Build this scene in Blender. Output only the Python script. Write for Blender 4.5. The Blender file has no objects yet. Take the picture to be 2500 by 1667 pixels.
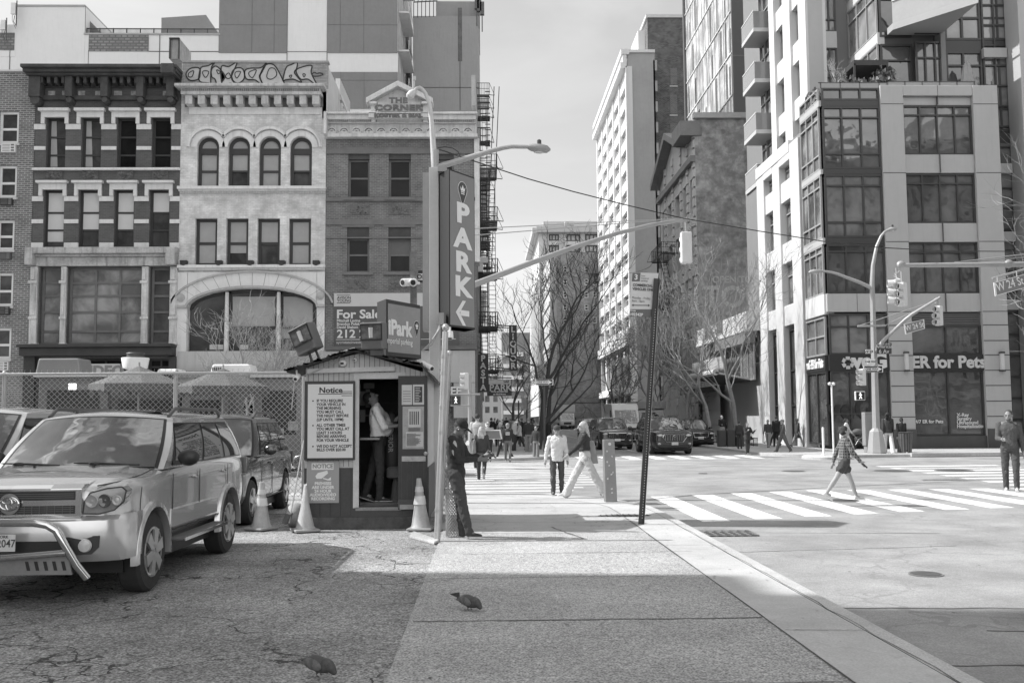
import bpy, bmesh, math, random
from mathutils import Vector, Matrix, Euler
R=math.radians; PI=math.pi
scene=bpy.context.scene; COL=scene.collection
# ------------------------------------------------------------ camera, sky, sun, exposure
FPX=2400.0; CAMH=1.7
yaw=math.atan(65/FPX); pit=math.atan(184.5/FPX); rol=0.0076
fw=Vector((math.sin(yaw)*math.cos(pit),math.cos(yaw)*math.cos(pit),math.sin(pit)))
r0=Vector((math.cos(yaw),-math.sin(yaw),0)); u0=r0.cross(fw)
up=(u0*math.cos(rol)+r0*math.sin(rol)).normalized(); rt=(r0*math.cos(rol)-u0*math.sin(rol)).normalized()
cam=bpy.data.cameras.new("camera"); camo=bpy.data.objects.new("camera",cam); COL.objects.link(camo)
cam.sensor_width=36; cam.lens=FPX/2500*36; cam.clip_end=2000; cam.clip_start=.05
M=Matrix((rt,up,-fw)).transposed().to_4x4(); M.translation=Vector((0,0,CAMH)); camo.matrix_world=M
scene.camera=camo
def at(px,py,Y=None,X=None,Z=None):
    d=fw*FPX+rt*(px-1250)+up*(833.5-py); o=Vector((0,0,CAMH))
    if Y is not None: t=Y/d.y
    elif X is not None: t=X/d.x
    else: t=(Z-CAMH)/d.z
    return o+d*t
SUN_EL=R(44); SHX,SHY=1.0,-0.15          # shadows fall towards (SHX,SHY)
az=math.atan2(-SHY,-SHX)
sd=Vector((math.cos(az)*math.cos(SUN_EL),math.sin(az)*math.cos(SUN_EL),math.sin(SUN_EL)))
sl=bpy.data.lights.new("sun","SUN"); sl.energy=4.1; sl.angle=R(.55); sl.color=(1,1,1)
so=bpy.data.objects.new("sun",sl); COL.objects.link(so); so.rotation_euler=sd.to_track_quat('Z','Y').to_euler(); so.location=sd*60
w=bpy.data.worlds.new("World"); scene.world=w; w.use_nodes=True; nt=w.node_tree; nt.nodes.clear()
N=nt.nodes.new; L=nt.links.new
sky=N('ShaderNodeTexSky'); sky.sky_type='NISHITA'; sky.sun_disc=False; sky.sun_elevation=SUN_EL; sky.sun_rotation=PI/2-az; sky.air_density=1.0; sky.dust_density=2.5; sky.altitude=10
bw=N('ShaderNodeRGBToBW'); L(sky.outputs[0],bw.inputs[0])
tc=N('ShaderNodeTexCoord'); mp=N('ShaderNodeMapping'); mp.inputs['Scale'].default_value=(1,1,3.2); L(tc.outputs['Generated'],mp.inputs[0])
nz=N('ShaderNodeTexNoise'); nz.inputs['Scale'].default_value=3.2; nz.inputs['Detail'].default_value=7; nz.inputs['Roughness'].default_value=.55; nz.inputs['Distortion'].default_value=.4; L(mp.outputs[0],nz.inputs[0])
rp=N('ShaderNodeValToRGB'); rp.color_ramp.elements[0].position=.47; rp.color_ramp.elements[0].color=(0,0,0,1); rp.color_ramp.elements[1].position=.72; rp.color_ramp.elements[1].color=(1,1,1,1); L(nz.outputs[0],rp.inputs[0])
mx=N('ShaderNodeMix'); mx.data_type='FLOAT'; sz_=N('ShaderNodeSeparateXYZ'); L(tc.outputs['Generated'],sz_.inputs[0]); cz=N('ShaderNodeMapRange'); cz.inputs[1].default_value=.35; cz.inputs[2].default_value=.8; cz.inputs[3].default_value=1; cz.inputs[4].default_value=4; L(sz_.outputs[2],cz.inputs[0]); cm=N('ShaderNodeMath'); cm.operation='MULTIPLY'; L(rp.outputs[0],cm.inputs[0]); L(cz.outputs[0],cm.inputs[1]); L(cm.outputs[0],mx.inputs[0]); mx.clamp_factor=False; dz=N('ShaderNodeMapRange'); dz.inputs[1].default_value=.45; dz.inputs[2].default_value=.75; dz.inputs[3].default_value=1; dz.inputs[4].default_value=.45; L(sz_.outputs[2],dz.inputs[0]); 
ml=N('ShaderNodeMath'); ml.operation='MULTIPLY'; L(bw.outputs[0],ml.inputs[0]); ml.inputs[1].default_value=.75
ad=N('ShaderNodeMath'); ad.operation='ADD'; L(ml.outputs[0],ad.inputs[0]); ad.inputs[1].default_value=1.38
ml2=N('ShaderNodeMath'); ml2.operation='ADD'; L(ad.outputs[0],ml2.inputs[0]); ml2.inputs[1].default_value=.55
dm=N('ShaderNodeMath'); dm.operation='MULTIPLY'; L(ad.outputs[0],dm.inputs[0]); L(dz.outputs[0],dm.inputs[1]); L(dm.outputs[0],mx.inputs[2]); L(ml2.outputs[0],mx.inputs[3])
bg=N('ShaderNodeBackground'); bg.inputs[1].default_value=.145; sx_=N('ShaderNodeSeparateXYZ'); L(tc.outputs['Generated'],sx_.inputs[0]); m1=N('ShaderNodeMath'); m1.operation='MULTIPLY'; L(sx_.outputs[1],m1.inputs[0]); m1.inputs[1].default_value=-6.0; m2=N('ShaderNodeMath'); m2.operation='MAXIMUM'; L(m1.outputs[0],m2.inputs[0]); m2.inputs[1].default_value=0; m3=N('ShaderNodeMath'); m3.operation='ADD'; L(mx.outputs[0],m3.inputs[0]); L(m2.outputs[0],m3.inputs[1]); L(m3.outputs[0],bg.inputs[0]); wo=N('ShaderNodeOutputWorld'); L(bg.outputs[0],wo.inputs[0])  # extra sky brightness added behind the camera to lift the shaded facades
scene.view_settings.view_transform='Standard'; scene.view_settings.look='None'; scene.view_settings.exposure=0.52; scene.view_settings.gamma=1
# ------------------------------------------------------------ materials (all greys: the photograph is monochrome)
MATS={}
def _base(name):
    m=bpy.data.materials.new(name); m.use_nodes=True; nt=m.node_tree; b=nt.nodes['Principled BSDF']; return m,nt,b
def mixv(nt,fac,a,b):
    x=nt.nodes.new('ShaderNodeMix'); x.data_type='FLOAT'
    for i,v in ((0,fac),(2,a),(3,b)):
        if isinstance(v,(int,float)): x.inputs[i].default_value=v
        else: nt.links.new(v,x.inputs[i])
    return x.outputs[0]
def mth(nt,op,a,b=0,c=None):
    x=nt.nodes.new('ShaderNodeMath'); x.operation=op
    for i,v in ((0,a),(1,b),(2,c)):
        if v is None: continue
        if isinstance(v,(int,float)): x.inputs[i].default_value=v
        else: nt.links.new(v,x.inputs[i])
    return x.outputs[0]
def noise(nt,vec,scale,detail=4,rough=.55,dist=0):
    x=nt.nodes.new('ShaderNodeTexNoise'); x.inputs['Scale'].default_value=scale; x.inputs['Detail'].default_value=detail; x.inputs['Roughness'].default_value=rough; x.inputs['Distortion'].default_value=dist
    nt.links.new(vec,x.inputs['Vector']); return x.outputs[0]
def ramp(nt,v,a,b):
    x=nt.nodes.new('ShaderNodeMapRange'); x.inputs[1].default_value=a; x.inputs[2].default_value=b; nt.links.new(v,x.inputs[0]); return x.outputs[0]
def vecs(nt):
    t=nt.nodes.new('ShaderNodeTexCoord'); return t.outputs['Object']
def scl(nt,vec,s):
    m=nt.nodes.new('ShaderNodeMapping'); m.inputs['Scale'].default_value=s; nt.links.new(vec,m.inputs[0]); return m.outputs[0]
def bump(nt,b,h,strength,dist=.02):
    x=nt.nodes.new('ShaderNodeBump'); x.inputs['Strength'].default_value=strength; x.inputs['Distance'].default_value=dist; nt.links.new(h,x.inputs['Height']); nt.links.new(x.outputs[0],b.inputs['Normal'])
def mat(v,rough=.7,nz=.12,sc=3.0,bmp=.15,metal=0,streak=0,coat=0,key=None,spec=.5):
    k=('p',v,rough,nz,sc,bmp,metal,streak,coat,key,spec)
    if k in MATS: return MATS[k]
    m,nt,b=_base('grey_%d'%int(v*1000)); b.inputs['Roughness'].default_value=rough; b.inputs['Metallic'].default_value=metal; b.inputs['Coat Weight'].default_value=coat; b.inputs['Specular IOR Level'].default_value=spec
    b.inputs['Coat Roughness'].default_value=.04
    vec=vecs(nt); n1=noise(nt,vec,sc,5,.6); n2=noise(nt,vec,sc*9,3,.6)
    s=mth(nt,'ADD',mth(nt,'MULTIPLY',n1,.65),mth(nt,'MULTIPLY',n2,.35)); s=ramp(nt,s,.3,.7)
    val=mixv(nt,s,v*(1-nz),v*(1+nz))
    if streak:
        n3=noise(nt,scl(nt,vec,(3,3,.25)),2.2,4,.6); n4=ramp(nt,n3,.5,.72); val=mixv(nt,mth(nt,'MULTIPLY',n4,streak),val,v*.45)
    nt.links.new(val,b.inputs['Base Color'])
    if bmp: bump(nt,b,n2,bmp)
    MATS[k]=m; return m
def brick(v,mort,bw_=.24,rh=.085,ms=.012,nz=.2,streak=0,stain=0,sv=.6,key=None):
    k=('b',v,mort,bw_,rh,ms,nz,streak,stain,sv,key)
    if k in MATS: return MATS[k]
    m,nt,b=_base('brick_%d'%int(v*1000)); b.inputs['Roughness'].default_value=.85
    vec=vecs(nt); sp=nt.nodes.new('ShaderNodeSeparateXYZ'); nt.links.new(vec,sp.inputs[0]); cb=nt.nodes.new('ShaderNodeCombineXYZ')
    nt.links.new(mth(nt,'ADD',sp.outputs[0],sp.outputs[1]),cb.inputs[0]); nt.links.new(sp.outputs[2],cb.inputs[1])
    t=nt.nodes.new('ShaderNodeTexBrick'); t.inputs['Scale'].default_value=1; t.inputs['Brick Width'].default_value=bw_; t.inputs['Row Height'].default_value=rh; t.inputs['Mortar Size'].default_value=ms; t.inputs['Bias'].default_value=0
    for i,c in ((1,v*(1-nz)),(2,v*(1+nz)),(3,mort)): t.inputs[i].default_value=(c,c,c,1)
    nt.links.new(cb.outputs[0],t.inputs[0])
    n1=noise(nt,vec,1.1,6,.65); val=mixv(nt,ramp(nt,n1,.35,.7),1-.16-stain*.5,1+.1)
    c=mth(nt,'MULTIPLY',t.outputs[0],val)
    if stain:
        n2=noise(nt,vec,.55,7,.7,.6); c=mixv(nt,mth(nt,'MULTIPLY',ramp(nt,n2,.5,.62),stain),c,v*sv)
    if streak:
        n3=noise(nt,scl(nt,vec,(3,3,.2)),1.6,5,.6); c=mixv(nt,mth(nt,'MULTIPLY',ramp(nt,n3,.52,.75),streak),c,v*.5)
    nt.links.new(c,b.inputs['Base Color']); bump(nt,b,t.outputs[1],-.35,.01); MATS[k]=m; return m
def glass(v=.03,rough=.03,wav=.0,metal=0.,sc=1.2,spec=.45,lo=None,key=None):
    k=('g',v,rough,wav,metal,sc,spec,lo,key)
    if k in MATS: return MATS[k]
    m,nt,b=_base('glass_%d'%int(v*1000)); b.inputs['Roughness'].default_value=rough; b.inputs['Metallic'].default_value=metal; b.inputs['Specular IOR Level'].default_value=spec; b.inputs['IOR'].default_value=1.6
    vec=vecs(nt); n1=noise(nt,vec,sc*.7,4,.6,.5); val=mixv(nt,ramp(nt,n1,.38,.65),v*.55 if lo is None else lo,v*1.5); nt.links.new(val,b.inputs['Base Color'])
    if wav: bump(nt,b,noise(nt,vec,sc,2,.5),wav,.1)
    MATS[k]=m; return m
def ground_mat(v,speck=.35,crack=0,csc=.6,patch=.2,fine=90,key=None,rough=.9,dark=.35):
    k=('gr',v,speck,crack,csc,patch,fine,key)
    if k in MATS: return MATS[k]
    m,nt,b=_base('ground_%d'%int(v*1000)); b.inputs['Roughness'].default_value=rough; b.inputs['Specular IOR Level'].default_value=.25
    vec=vecs(nt); n1=noise(nt,vec,fine,2,.6); n0=noise(nt,vec,fine*.28,3,.7); n2=noise(nt,vec,.6,6,.62); n3=noise(nt,vec,4,5,.6)
    val=mixv(nt,ramp(nt,n1,.32,.68),v*(1-speck),v*(1+speck)); val=mth(nt,'MULTIPLY',val,mixv(nt,ramp(nt,n0,.35,.65),1-speck*.35,1+speck*.35))
    val=mth(nt,'MULTIPLY',val,mixv(nt,ramp(nt,n2,.33,.67),1-patch,1+patch)); val=mth(nt,'MULTIPLY',val,mixv(nt,n3,.88,1.12))
    h=n1
    if crack:
        wv=nt.nodes.new('ShaderNodeVectorMath'); wv.operation='MULTIPLY_ADD'; nn=nt.nodes.new('ShaderNodeTexNoise'); nn.inputs['Scale'].default_value=1.6; nn.inputs['Detail'].default_value=6; nt.links.new(vec,nn.inputs[0])
        nt.links.new(nn.outputs[1],wv.inputs[0]); wv.inputs[1].default_value=(.9,.9,.9); nt.links.new(vec,wv.inputs[2])
        vo=nt.nodes.new('ShaderNodeTexVoronoi'); vo.feature='DISTANCE_TO_EDGE'; vo.inputs['Scale'].default_value=csc; nt.links.new(wv.outputs[0],vo.inputs[0])
        vo2=nt.nodes.new('ShaderNodeTexVoronoi'); vo2.feature='DISTANCE_TO_EDGE'; vo2.inputs['Scale'].default_value=csc*3.6; nt.links.new(wv.outputs[0],vo2.inputs[0])
        e=mth(nt,'LESS_THAN',vo.outputs[0],.006*csc/.6); e2=mth(nt,'LESS_THAN',vo2.outputs[0],.022); mk=ramp(nt,noise(nt,vec,.35,3,.5),.52,.6); mk0=ramp(nt,noise(nt,vec,.8,4,.6),.42,.5)
        e=mth(nt,'MAXIMUM',mth(nt,'MULTIPLY',e,mk0),mth(nt,'MULTIPLY',e2,mk)); val=mixv(nt,mth(nt,'MULTIPLY',e,crack),val,v*dark)
    nt.links.new(val,b.inputs['Base Color']); bump(nt,b,h,.5,.006); MATS[k]=m; return m
# ------------------------------------------------------------ object helpers
def tag(o,label=None,cat=None,group=None,kind=None):
    if label: o['label']=label
    if cat: o['category']=cat
    if group: o['group']=group
    if kind: o['kind']=kind
    return o
def thing(name,loc=(0,0,0),label=None,cat=None,group=None,rz=0,rot=None,sc=None):
    o=bpy.data.objects.new(name,None); COL.objects.link(o); o.empty_display_size=.2; o.location=loc; o.rotation_euler=rot if rot else (0,0,rz)
    if sc: o.scale=(sc,sc,sc)
    return tag(o,label,cat,group)
class MB:
    def __init__(s): s.v=[]; s.f=[]; s.mi=[]; s.cur=0
    def add(s,vs,fs):
        b=len(s.v); s.v+=[tuple(v) for v in vs]; s.f+=[tuple(i+b for i in f) for f in fs]; s.mi+=[s.cur]*len(fs); return s
    def box(s,x0,x1,y0,y1,z0,z1):
        if x0>x1: x0,x1=x1,x0
        if y0>y1: y0,y1=y1,y0
        if z0>z1: z0,z1=z1,z0
        return s.add([(x0,y0,z0),(x1,y0,z0),(x1,y1,z0),(x0,y1,z0),(x0,y0,z1),(x1,y0,z1),(x1,y1,z1),(x0,y1,z1)],[(0,3,2,1),(4,5,6,7),(0,1,5,4),(1,2,6,5),(2,3,7,6),(3,0,4,7)])
    def obox(s,c,d,rot=(0,0,0),tap=1.0):
        m=Euler(rot).to_matrix(); hx,hy,hz=d[0]/2,d[1]/2,d[2]/2; vs=[]
        for z in (-1,1):
            t=tap if z>0 else 1
            for x,y in ((-1,-1),(1,-1),(1,1),(-1,1)): vs.append(Vector(c)+m@Vector((x*hx*t,y*hy*t,z*hz)))
        return s.add(vs,[(0,3,2,1),(4,5,6,7),(0,1,5,4),(1,2,6,5),(2,3,7,6),(3,0,4,7)])
    def quad(s,a,b,c,d): return s.add([a,b,c,d],[(0,1,2,3)])
    def poly(s,pts): return s.add(pts,[tuple(range(len(pts)))])
    def prism(s,pts,d):
        d=Vector(d); n=len(pts); a=[Vector(p) for p in pts]; b=[p+d for p in a]
        return s.add(a+b,[tuple(range(n))[::-1],tuple(range(n,2*n))]+[(i,(i+1)%n,(i+1)%n+n,i+n) for i in range(n)])
    def tube(s,pts,rs,n=8,cap=True,flat=None):
        pts=[Vector(p) for p in pts]; k=len(pts)
        if isinstance(rs,(int,float)): rs=[rs]*k
        vs=[]; prev=None
        for i,p in enumerate(pts):
            t=(pts[min(i+1,k-1)]-pts[max(i-1,0)])
            if t.length<1e-9: t=Vector((0,0,1))
            t.normalize()
            if prev is None: a=t.orthogonal().normalized() if abs(t.z)<.9 else Vector((1,0,0)); a=(a-t*a.dot(t)).normalized()
            else: a=(prev-t*prev.dot(t)).normalized()
            prev=a; b=t.cross(a)
            for j in range(n):
                g=2*PI*(j+.5)/n; vs.append(p+(a*math.cos(g)+b*math.sin(g))*rs[i])
        fs=[]
        for i in range(k-1):
            for j in range(n):
                q=(j+1)%n; fs.append((i*n+j,i*n+q,(i+1)*n+q,(i+1)*n+j))
        if cap: fs+=[tuple(range(n))[::-1],tuple((k-1)*n+j for j in range(n))]
        return s.add(vs,fs)
    def lathe(s,c,prof,n=16,axis='Z',arc=2*PI):
        vs=[];k=len(prof); c=Vector(c)
        for r,z in prof:
            for j in range(n):
                g=arc*j/n; p=(r*math.cos(g),r*math.sin(g),z)
                if axis=='Y': p=(p[0],p[2],p[1])
                if axis=='X': p=(p[2],p[0],p[1])
                vs.append(c+Vector(p))
        fs=[(i*n+j,i*n+(j+1)%n,(i+1)*n+(j+1)%n,(i+1)*n+j) for i in range(k-1) for j in range(n)]
        fs+=[tuple(range(n))[::-1],tuple((k-1)*n+j for j in range(n))]
        return s.add(vs,fs)
    def ell(s,c,r,n=12,m=8,rot=None):
        if isinstance(r,(int,float)): r=(r,r,r)
        mm=Euler(rot).to_matrix() if rot is not None and not isinstance(rot,Matrix) else rot; c=Vector(c)
        vs=[(0,0,-r[2])]
        for i in range(1,m):
            t=-PI/2+PI*i/m
            for j in range(n): g=2*PI*j/n; vs.append((r[0]*math.cos(t)*math.cos(g),r[1]*math.cos(t)*math.sin(g),r[2]*math.sin(t)))
        vs.append((0,0,r[2])); vs=[c+(mm@Vector(v) if mm is not None else Vector(v)) for v in vs]
        fs=[(0,1+(j+1)%n,1+j) for j in range(n)]
        for i in range(m-2):
            for j in range(n): a=1+i*n+j; b=1+i*n+(j+1)%n; fs.append((a,b,b+n,a+n))
        T=len(vs)-1; fs+=[(T,1+(m-2)*n+j,1+(m-2)*n+(j+1)%n) for j in range(n)]
        return s.add(vs,fs)
    def caps(s,a,b,ra,rb,n=12):
        a=Vector(a); b=Vector(b); s.tube([a,b],[ra,rb],n); s.ell(a,ra,n,8); s.ell(b,rb,n,8); return s
    def merge(s,o,m=None):
        s.add([m@Vector(v) if m else v for v in o.v],o.f); return s
    def mesh(s,name='mesh',mats=None,smooth=None):
        me=bpy.data.meshes.new(name); me.from_pydata(s.v,[],s.f)
        if mats:
            for m in (mats if isinstance(mats,(list,tuple)) else [mats]): me.materials.append(m)
            if isinstance(mats,(list,tuple)) and len(mats)>1: me.polygons.foreach_set('material_index',s.mi)
        bm=bmesh.new(); bm.from_mesh(me)
        if smooth=='weld': bmesh.ops.remove_doubles(bm,verts=bm.verts,dist=1e-4)
        if len(bm.faces)<60000: bmesh.ops.recalc_face_normals(bm,faces=bm.faces)
        bm.to_mesh(me); bm.free()
        if smooth:
            me.polygons.foreach_set('use_smooth',[True]*len(me.polygons))
            try: me.set_sharp_from_angle(angle=R(38))
            except Exception: pass
        me.update(); return me
    def build(s,name,mats,parent=None,smooth=None,bevel=0,world=False,sub=0,seg=2,loc=None,rz=0):
        if world and parent is not None:
            pl=Vector((0,0,0)); q=parent
            while q is not None: pl+=q.location; q=q.parent
            s.v=[(v[0]-pl.x,v[1]-pl.y,v[2]-pl.z) for v in s.v]
        me=s.mesh(name,mats,smooth); o=bpy.data.objects.new(name,me); COL.objects.link(o)
        if parent is not None: o.parent=parent
        if loc is not None: o.location=loc; o.rotation_euler=(0,0,rz)
        if bevel:
            b=o.modifiers.new('bevel','BEVEL'); b.width=bevel; b.segments=seg; b.limit_method='ANGLE'; b.angle_limit=R(40)
        if sub: m=o.modifiers.new('sub','SUBSURF'); m.levels=sub; m.render_levels=sub
        return o
def bmesh_obj(name,mb,mats,parent=None,**k): return mb.build(name,mats,parent,**k)
def copy_tree(o,parent=None):
    c=o.copy(); COL.objects.link(c); c.parent=parent
    for ch in list(o.children): copy_tree(ch,c)
    return c
class Fac:
    """a facade frame: u runs along it, z is up, d is out of the wall"""
    def __init__(s,O,u,n): s.O=Vector(O); s.u=Vector(u).normalized(); s.n=Vector(n).normalized()
    def p(s,u,z,d=0): return s.O+s.u*u+s.n*d+Vector((0,0,z))
    def box(s,mb,u0,u1,z0,z1,d0,d1):
        P=s.p; return mb.add([P(u0,z0,d0),P(u1,z0,d0),P(u1,z0,d1),P(u0,z0,d1),P(u0,z1,d0),P(u1,z1,d0),P(u1,z1,d1),P(u0,z1,d1)],[(0,3,2,1),(4,5,6,7),(0,1,5,4),(1,2,6,5),(2,3,7,6),(3,0,4,7)])
    def wall(s,mb,u0,u1,z0,z1,holes=(),rev=.3,d=0):
        us=sorted(set([u0,u1]+[h[i] for h in holes for i in (0,1)])); zs=sorted(set([z0,z1]+[h[i] for h in holes for i in (2,3)]))
        us=[x for x in us if u0-1e-6<=x<=u1+1e-6]; zs=[x for x in zs if z0-1e-6<=x<=z1+1e-6]
        for a,b in zip(us,us[1:]):
            run=None
            for c,e in zip(zs,zs[1:]):
                mu,mz=(a+b)/2,(c+e)/2
                hole=any(h[0]<mu<h[1] and h[2]<mz<h[3] for h in holes)
                if not hole:
                    if run is None: run=c
                    last=e
                if (hole or e==zs[-1]) and run is not None:
                    top=c if hole else e
                    mb.quad(s.p(a,run,d),s.p(b,run,d),s.p(b,top,d),s.p(a,top,d)); run=None
        for h in holes:
            a,b,c,e=h[:4]
            mb.quad(s.p(a,c,d),s.p(b,c,d),s.p(b,c,d-rev),s.p(a,c,d-rev)); mb.quad(s.p(a,e,d),s.p(b,e,d),s.p(b,e,d-rev),s.p(a,e,d-rev))
            mb.quad(s.p(a,c,d),s.p(a,e,d),s.p(a,e,d-rev),s.p(a,c,d-rev)); mb.quad(s.p(b,c,d),s.p(b,e,d),s.p(b,e,d-rev),s.p(b,c,d-rev))
        return mb
def px_front(x0,y0,x1,y1,Y):
    ym=(y0+y1)/2; xm=(x0+x1)/2; a=at(x0,ym,Y=Y); b=at(x1,ym,Y=Y); c=at(xm,y1,Y=Y); d=at(xm,y0,Y=Y)
    return (a.x,b.x,c.z,d.z)
def window(par,F,r,gm,fm,fw_=.07,rec=.22,rails=(),mull=(),blind=None,bm_=None,sill=None,sm=None,wav=0,name='window',fd=.06):
    u0,u1,z0,z1=r; mb=MB(); mb.quad(F.p(u0,z0,-rec),F.p(u1,z0,-rec),F.p(u1,z1,-rec),F.p(u0,z1,-rec)); o=mb.build(name,gm,par,world=True)
    f=MB(); a=-rec+.003; b=-rec+fd
    F.box(f,u0,u0+fw_,z0,z1,a,b); F.box(f,u1-fw_,u1,z0,z1,a,b); F.box(f,u0+fw_,u1-fw_,z0,z0+fw_,a,b); F.box(f,u0+fw_,u1-fw_,z1-fw_,z1,a,b)
    for t in mull: x=u0+(u1-u0)*t; F.box(f,x-fw_*.45,x+fw_*.45,z0+fw_,z1-fw_,a,b-.004)
    for t in rails: z=z0+(z1-z0)*t; F.box(f,u0+fw_,u1-fw_,z-fw_*.45,z+fw_*.45,a,b-.008)
    f.build('frame',fm,o,world=True)
    if blind:
        t0,t1=blind; q=MB(); zz0=z0+(z1-z0)*t0; zz1=z0+(z1-z0)*t1; q.quad(F.p(u0+fw_,zz0,-rec+.012),F.p(u1-fw_,zz0,-rec+.012),F.p(u1-fw_,zz1,-rec+.012),F.p(u0+fw_,zz1,-rec+.012)); q.build('blind',bm_ or BLIND,o,world=True)
    if sill: q=MB(); F.box(q,u0-sill,u1+sill,z0-.12,z0,-.02,.09); q.build('sill',sm or fm,o,world=True)
    return o
FONTC=None
def text(par,s,size,m,loc,rot,name='lettering',ext=.01,bold=0,align='CENTER',sx=1.0,shear=0,sp=1.0,line=1.0):
    """writing as real extruded letters, built-in font"""
    c=bpy.data.curves.new(name,'FONT'); c.body=s; c.size=size; c.extrude=ext; c.offset=bold; c.align_x=align; c.align_y='CENTER'; c.shear=shear; c.space_character=sp; c.resolution_u=3; c.space_line=line
    t=bpy.data.objects.new('tmp',c); COL.objects.link(t); dg=bpy.context.evaluated_depsgraph_get(); dg.update(); me=bpy.data.meshes.new_from_object(t.evaluated_get(dg)); bpy.data.objects.remove(t); bpy.data.curves.remove(c)
    me.materials.clear(); me.materials.append(m); o=bpy.data.objects.new(name,me); COL.objects.link(o)
    if par is not None: o.parent=par
    o.location=loc; o.rotation_euler=rot; o.scale=(sx,1,1); return o
BLIND=mat(.42,.35,.06,2,0,coat=.4)
DARKIN=mat(.012,.9,.2,2,0)
WHITE=mat(.75,.5,.06,3,.05); OFFW=mat(.55,.55,.1,3,.08); BLACK=mat(.025,.5,.15,3,.05); STEEL=mat(.38,.42,.1,4,.05,metal=.55); DKSTEEL=mat(.06,.5,.15,4,.05)
# ------------------------------------------------------------ ground, roads, pavements
ROAD=-.12
asph=ground_mat(.29,.2,.4,.25,.24,60,key='road',dark=.55)
mb=MB(); mb.quad((-400,-200,ROAD),(500,-200,ROAD),(500,900,ROAD),(-400,900,ROAD)); tag(mb.build('road',asph),kind='structure')
def arc(cx,cy,r,a0,a1,n=10): return [(cx+r*math.cos(R(a0+(a1-a0)*i/n)),cy+r*math.sin(R(a0+(a1-a0)*i/n))) for i in range(n+1)]
def slab(name,pts,z0,z1,m):
    mb=MB(); mb.prism([(x,y,z0) for x,y in pts],(0,0,z1-z0)); return tag(mb.build(name,m,bevel=.012),kind='structure')
def offs(pts,d):   # inset of an open kerb line towards its left side
    out=[]
    for i,p in enumerate(pts):
        a=Vector(pts[max(i-1,0)]); b=Vector(pts[min(i+1,len(pts)-1)]); t=(b-a).normalized(); out.append((p[0]-t.y*d,p[1]+t.x*d))
    return out
kerbm=ground_mat(.46,.22,.0,.6,.16,60,key='kerb'); conc=ground_mat(.47,.1,.18,.5,.12,50,key='conc',dark=.5); agg=ground_mat(.37,.58,.4,.4,.16,62,key='agg',dark=.4); lotm=ground_mat(.27,.7,1.0,.62,.3,55,key='lot',dark=.22)
# near corner: kerb line runs along 24th and turns into the avenue
K1=[(3.15,-30),(3.15,0),(3.15,10),(3.15,17.6)]+arc(-1.6,18.2,4.75,0,90,12)[1:]+[(-6,23.0),(-90,23.4)]
mb=MB(); inn=offs(K1,.16)
for i in range(len(K1)-1):
    a,b,c,d=K1[i],K1[i+1],inn[i+1],inn[i]; mb.quad((*a,.0),(*b,.0),(*c,.0),(*d,.0)); mb.quad((*a,ROAD-.05),(*b,ROAD-.05),(*b,.0),(*a,.0))
tag(mb.build('kerb',kerbm),kind='structure')
band=offs(K1,.165); b2=offs(K1,.80)
mb=MB()
for i in range(len(K1)-1): mb.quad((*band[i],-.002),(*band[i+1],-.002),(*b2[i+1],-.002),(*b2[i],-.002))
tag(mb.build('pavement_edge',conc),kind='structure')
b3=offs(K1,.81)
mb=MB(); mb.poly([(x,y,-.004) for x,y in b3]+[(-90,18,-.004),(-.66,18,-.004),(-.66,-30,-.004)]); tag(mb.build('pavement',agg),kind='structure')
mb=MB(); mb.box(-90,-.66,-30,18.2,-.3,-.012); tag(mb.build('parking_lot',lotm),kind='structure')
corn=MB(); corn.poly([(x,y,-.0015) for x,y in [(2.32,14.6)]+offs(K1,.82)[3:16]+[(-1.4,22.1),(-.62,14.7)]]); tag(corn.build('corner_pavement',ground_mat(.42,.12,.5,.45,.14,50,key='corner',dark=.35)),kind='structure')
# pavement joints (real grooves would be thinner than a pixel: dark sealed joints)
jm=mat(.11,.9,.3,6,0)
mb=MB(); rnd=random.Random(3)
def joint(p,q,wd,z=.0015,seg=14,wob=.012):
    p=Vector((*p,z)); q=Vector((*q,z)); d=(q-p); n=Vector((-d.y,d.x,0)).normalized(); prev=None
    for i in range(seg+1):
        c=p+d*i/seg+n*rnd.uniform(-wob,wob); w_=wd*rnd.uniform(.6,1.3)/2
        if prev: mb.quad(prev[0],c-n*w_,c+n*w_,prev[1])
        prev=(c-n*w_,c+n*w_)
for y,x0,x1 in ((8.42,-.62,2.33),(12.45,-.3,2.6),(6.35,-.64,2.3),(10.6,-.64,2.33)): joint((x0,y),(x1,y+rnd.uniform(-.05,.05)),.014 if y!=8.42 else .022)
for y in (7.9,13.1): joint((2.37,y),(3.0,y-.06),.012,.004)
joint((2.34,3),(2.34,16.2),.010); joint((3.0,3),(3.0,16.4),.009,.004,40,.018)
joint((1.0,15.4),(1.35,13.9),.03,.003); joint((-.5,16.2),(2.2,15.9),.014,.003); joint((-1.5,18.8),(2.5,18.5),.012,.003)
tag(mb.build('pavement_joints',jm),kind='structure')
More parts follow.
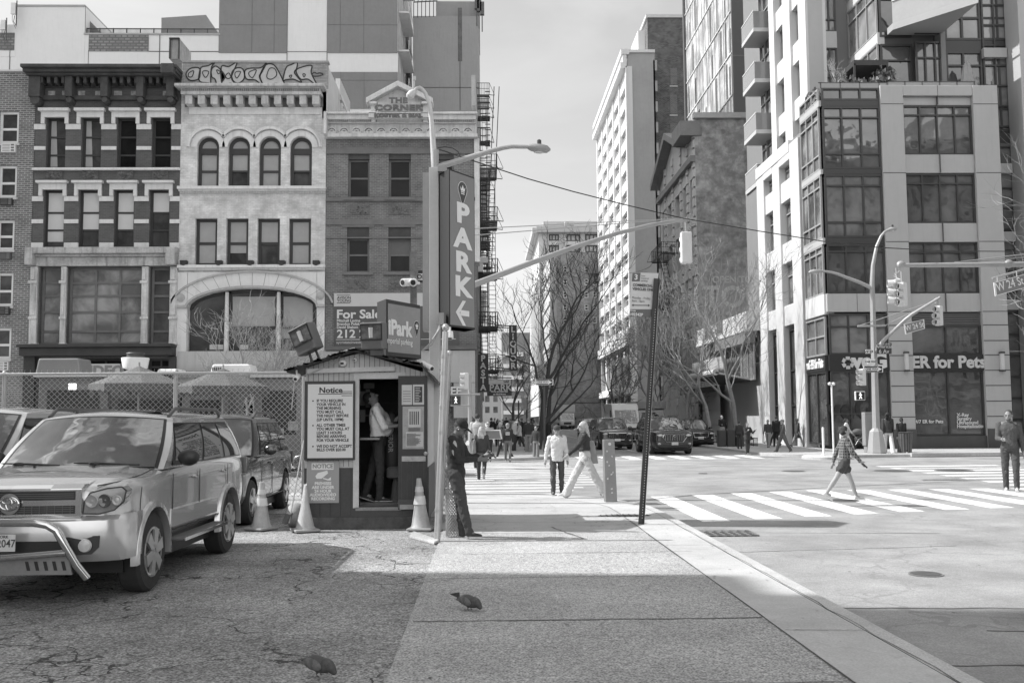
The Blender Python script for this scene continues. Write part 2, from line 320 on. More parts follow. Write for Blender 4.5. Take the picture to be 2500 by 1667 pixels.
# lot: light patches and asphalt seams plus a painted shadow line on the road
mb=MB()
for (x,y,a,b,g) in ((-4.6,6.6,.9,.22,.1),):
    mb.poly([(x+a*math.cos(t*PI/9)*(1+.12*math.sin(3*t+g)),y+b*math.sin(t*PI/9)*(1+.15*math.cos(2*t)),-.009) for t in range(18)])
tag(mb.build('lot_patches',ground_mat(.36,.4,.3,.5,.3,60,key='patch',dark=.4)),kind='structure')
mb=MB()
joint((3.2,9.35),(9,9.0),.035,ROAD+.003,30,.03); joint((4.2,8.3),(10,7.9),.03,ROAD+.003,30,.02); joint((3.3,7.2),(9,6.9),.03,ROAD+.003,30,.02)
joint((3.2,13.2),(6.5,13.6),.02,ROAD+.003,30,.02)  # dark line painted in for a pole's thin cast shadow
tag(mb.build('road_seams_shadow',mat(.09,.9,.2,5,0)),kind='structure')
mb=MB(); ws=ROAD+.004
def bar(a,b,c,d,z=ws): mb.quad((*a,z),(*b,z),(*c,z),(*d,z))
for k in range(12):           # crosswalk over 24th, near side
    x=3.72+k*1.0; yn=min(17.0+.33*(x-3.7),18.9); yf=min(22.4+.35*(x-3.7),23.8); bar((x,yn),(x+.5,yn+.05),(x+.5,yf),(x,yf))
paint=ground_mat(.78,.12,.7,1.9,.12,50,key='paint',dark=.5)
tag(mb.build('crosswalk_paint',paint),kind='structure'); 
mb=MB()
for k in range(16): y=23.15+k*1.06; bar((-3.6,y),(3.1 if k>2 else 2.5-.4*(2-k),y),(3.1 if k>2 else 2.5-.3*(2-k),y+.42),(-3.6,y+.42))
tag(mb.build('crosswalk_paint',ground_mat(.58,.15,.5,1.6,.22,50,key='paint2',dark=.45)),kind='structure')
mb=MB()
for k in range(8): x=4.0+k*1.05; bar((x,41.6),(x+.5,41.6),(x+.5,45.2),(x,45.2))
for k in range(8): y=24.6+k*1.35; bar((13.3+.06*k,y),(18,y),(18,y+.5),(13.3+.06*k,y+.5))
tag(mb.build('crosswalk_paint',paint),kind='structure')
mb=MB(); bar((3.2,40.9),(12,40.9),(12,41.15),(3.2,41.15)); bar((14.0,33.0),(30,33.0),(30,33.15),(14.0,33.15)); bar((3.3,46.6),(12.4,46.6),(12.4,47.0),(3.3,47.0)); bar((7.6,49),(7.72,49),(7.72,120),(7.6,120)); bar((-40,30),(-5,30),(-5,30.14),(-40,30.14)); bar((20,28),(60,28),(60,28.12),(20,28.12))
tag(mb.build('lane_lines',ground_mat(.6,.15,.5,1.6,.2,50,key='paint3')),kind='structure')
# far pavements
sidew=ground_mat(.4,.12,.2,.3,.14,40,key='side')
slab('pavement',[(-120,41.2),(0.2,41.2)]+arc(.2,44.2,3.0,-90,0,8)[1:]+[(3.2,400),(-120,400)],-.3,.0,sidew)
slab('pavement',[(12.5,400),(12.5,45.5)]+arc(16,45.0,3.5,180,270,8)[1:]+[(120,41.5),(120,400)],-.3,.0,sidew)
slab('pavement',[(15.0,23.2),(15,-30),(80,-30),(80,23.2)],-.3,.0,sidew)
mb=MB()
for y in (41.25,): mb.box(18.0,40,y+.12,y+.28,-.1,.05)
tag(mb.build('kerb',kerbm),kind='structure')
# traffic island with two posts at the far corner
isl=thing('kerb_island',(14.1,40.6,ROAD),'low round concrete kerb island with two thin white posts standing on it','kerb island')
mb=MB(); mb.lathe((0,0,0),[(1.0,0),(1.0,.1),(.92,.15),(0.01,.15)],20); mb.build('base',kerbm,isl,smooth=True)
for dx in (-.12,.62):
    mb=MB(); mb.lathe((dx,0,.15),[(.1,0),(.1,.03),(.05,.05),(.05,1.12),(.03,1.16)],10); mb.build('post',mat(.72,.5,.1,4,0),isl,smooth=True)
# manholes, drain
def disc(name,x,y,r,m,label,cat,grp=None):
    o=thing(name,(x,y,ROAD+.008),label,cat,grp); mb=MB(); mb.lathe((0,0,0),[(r,0),(r,.006),(r*.9,.01),(.01,.01)],24); mb.build('cover',m,o)
    mb=MB(); mb.lathe((0,0,-.002),[(r*1.12,0),(r*1.12,.004),(.01,.004)],24); mb.build('collar',asph2,o); return o
asph2=ground_mat(.22,.2,.0,.3,.1,70,key='collar'); irn=mat(.12,.5,.3,9,.3,metal=.4)
for (px,py,r,lb) in ((1937,1150,.34,'round iron manhole cover, leftmost one between the bollard and the checked shirt walker'),(2178,1149.5,.55,'wide dark manhole cover in the avenue below the lamp pole base'),(2330,1148.5,.55,'wide dark manhole cover nearest the right edge crosswalk stripes'),(2260,1402,.17,'small iron valve cover in the sunlit road at lower right'),(2060,1222,.28,'round manhole cover among crosswalk stripes at the feet of the walking woman'),(1716,1156,.13,'tiny round valve cover in the road right of the leaning sign pole')):
    p=at(px,py,Z=ROAD); disc('manhole_cover',p.x,p.y,r,irn,lb,'manhole cover','iron covers set in the road')
g=thing('storm_drain',(3.62,15.25,ROAD),'dark rectangular storm drain grate in the gutter by the kerb','drain grate')
mb=MB(); mb.box(-.42,.5,-.33,.33,-.02,.005); mb.build('pit',DARKIN,g)
mb=MB()
for i in range(8): x=-.42+i*.125; mb.box(x,x+.045,-.33,.33,.006,.02)
for i in range(5): y=-.33+i*.155; mb.box(-.42,.5,y,y+.04,.0205,.024)
mb.build('grate',mat(.25,.5,.3,9,.2,metal=.4),g)
p=at(1524,1258,Z=0); g=thing('cellar_grate',(p.x,p.y,0),'oval worn grate patch set in the shaded corner pavement','grate')
mb=MB(); mb.poly([(.46*math.cos(t*PI/12),.2*math.sin(t*PI/12),.003) for t in range(24)]); mb.build('plate',mat(.16,.8,.3,8,.3),g)
mb=MB()
for i in range(9): x=-.4+i*.1; h=.17*math.sqrt(max(0,1-(x/.46)**2)); mb.box(x-.012,x+.012,-h,h,.004,.01)
mb.build('bars',BLACK,g)
# ---- the block behind and left of the camera that shades the lot (outside the frame)
bb=thing('office_block',(-30,5,0),'tall plain building outside the frame shading the parking lot','building')
bs=mat(.3,.8,.1,1,.1)
mb=MB(); mb.box(-70,-20,-30,15.9,0,17.85); mb.box(-70,-20.01,-30,14.0,17.85,22.2); mb.box(-70,-20.02,-30,12.9,22.2,25); mb.box(-70,-20.03,-30,12.1,25,52); mb.build('wall',bs,bb,world=True)
mb=MB()
for z in range(3,50,4):
    for y in range(-28,10,4): mb.box(-20.04,-19.98,y,y+1.6,z,z+2)
    for x in range(-68,-22,4): mb.box(x,x+1.6,-30.02,-29.9,z,z+2)
tag(mb.build('window',glass(.04),bb,world=True),kind='stuff')
# east side of the avenue behind the camera: what the shop windows mirror
for i,(x0,x1,h,v) in enumerate(((15.5,27,19,.22),(27,42,24,.35),(42,62,30,.18))):
    o=thing('brick_building',((x0+x1)/2,8,0),['low dark brick building outside the frame at right','pale brick building outside the frame at right','tall dark brick building outside the frame at far right'][i],'building')
    F=Fac((x0,17.5,0),(1,0,0),(0,1,0)); holes=[(a,a+1.2,z,z+2.1) for z in [4.5+3.6*k for k in range(int((h-6)/3.6)+1)] for a in [1.2+2.7*j for j in range(int((x1-x0-1.5)/2.7))]]
    mb=MB(); F.wall(mb,0,x1-x0,0,h,holes,.25); mb.box(x0,x1,-6,17.2,0,h-.05); mb.build('wall',brick(v,.5,key='opp'),o,world=True)
    mb=MB()
    for hh in holes: F.box(mb,hh[0]-.15,hh[1]+.15,hh[3],hh[3]+.3,0,.08)
    F.box(mb,-.1,x1-x0+.1,h-.5,h,.0,.5); F.box(mb,0,x1-x0,3.4,3.9,0,.3); mb.build('trim',OFFW,o,world=True)
    mb=MB()
    for hh in holes: mb.quad(F.p(hh[0],hh[2],-.24),F.p(hh[1],hh[2],-.24),F.p(hh[1],hh[3],-.24),F.p(hh[0],hh[3],-.24))
    tag(mb.build('window',glass(.03),o,world=True),kind='stuff')
# ------------------------------------------------------------ the row of old buildings across the avenue (plane Y=48.5)
YF=48.5
FF=Fac((0,YF,0),(1,0,0),(0,-1,0))
def RF(x0,y0,x1,y1): return px_front(x0,y0,x1,y1,YF)
def XF(x,y=500): return at(x,y,Y=YF).x
def ZF(y,x=500): return at(x,y,Y=YF).z
FR_D=mat(.035,.5,.2,3,.05); FR_W=mat(.7,.5,.1,3,.05); FR_G=mat(.09,.55,.2,3,.05); FR_B=mat(.14,.6,.2,3,.05)
GL=glass(.05,.04,.0); GL2=glass(.01,.08,spec=.12); GL3=glass(.08,.06,.25,sc=.8,key='r'); GLW=glass(.22,.04,.5,sc=.9,key='w')
BL_L=mat(.6,.5,.05,2,0); BL_M=mat(.35,.45,.1,2,0); BL_D=mat(.1,.4,.12,2,0)
def FB(mb,x0,y0,x1,y1,d0,d1):
    r=RF(x0,y0,x1,y1); FF.box(mb,r[0],r[1],r[2],r[3],d0,d1)
def bld(name,x,y,lab,cat='building'): return thing(name,(x,y,0),lab,cat)
# A: plain brick house at the left edge
A=bld('brick_building',-28,YF,'dark brick apartment house with white sash windows at the left edge')
brA=brick(.14,.36,.3,.105,.02,.25,stain=.2,key='A')
rows=[(272,350),(404,482),(537,610),(666,747),(800,876)]; wx=[(-2,46),(-4,41),(-8,35),(-10,32),(-12,27)]
x1=XF(80,500); holes=[]
for (a,b),(u,v) in zip(rows,wx): holes.append(RF(u,a,v,b))
mb=MB(); x0=-36.; FF.wall(mb,x0,x1,0,ZF(176,40),holes,.2); mb.box(x0,x1-.02,YF+.35,YF+14,0,ZF(176,40)-.05); mb.build('wall',brA,A,world=True)
mb=MB(); FF.box(mb,x0,x1,ZF(176,40),ZF(172,40),-.3,.08); mb.build('coping',OFFW,A,world=True)
for i,h in enumerate(holes):
    window(A,FF,h,GL if i<3 else GL3,FR_W,.13,.16,rails=(.45,),sill=.05,sm=OFFW)
for k,(a,b,u,v,m) in enumerate(((352,373,6,40,FR_W),(485,502,2,33,FR_D),(618,634,-4,29,FR_G),(749,768,-6,26,FR_D),(883,904,-8,23,FR_W))):
    o=thing('air_conditioner',(RF(u,a,v,b)[0],YF,RF(u,a,v,b)[2]),['white air conditioner under the top window','dark vent box under the second window from top','grey vent box under the middle window','dark empty sleeve under the fourth window','white air conditioner under the lowest window'][k]+' of the left brick house','air conditioner','wall air conditioners')
    r=RF(u,a,v,b); mb=MB(); FF.box(mb,*r,-.1,.14); mb.build('case',m,o,world=True); mb=MB()
    for q in range(5): z=r[2]+(r[3]-r[2])*(q+.6)/5.6; FF.box(mb,r[0]+.06,r[0]+(r[1]-r[0])*.62,z,z+.02,.14,.15)
    for q in range(3): z=r[2]+(r[3]-r[2])*(q+.3)/3.2; FF.box(mb,r[0]+(r[1]-r[0])*.7,r[1]-.05,z,z+.08,.14,.15)
    mb.build('grille',FR_B,o,world=True)
# B: dark painted brick with pale bands
B=bld('brick_building',-17.6,YF,'dark painted brick building with pale stone bands and heavy bracketed cornice'); brB=brick(.095,.13,.22,.08,.008,.12,key='B')
lt=mat(.64,.7,.12,2,.1,streak=.25); ltd=mat(.42,.8,.45,1.3,.3,streak=.85); corn_d=mat(.06,.75,.45,2.2,.3)
bx0=XF(78,500)+.02; bx1=XF(437,500); zt=ZF(250,260)
w1=[RF(a,288,b,410) for a,b in ((113,160),(199,247),(286,333),(371,418))]; w2=[RF(a,464,b,602) for a,b in ((107,156),(193,242),(279,327),(365,414))]
w3=[RF(97,652,147,840),RF(165,652,346,840),RF(366,652,415,840)]; w4=[RF(92,875,150,1010),RF(160,875,345,1010),RF(360,875,418,1010)]
mb=MB(); FF.wall(mb,bx0,bx1,0,ZF(178,260),w1+w2+w3+w4,.3); mb.box(bx0,bx1,YF+.45,YF+15,0,ZF(180,260)); mb.build('wall',brB,B,world=True)
mb=MB(); 
for x0_,x1_ in ((82,111),(170,188),(256,274),(342,360),(415,433)):
    FB(mb,x0_,196,x1_,245,.0,.62)
    r=RF(x0_,245,x1_,258); c=(r[0]+r[1])/2; mb.lathe((c,YF-.28,(r[2]+r[3])/2),[((r[1]-r[0])*.42,-.28),((r[1]-r[0])*.42,.28)],12,'Y')
for k in range(19): x=108+k*17.6; FB(mb,x,196,x+8,212,.0,.55)
FB(mb,76,183,445,191,0,.95); FB(mb,74,175,447,183,0,1.12); FB(mb,80,191,440,196,0,.8); FB(mb,82,236,436,247,0,.2); FB(mb,82,213,436,216,0,.12); FB(mb,411,175,442,198,0,1.2)
mb.build('cornice',corn_d,B,world=True,bevel=.03)
mb=MB()
for (a,b) in ((118,135),(152,170),(192,208),(233,256),(279,298),(320,342),(398,412)): FB(mb,a,223,b,235,.0,.03)
mb.build('cornice_panels',mat(.34,.9,.9,4,.3),B,world=True)
mb=MB()
for ws_,ht,lx in ((w1,((267,274),(274,288),(288,304)),((98,173),(185,259),(270,346),(356,431))),(w2,((443,449),(449,464),(464,480)),((92,168),(179,254),(265,340),(351,427)))):
    for (a,b) in lx:
        FB(mb,a,ht[0][0],b,ht[0][1],0,.28); FB(mb,a+4,ht[1][0],b-4,ht[1][1],0,.12); FB(mb,a+4,ht[2][0],a+13,ht[2][1],0,.14); FB(mb,b-13,ht[2][0],b-4,ht[2][1],0,.14)
mb.build('lintel',lt,B,world=True,bevel=.02)
def bandrow(mb,y0,y1,edges,d=.07):
    for a,b in edges: FB(mb,a,y0,b,y1,0,d)
mb=MB()
bandrow(mb,304,317,((84,112),(161,198),(248,285),(334,370),(419,443))); bandrow(mb,358,367,((84,112),(161,198),(248,285),(334,370),(419,442)))
bandrow(mb,411,417,((81,441),),.16); bandrow(mb,480,492,((79,106),(157,192),(243,278),(328,364),(415,440))); bandrow(mb,536,546,((78,106),(157,192),(243,278),(328,364),(415,440))); bandrow(mb,593,607,((77,106),(157,192),(243,278),(328,364),(415,439)))
mb.build('stone_band',lt,B,world=True,bevel=.015)
mb=MB(); rr=random.Random(5)
for (a,b) in ((114,153),(200,240),(286,326),(372,411)):
    FB(mb,a,418,b,442,0,.04)
    for q in range(22):
        r=RF(a+3,421,b-3,439); x=rr.uniform(r[0],r[1]); z=rr.uniform(r[2],r[3]); mb.lathe((x,YF-.05,z),[(rr.uniform(.05,.13),.0),(.03,-.06)],8,'Y')
mb.build('carved_panel',mat(.11,.8,.35,5,.3),B,world=True)
mb=MB(); FB(mb,76,607,438,622,0,.5); FB(mb,74,622,437,628,0,.3); FB(mb,78,628,434,650,0,.12); FB(mb,73,608,92,650,0,.6); FB(mb,413,608,436,650,0,.6); mb.build('entablature',ltd,B,world=True,bevel=.03)
mb=MB()
for a,b,c,d in ((75,93,73,90),(150,163,147,161),(347,363,345,359),(416,434,413,432)):
    FB(mb,a,652,b,842,-.2,.16); FB(mb,a-2,686,b+2,693,.16,.24); FB(mb,a-2,774,b+2,780,.16,.24); FB(mb,a-2,838,b+2,843,0,.26); FB(mb,a+3,700,b-3,770,.16,.2); FB(mb,a+4,657,b-4,684,.16,.22)
mb.build('pilaster',mat(.55,.8,.3,1.5,.3,streak=.8),B,world=True,bevel=.02)
for i,h in enumerate(w1):
    o=window(B,FF,h,[GL,GL,GL2,GL2][i],FR_D,.1,.28,rails=(.63,.27))
    if i<2:
        q=MB(); u0=h[0]+.12; q.quad(FF.p(u0,h[2]+.1,-.262),FF.p(u0+.35,h[2]+.1,-.262),FF.p(u0+.24,h[3]-.1,-.262),FF.p(u0,h[3]-.1,-.262)); q.build('curtain',BL_M,o,world=True)
for i,h in enumerate(w2): window(B,FF,h,GL,FR_D,.1,.28,rails=(.61,.3),blind=[(.1,.98),(.31,.98),(.31,.98),(.62,.98)][i],bm_=BL_L)
for i,h in enumerate(w3): window(B,FF,h,GLW if i<2 else GL3,FR_B,.12,.3,rails=(.17,.42,.63,.8),mull=((),(.35,.68),())[i])
for h in w4: window(B,FF,h,GL2,FR_D,.1,.3,rails=(.85,),mull=(.5,))
mb=MB(); FB(mb,60,842,433,850,0,.9); FB(mb,62,850,431,870,0,.7); FB(mb,62,870,90,1012,0,.3); FB(mb,415,870,432,1012,0,.3); mb.build('shop_cornice',mat(.04,.6,.3,2,.1),B,world=True,bevel=.03)
mb=MB(); FB(mb,205,889,300,918,.02,.4); sg=mb.build('shop_sign',mat(.5,.5,.1,2,0),B,world=True)
r=RF(214,896,300,918); text(sg,'VIDEO',.66,mat(.2,.6,.1,3,0),(FF.p((r[0]+r[1])/2,(r[2]+r[3])/2,.41)-B.location),(PI/2,0,0),bold=.03,sx=1.1)
# C: light brick with four arched windows and a great arch below
C=bld('brick_building',-11.5,YF,'pale weathered brick building with four arched windows and graffiti on its parapet'); brC=brick(.74,.64,.24,.085,.01,.09,streak=.4,stain=.5,sv=.6,key='C'); stC=mat(.68,.75,.1,1.6,.15,streak=.35)
cx0=bx1+.02; cx1=XF(795,500); zc=ZF(152,600)
arx=[(481.6,534.4),(557,610),(632.6,685.7),(708,761.5)]
a1=[RF(a,334,b,458) for a,b in arx]; c2=[RF(a,533,b,648) for a,b in ((476,530),(552,606),(628,683),(705,759))]
big=RF(458,704,773,857); bigz=ZF(752,500)
spr=ZF(360,620)
mb=MB(); holes=[(h[0],h[1],h[2],h[3]+.0) for h in a1]+c2+[big]+[RF(470,905,560,1015),RF(580,905,760,1015)]
FF.wall(mb,cx0,cx1,0,zc,holes,.35); mb.box(cx0,cx1,YF+.75,YF+16,0,zc-.1)
def archfill(mb,h,spring,rise=None,n=14,d=.0,rev=.35):
    u0,u1,z0,z1=h; c=(u0+u1)/2; a=(u1-u0)/2; b=(z1-spring)
    P=[(c-a*math.cos(PI*i/n),spring+b*math.sin(PI*i/n)) for i in range(n+1)]
    for i in range(n):
        (p,q),(s,t)=P[i],P[i+1]; mb.quad(FF.p(p,q,d),FF.p(s,t,d),FF.p(s,z1+.002,d),FF.p(p,z1+.002,d)); mb.quad(FF.p(p,q,d),FF.p(s,t,d),FF.p(s,t,d-rev),FF.p(p,q,d-rev))
for h in a1: archfill(mb,h,h[3]-(h[1]-h[0])/2)
archfill(mb,big,bigz)
mb.build('wall',brC,C,world=True)
def archband(mb,c,zs,a,b,th,d0,d1,n=24,t0=0,t1=PI):
    """arched moulding: ellipse half-axes a,b, thickness th"""
    for i in range(n):
        g0=t0+(t1-t0)*i/n; g1=t0+(t1-t0)*(i+1)/n; q=[]
        for g,e in ((g0,0),(g1,0),(g1,th),(g0,th)): q.append((c-(a+e)*math.cos(g),zs+(b+e)*math.sin(g)))
        lo=[FF.p(u,z,d0) for u,z in q]; hi=[FF.p(u,z,d1) for u,z in q]; mb.add(lo+hi,[(0,1,2,3),(4,5,6,7),(0,1,5,4),(1,2,6,5),(2,3,7,6),(3,0,4,7)])
mb=MB()
for h in a1:
    c=(h[0]+h[1])/2; a=(h[1]-h[0])/2; archband(mb,c,h[3]-a,a+.02,a+.02,.28,-.02,.05)
mb.build('arch_surround',stC,C,world=True)
mb=MB()
for i,h in enumerate(a1):
    c=(h[0]+h[1])/2; a=(h[1]-h[0])/2; hw=.76; ra=a+.36; zs=h[3]-a
    t0=math.acos(min(1,hw/ra)) if i>0 else 0; t1=PI-(math.acos(min(1,hw/ra)) if i<3 else 0); archband(mb,c,zs,ra,ra,.1,0,.16,22,t0,t1); archband(mb,c,zs,ra+.11,ra+.11,.05,0,.1,22,t0,t1)
FB(mb,436,457,797,464,0,.28); FB(mb,438,464,796,468,0,.16); FB(mb,436,648,795,655,0,.28); FB(mb,438,655,794,660,0,.14); FB(mb,462,263,783,280,0,.06)
for k in range(90): x=441+k*3.95; FB(mb,x,468,x+2,473,0,.12)
mb.build('string_course',stC,C,world=True)
mb=MB(); FB(mb,438,217,798,224,-.3,.85); FB(mb,445,224,792,226,0,.75); FB(mb,450,232,789,240,0,.6)
for k in range(68): x=452+k*4.95; FB(mb,x,226,x+2.6,232,0,.62)
for k in range(11):
    x=459+30.7*k; FB(mb,x,240,x+17,262,0,.5); FB(mb,x+2,258,x+15,263,.0,.3)
mb.build('cornice',mat(.5,.8,.3,1.5,.3,streak=.7),C,world=True,bevel=.02)
mb=MB(); FB(mb,452,240,789,262,0,.03); mb.build('bracket_shade',mat(.13,.8,.3,2,.1),C,world=True)  # dark strip painted in for the shade between the cornice brackets
# parapet with graffiti
mb=MB(); FB(mb,446,152,802,217,.0,.05); mb.build('parapet',brick(.36,.3,.24,.085,.012,.16,stain=.45,sv=.7,key='gr'),C,world=True)
mb=MB(); FB(mb,446,150,803,155,-.3,.1); mb.build('coping',mat(.3,.8,.3,2,.1),C,world=True)
gy=YF-.075; rr=random.Random(21)
def graf(poly,m,rad,name,close=True,fill=None):
    pts=[at(400+x/3.92,y/3.92,Y=gy) for x,y in poly]
    # smooth closed curve
    out=[]; n=len(pts)
    for i in range(n if close else n-1):
        p0,p1,p2,p3=[pts[(i+k)%n] if close else pts[max(0,min(n-1,i+k))] for k in (-1,0,1,2)]
        for t in (0,.25,.5,.75): out.append(.5*((2*p1)+(p2-p0)*t+(2*p0-5*p1+4*p2-p3)*t*t+(3*p1-p0-3*p2+p3)*t**3))
    if close: out.append(out[0])
    else: out.append(pts[-1])
    mb=MB(); 
    for a,b in zip(out,out[1:]):
        d=(b-a); 
        if d.length<1e-5: continue
        n_=Vector((-d.z,0,d.x)).normalized()*rad; mb.quad(a-n_,b-n_,b+n_,a+n_)
    return mb,out
blobs=[[(215,700),(260,655),(340,655),(345,720),(330,760),(260,772),(222,745)],[(340,700),(360,645),(420,632),(487,600),(455,650),(450,800),(490,842),(440,800),(360,790),(335,760)],[(455,670),(500,635),(560,690),(585,740),(560,780),(520,842),(490,760),(460,740)],[(550,640),(620,640),(700,598),(660,700),(650,760),(712,842),(640,798),(560,812)],[(650,700),(690,655),(745,655),(770,700),(765,760),(710,800),(660,770)],[(775,680),(830,655),(930,650),(985,598),(940,690),(915,740),(960,842),(880,770),(790,758)],[(945,800),(920,730),(960,640),(1010,612),(1070,640),(1140,770),(1165,840),(1080,800),(1010,820),(960,815)],[(1140,770),(1170,650),(1220,620),(1275,600),(1270,660),(1250,700),(1320,790),(1240,760),(1170,765)],[(1265,680),(1320,645),(1415,630),(1410,700),(1465,820),(1380,760),(1310,760)]]
holesg=[[(240,700),(285,680),(270,735),(235,735)],[(385,680),(430,690),(400,745),(370,700)],[(505,670),(540,690),(520,710)],[(590,730),(620,700),(640,740),(610,755)],[(690,690),(735,690),(700,750),(680,720)],[(820,690),(885,670),(850,745),(815,720)],[(1010,660),(1060,660),(1080,720),(1030,760),(985,740)],[(1200,730),(1225,720),(1215,745)],[(1330,710),(1355,715),(1340,740)],[(1420,710),(1440,695),(1465,705),(1495,700),(1525,715),(1480,730),(1430,730)]]
gf=mat(.42,.8,.15,3,0); mbf=MB(); mbl=MB()
for b_ in blobs:
    m1,out=graf(b_,None,.032,'g'); mbl.merge(m1); pts=[(p.x,gy+.012,p.z) for p in out[:-1]]; mbf.poly(pts)
for b_ in holesg: m1,out=graf(b_,None,.024,'g'); mbl.merge(m1)
mbl.build('graffiti_outline',mat(.02,.6,.1,3,0),C,world=True); mbf.build('graffiti_fill',gf,C,world=True)
for i,h in enumerate(a1):
    u0,u1,z0,z1=h; a=(u1-u0)/2; zs=z1-a; mb=MB(); mb.quad(FF.p(u0,z0,-.3),FF.p(u1,z0,-.3),FF.p(u1,z1,-.3),FF.p(u0,z1,-.3)); o=mb.build('window',GL,C,world=True)
    f=MB(); c=(u0+u1)/2; FF.box(f,u0,u0+.16,z0,zs,-.29,-.2); FF.box(f,u1-.16,u1,z0,zs,-.29,-.2); FF.box(f,u0,u1,z0,z0+.1,-.29,-.21); FF.box(f,u0,u1,zs-.32,zs-.02,-.29,-.19); archband(f,c,zs,a-.16,a-.16,.16,-.29,-.2,16); z=z0+(zs-z0)*.42; FF.box(f,u0,u1,z-.05,z+.05,-.29,-.21); f.build('frame',FR_D,o,world=True)
    q=MB(); n=12; P=[FF.p(c-(a-.16)*math.cos(PI*k/n),zs+(a-.16)*math.sin(PI*k/n),-.285) for k in range(n+1)]; q.poly(P); 
    if i in (0,2): q.quad(FF.p(u0+.16,z0+.1,-.285),FF.p(u1-.16,z0+.1,-.285),FF.p(u1-.16,zs-.3,-.285),FF.p(u0+.16,zs-.3,-.285))
    else: q.quad(FF.p(u0+.16,z,-.285),FF.p(u1-.16,z,-.285),FF.p(u1-.16,zs-.3,-.285),FF.p(u0+.16,zs-.3,-.285))
    q.build('blind',BL_M,o,world=True)
for i,h in enumerate(c2): window(C,FF,h,GL,FR_D,.15,.3,rails=(.48,),blind=[(.04,.95),(.28,.95),(.5,.95),(.04,.95)][i],bm_=BL_M)
for i,x in enumerate((452,537,613,690,774)):
    r=RF(x-8,638,x+8,647); mb=MB(); FF.box(mb,r[0],r[1],r[3]-.08,r[3],0,.35); mb.lathe((sum(r[:2])/2,YF-.18,r[2]-.1),[(.05,0),(.18,.08),(.2,.22)],10); mb.build('wall_lamp',FR_D,C,world=True)
# smooth painted lower part with the great arch
mb=MB(); up_=MB(); cb=(big[0]+big[1])/2; ab=(big[1]-big[0])/2; bb_=big[3]-bigz
def outer(i,n): g=PI*i/n; return cb-(ab+1.05)*math.cos(g) , bigz+.0+(bb_+.95)*math.sin(g)
zt=ZF(665,620); n=32; zz=ZF(905,620)
P=[(cb-ab*math.cos(PI*i/n),bigz+bb_*math.sin(PI*i/n)) for i in range(n+1)]
FF.box(mb,cx0,big[0]-.02,zz,zt,0,.1); FF.box(mb,big[1]+.02,cx1,zz,zt,0,.1)
for i in range(n): (p,q),(s,t)=P[i],P[i+1]; mb.add([FF.p(p,q,.1),FF.p(s,t,.1),FF.p(s,zt,.1),FF.p(p,zt,.1),FF.p(p,q,0),FF.p(s,t,0),FF.p(s,zt,0),FF.p(p,zt,0)],[(0,1,2,3),(0,1,5,4),(2,3,7,6)])
mb.build('plaster',mat(.68,.6,.07,1.5,.05,streak=.15),C,world=True)
mb=MB(); archband(mb,cb,bigz,ab,bb_,.12,.1,.2,30); archband(mb,cb,bigz,ab+.78,bb_+.78,.09,.1,.2,30,.12,PI-.12); FB(mb,436,746,458,752,.1,.25); FB(mb,773,744,795,750,.1,.25)
for (a,b) in ((443,727),(783,722)):
    r=RF(a-6,b-6,a+6,b+6); mb.lathe((sum(r[:2])/2,YF-.1,(r[2]+r[3])/2),[(.2,0),(.2,-.06),(.1,-.1),(.01,-.12)],14,'Y')
mb.build('arch_moulding',mat(.4,.7,.15,2,.1,streak=.3),C,world=True)
mb=MB()
for i in range(1,14): g=PI*(.12+.76*i/14); p=(cb-(ab+.14)*math.cos(g),bigz+(bb_+.14)*math.sin(g)); q=(cb-(ab+.76)*math.cos(g),bigz+(bb_+.76)*math.sin(g)); mb.add([FF.p(p[0]-.012,p[1],.104),FF.p(p[0]+.012,p[1],.104),FF.p(q[0]+.012,q[1],.104),FF.p(q[0]-.012,q[1],.104)],[(0,1,2,3)])
mb.build('arch_joints',mat(.25,.8,.1,2,0),C,world=True)
o=MB(); o.poly([FF.p(big[0],big[2],-.4),FF.p(big[1],big[2],-.4)]+[FF.p(p,q,-.4) for p,q in P[::-1]]); o=o.build('window',GL3,C,world=True)
f=MB()
for x in (551,677): r=RF(x-9,710,x+9,857); FF.box(f,r[0],r[1],r[2],r[3],-.39,-.3)
r=RF(458,795,773,801); FF.box(f,*r,-.39,-.31); r=RF(458,852,773,857); FF.box(f,r[0],r[1],r[2],r[3],-.39,-.25); archband(f,cb,bigz,ab-.16,bb_-.16,.16,-.39,-.3,24); f.build('frame',FR_D,o,world=True)
q=MB()
for (x0_,x1_,yb) in ((563,668,798),(688,760,824)): r=RF(x0_,722,x1_,yb); q.quad(FF.p(r[0],r[2],-.385),FF.p(r[1],r[2],-.385),FF.p(r[1],r[3],-.385),FF.p(r[0],r[3],-.385))
q.build('blind',BL_M,o,world=True)
f=MB()
for x in (551,678): r=RF(x-2.5,712,x+2.5,857); c=(r[0]+r[1])/2; f.tube([(c,YF+.18,r[2]),(c,YF+.18,r[3])],[.12,.09],8)
f.build('column',stC,o,world=True)
for u_ in (517,535,592): r=RF(u_-10,840,u_+10,853); f=MB(); FF.box(f,r[0],r[1],r[2],r[3],-.38,-.34); f.build('fan_box',OFFW,o,world=True)
mb=MB(); FB(mb,436,857,796,906,.1,.16)
for k in range(19): FB(mb,440+k*19,862,441+k*19,905,.16,.17)
mb.build('panel_band',mat(.47,.6,.06,1,.03,streak=.25),C,world=True)
mb=MB(); FB(mb,436,906,796,922,.1,.5); mb.build('awning_box',mat(.2,.6,.2,2,0),C,world=True)
for i,h in enumerate((RF(470,922,560,1015),RF(580,922,760,1015))): window(C,FF,h,GL2,FR_D,.12,.3,mull=(.5,) if i==0 else (.25,.5,.75))
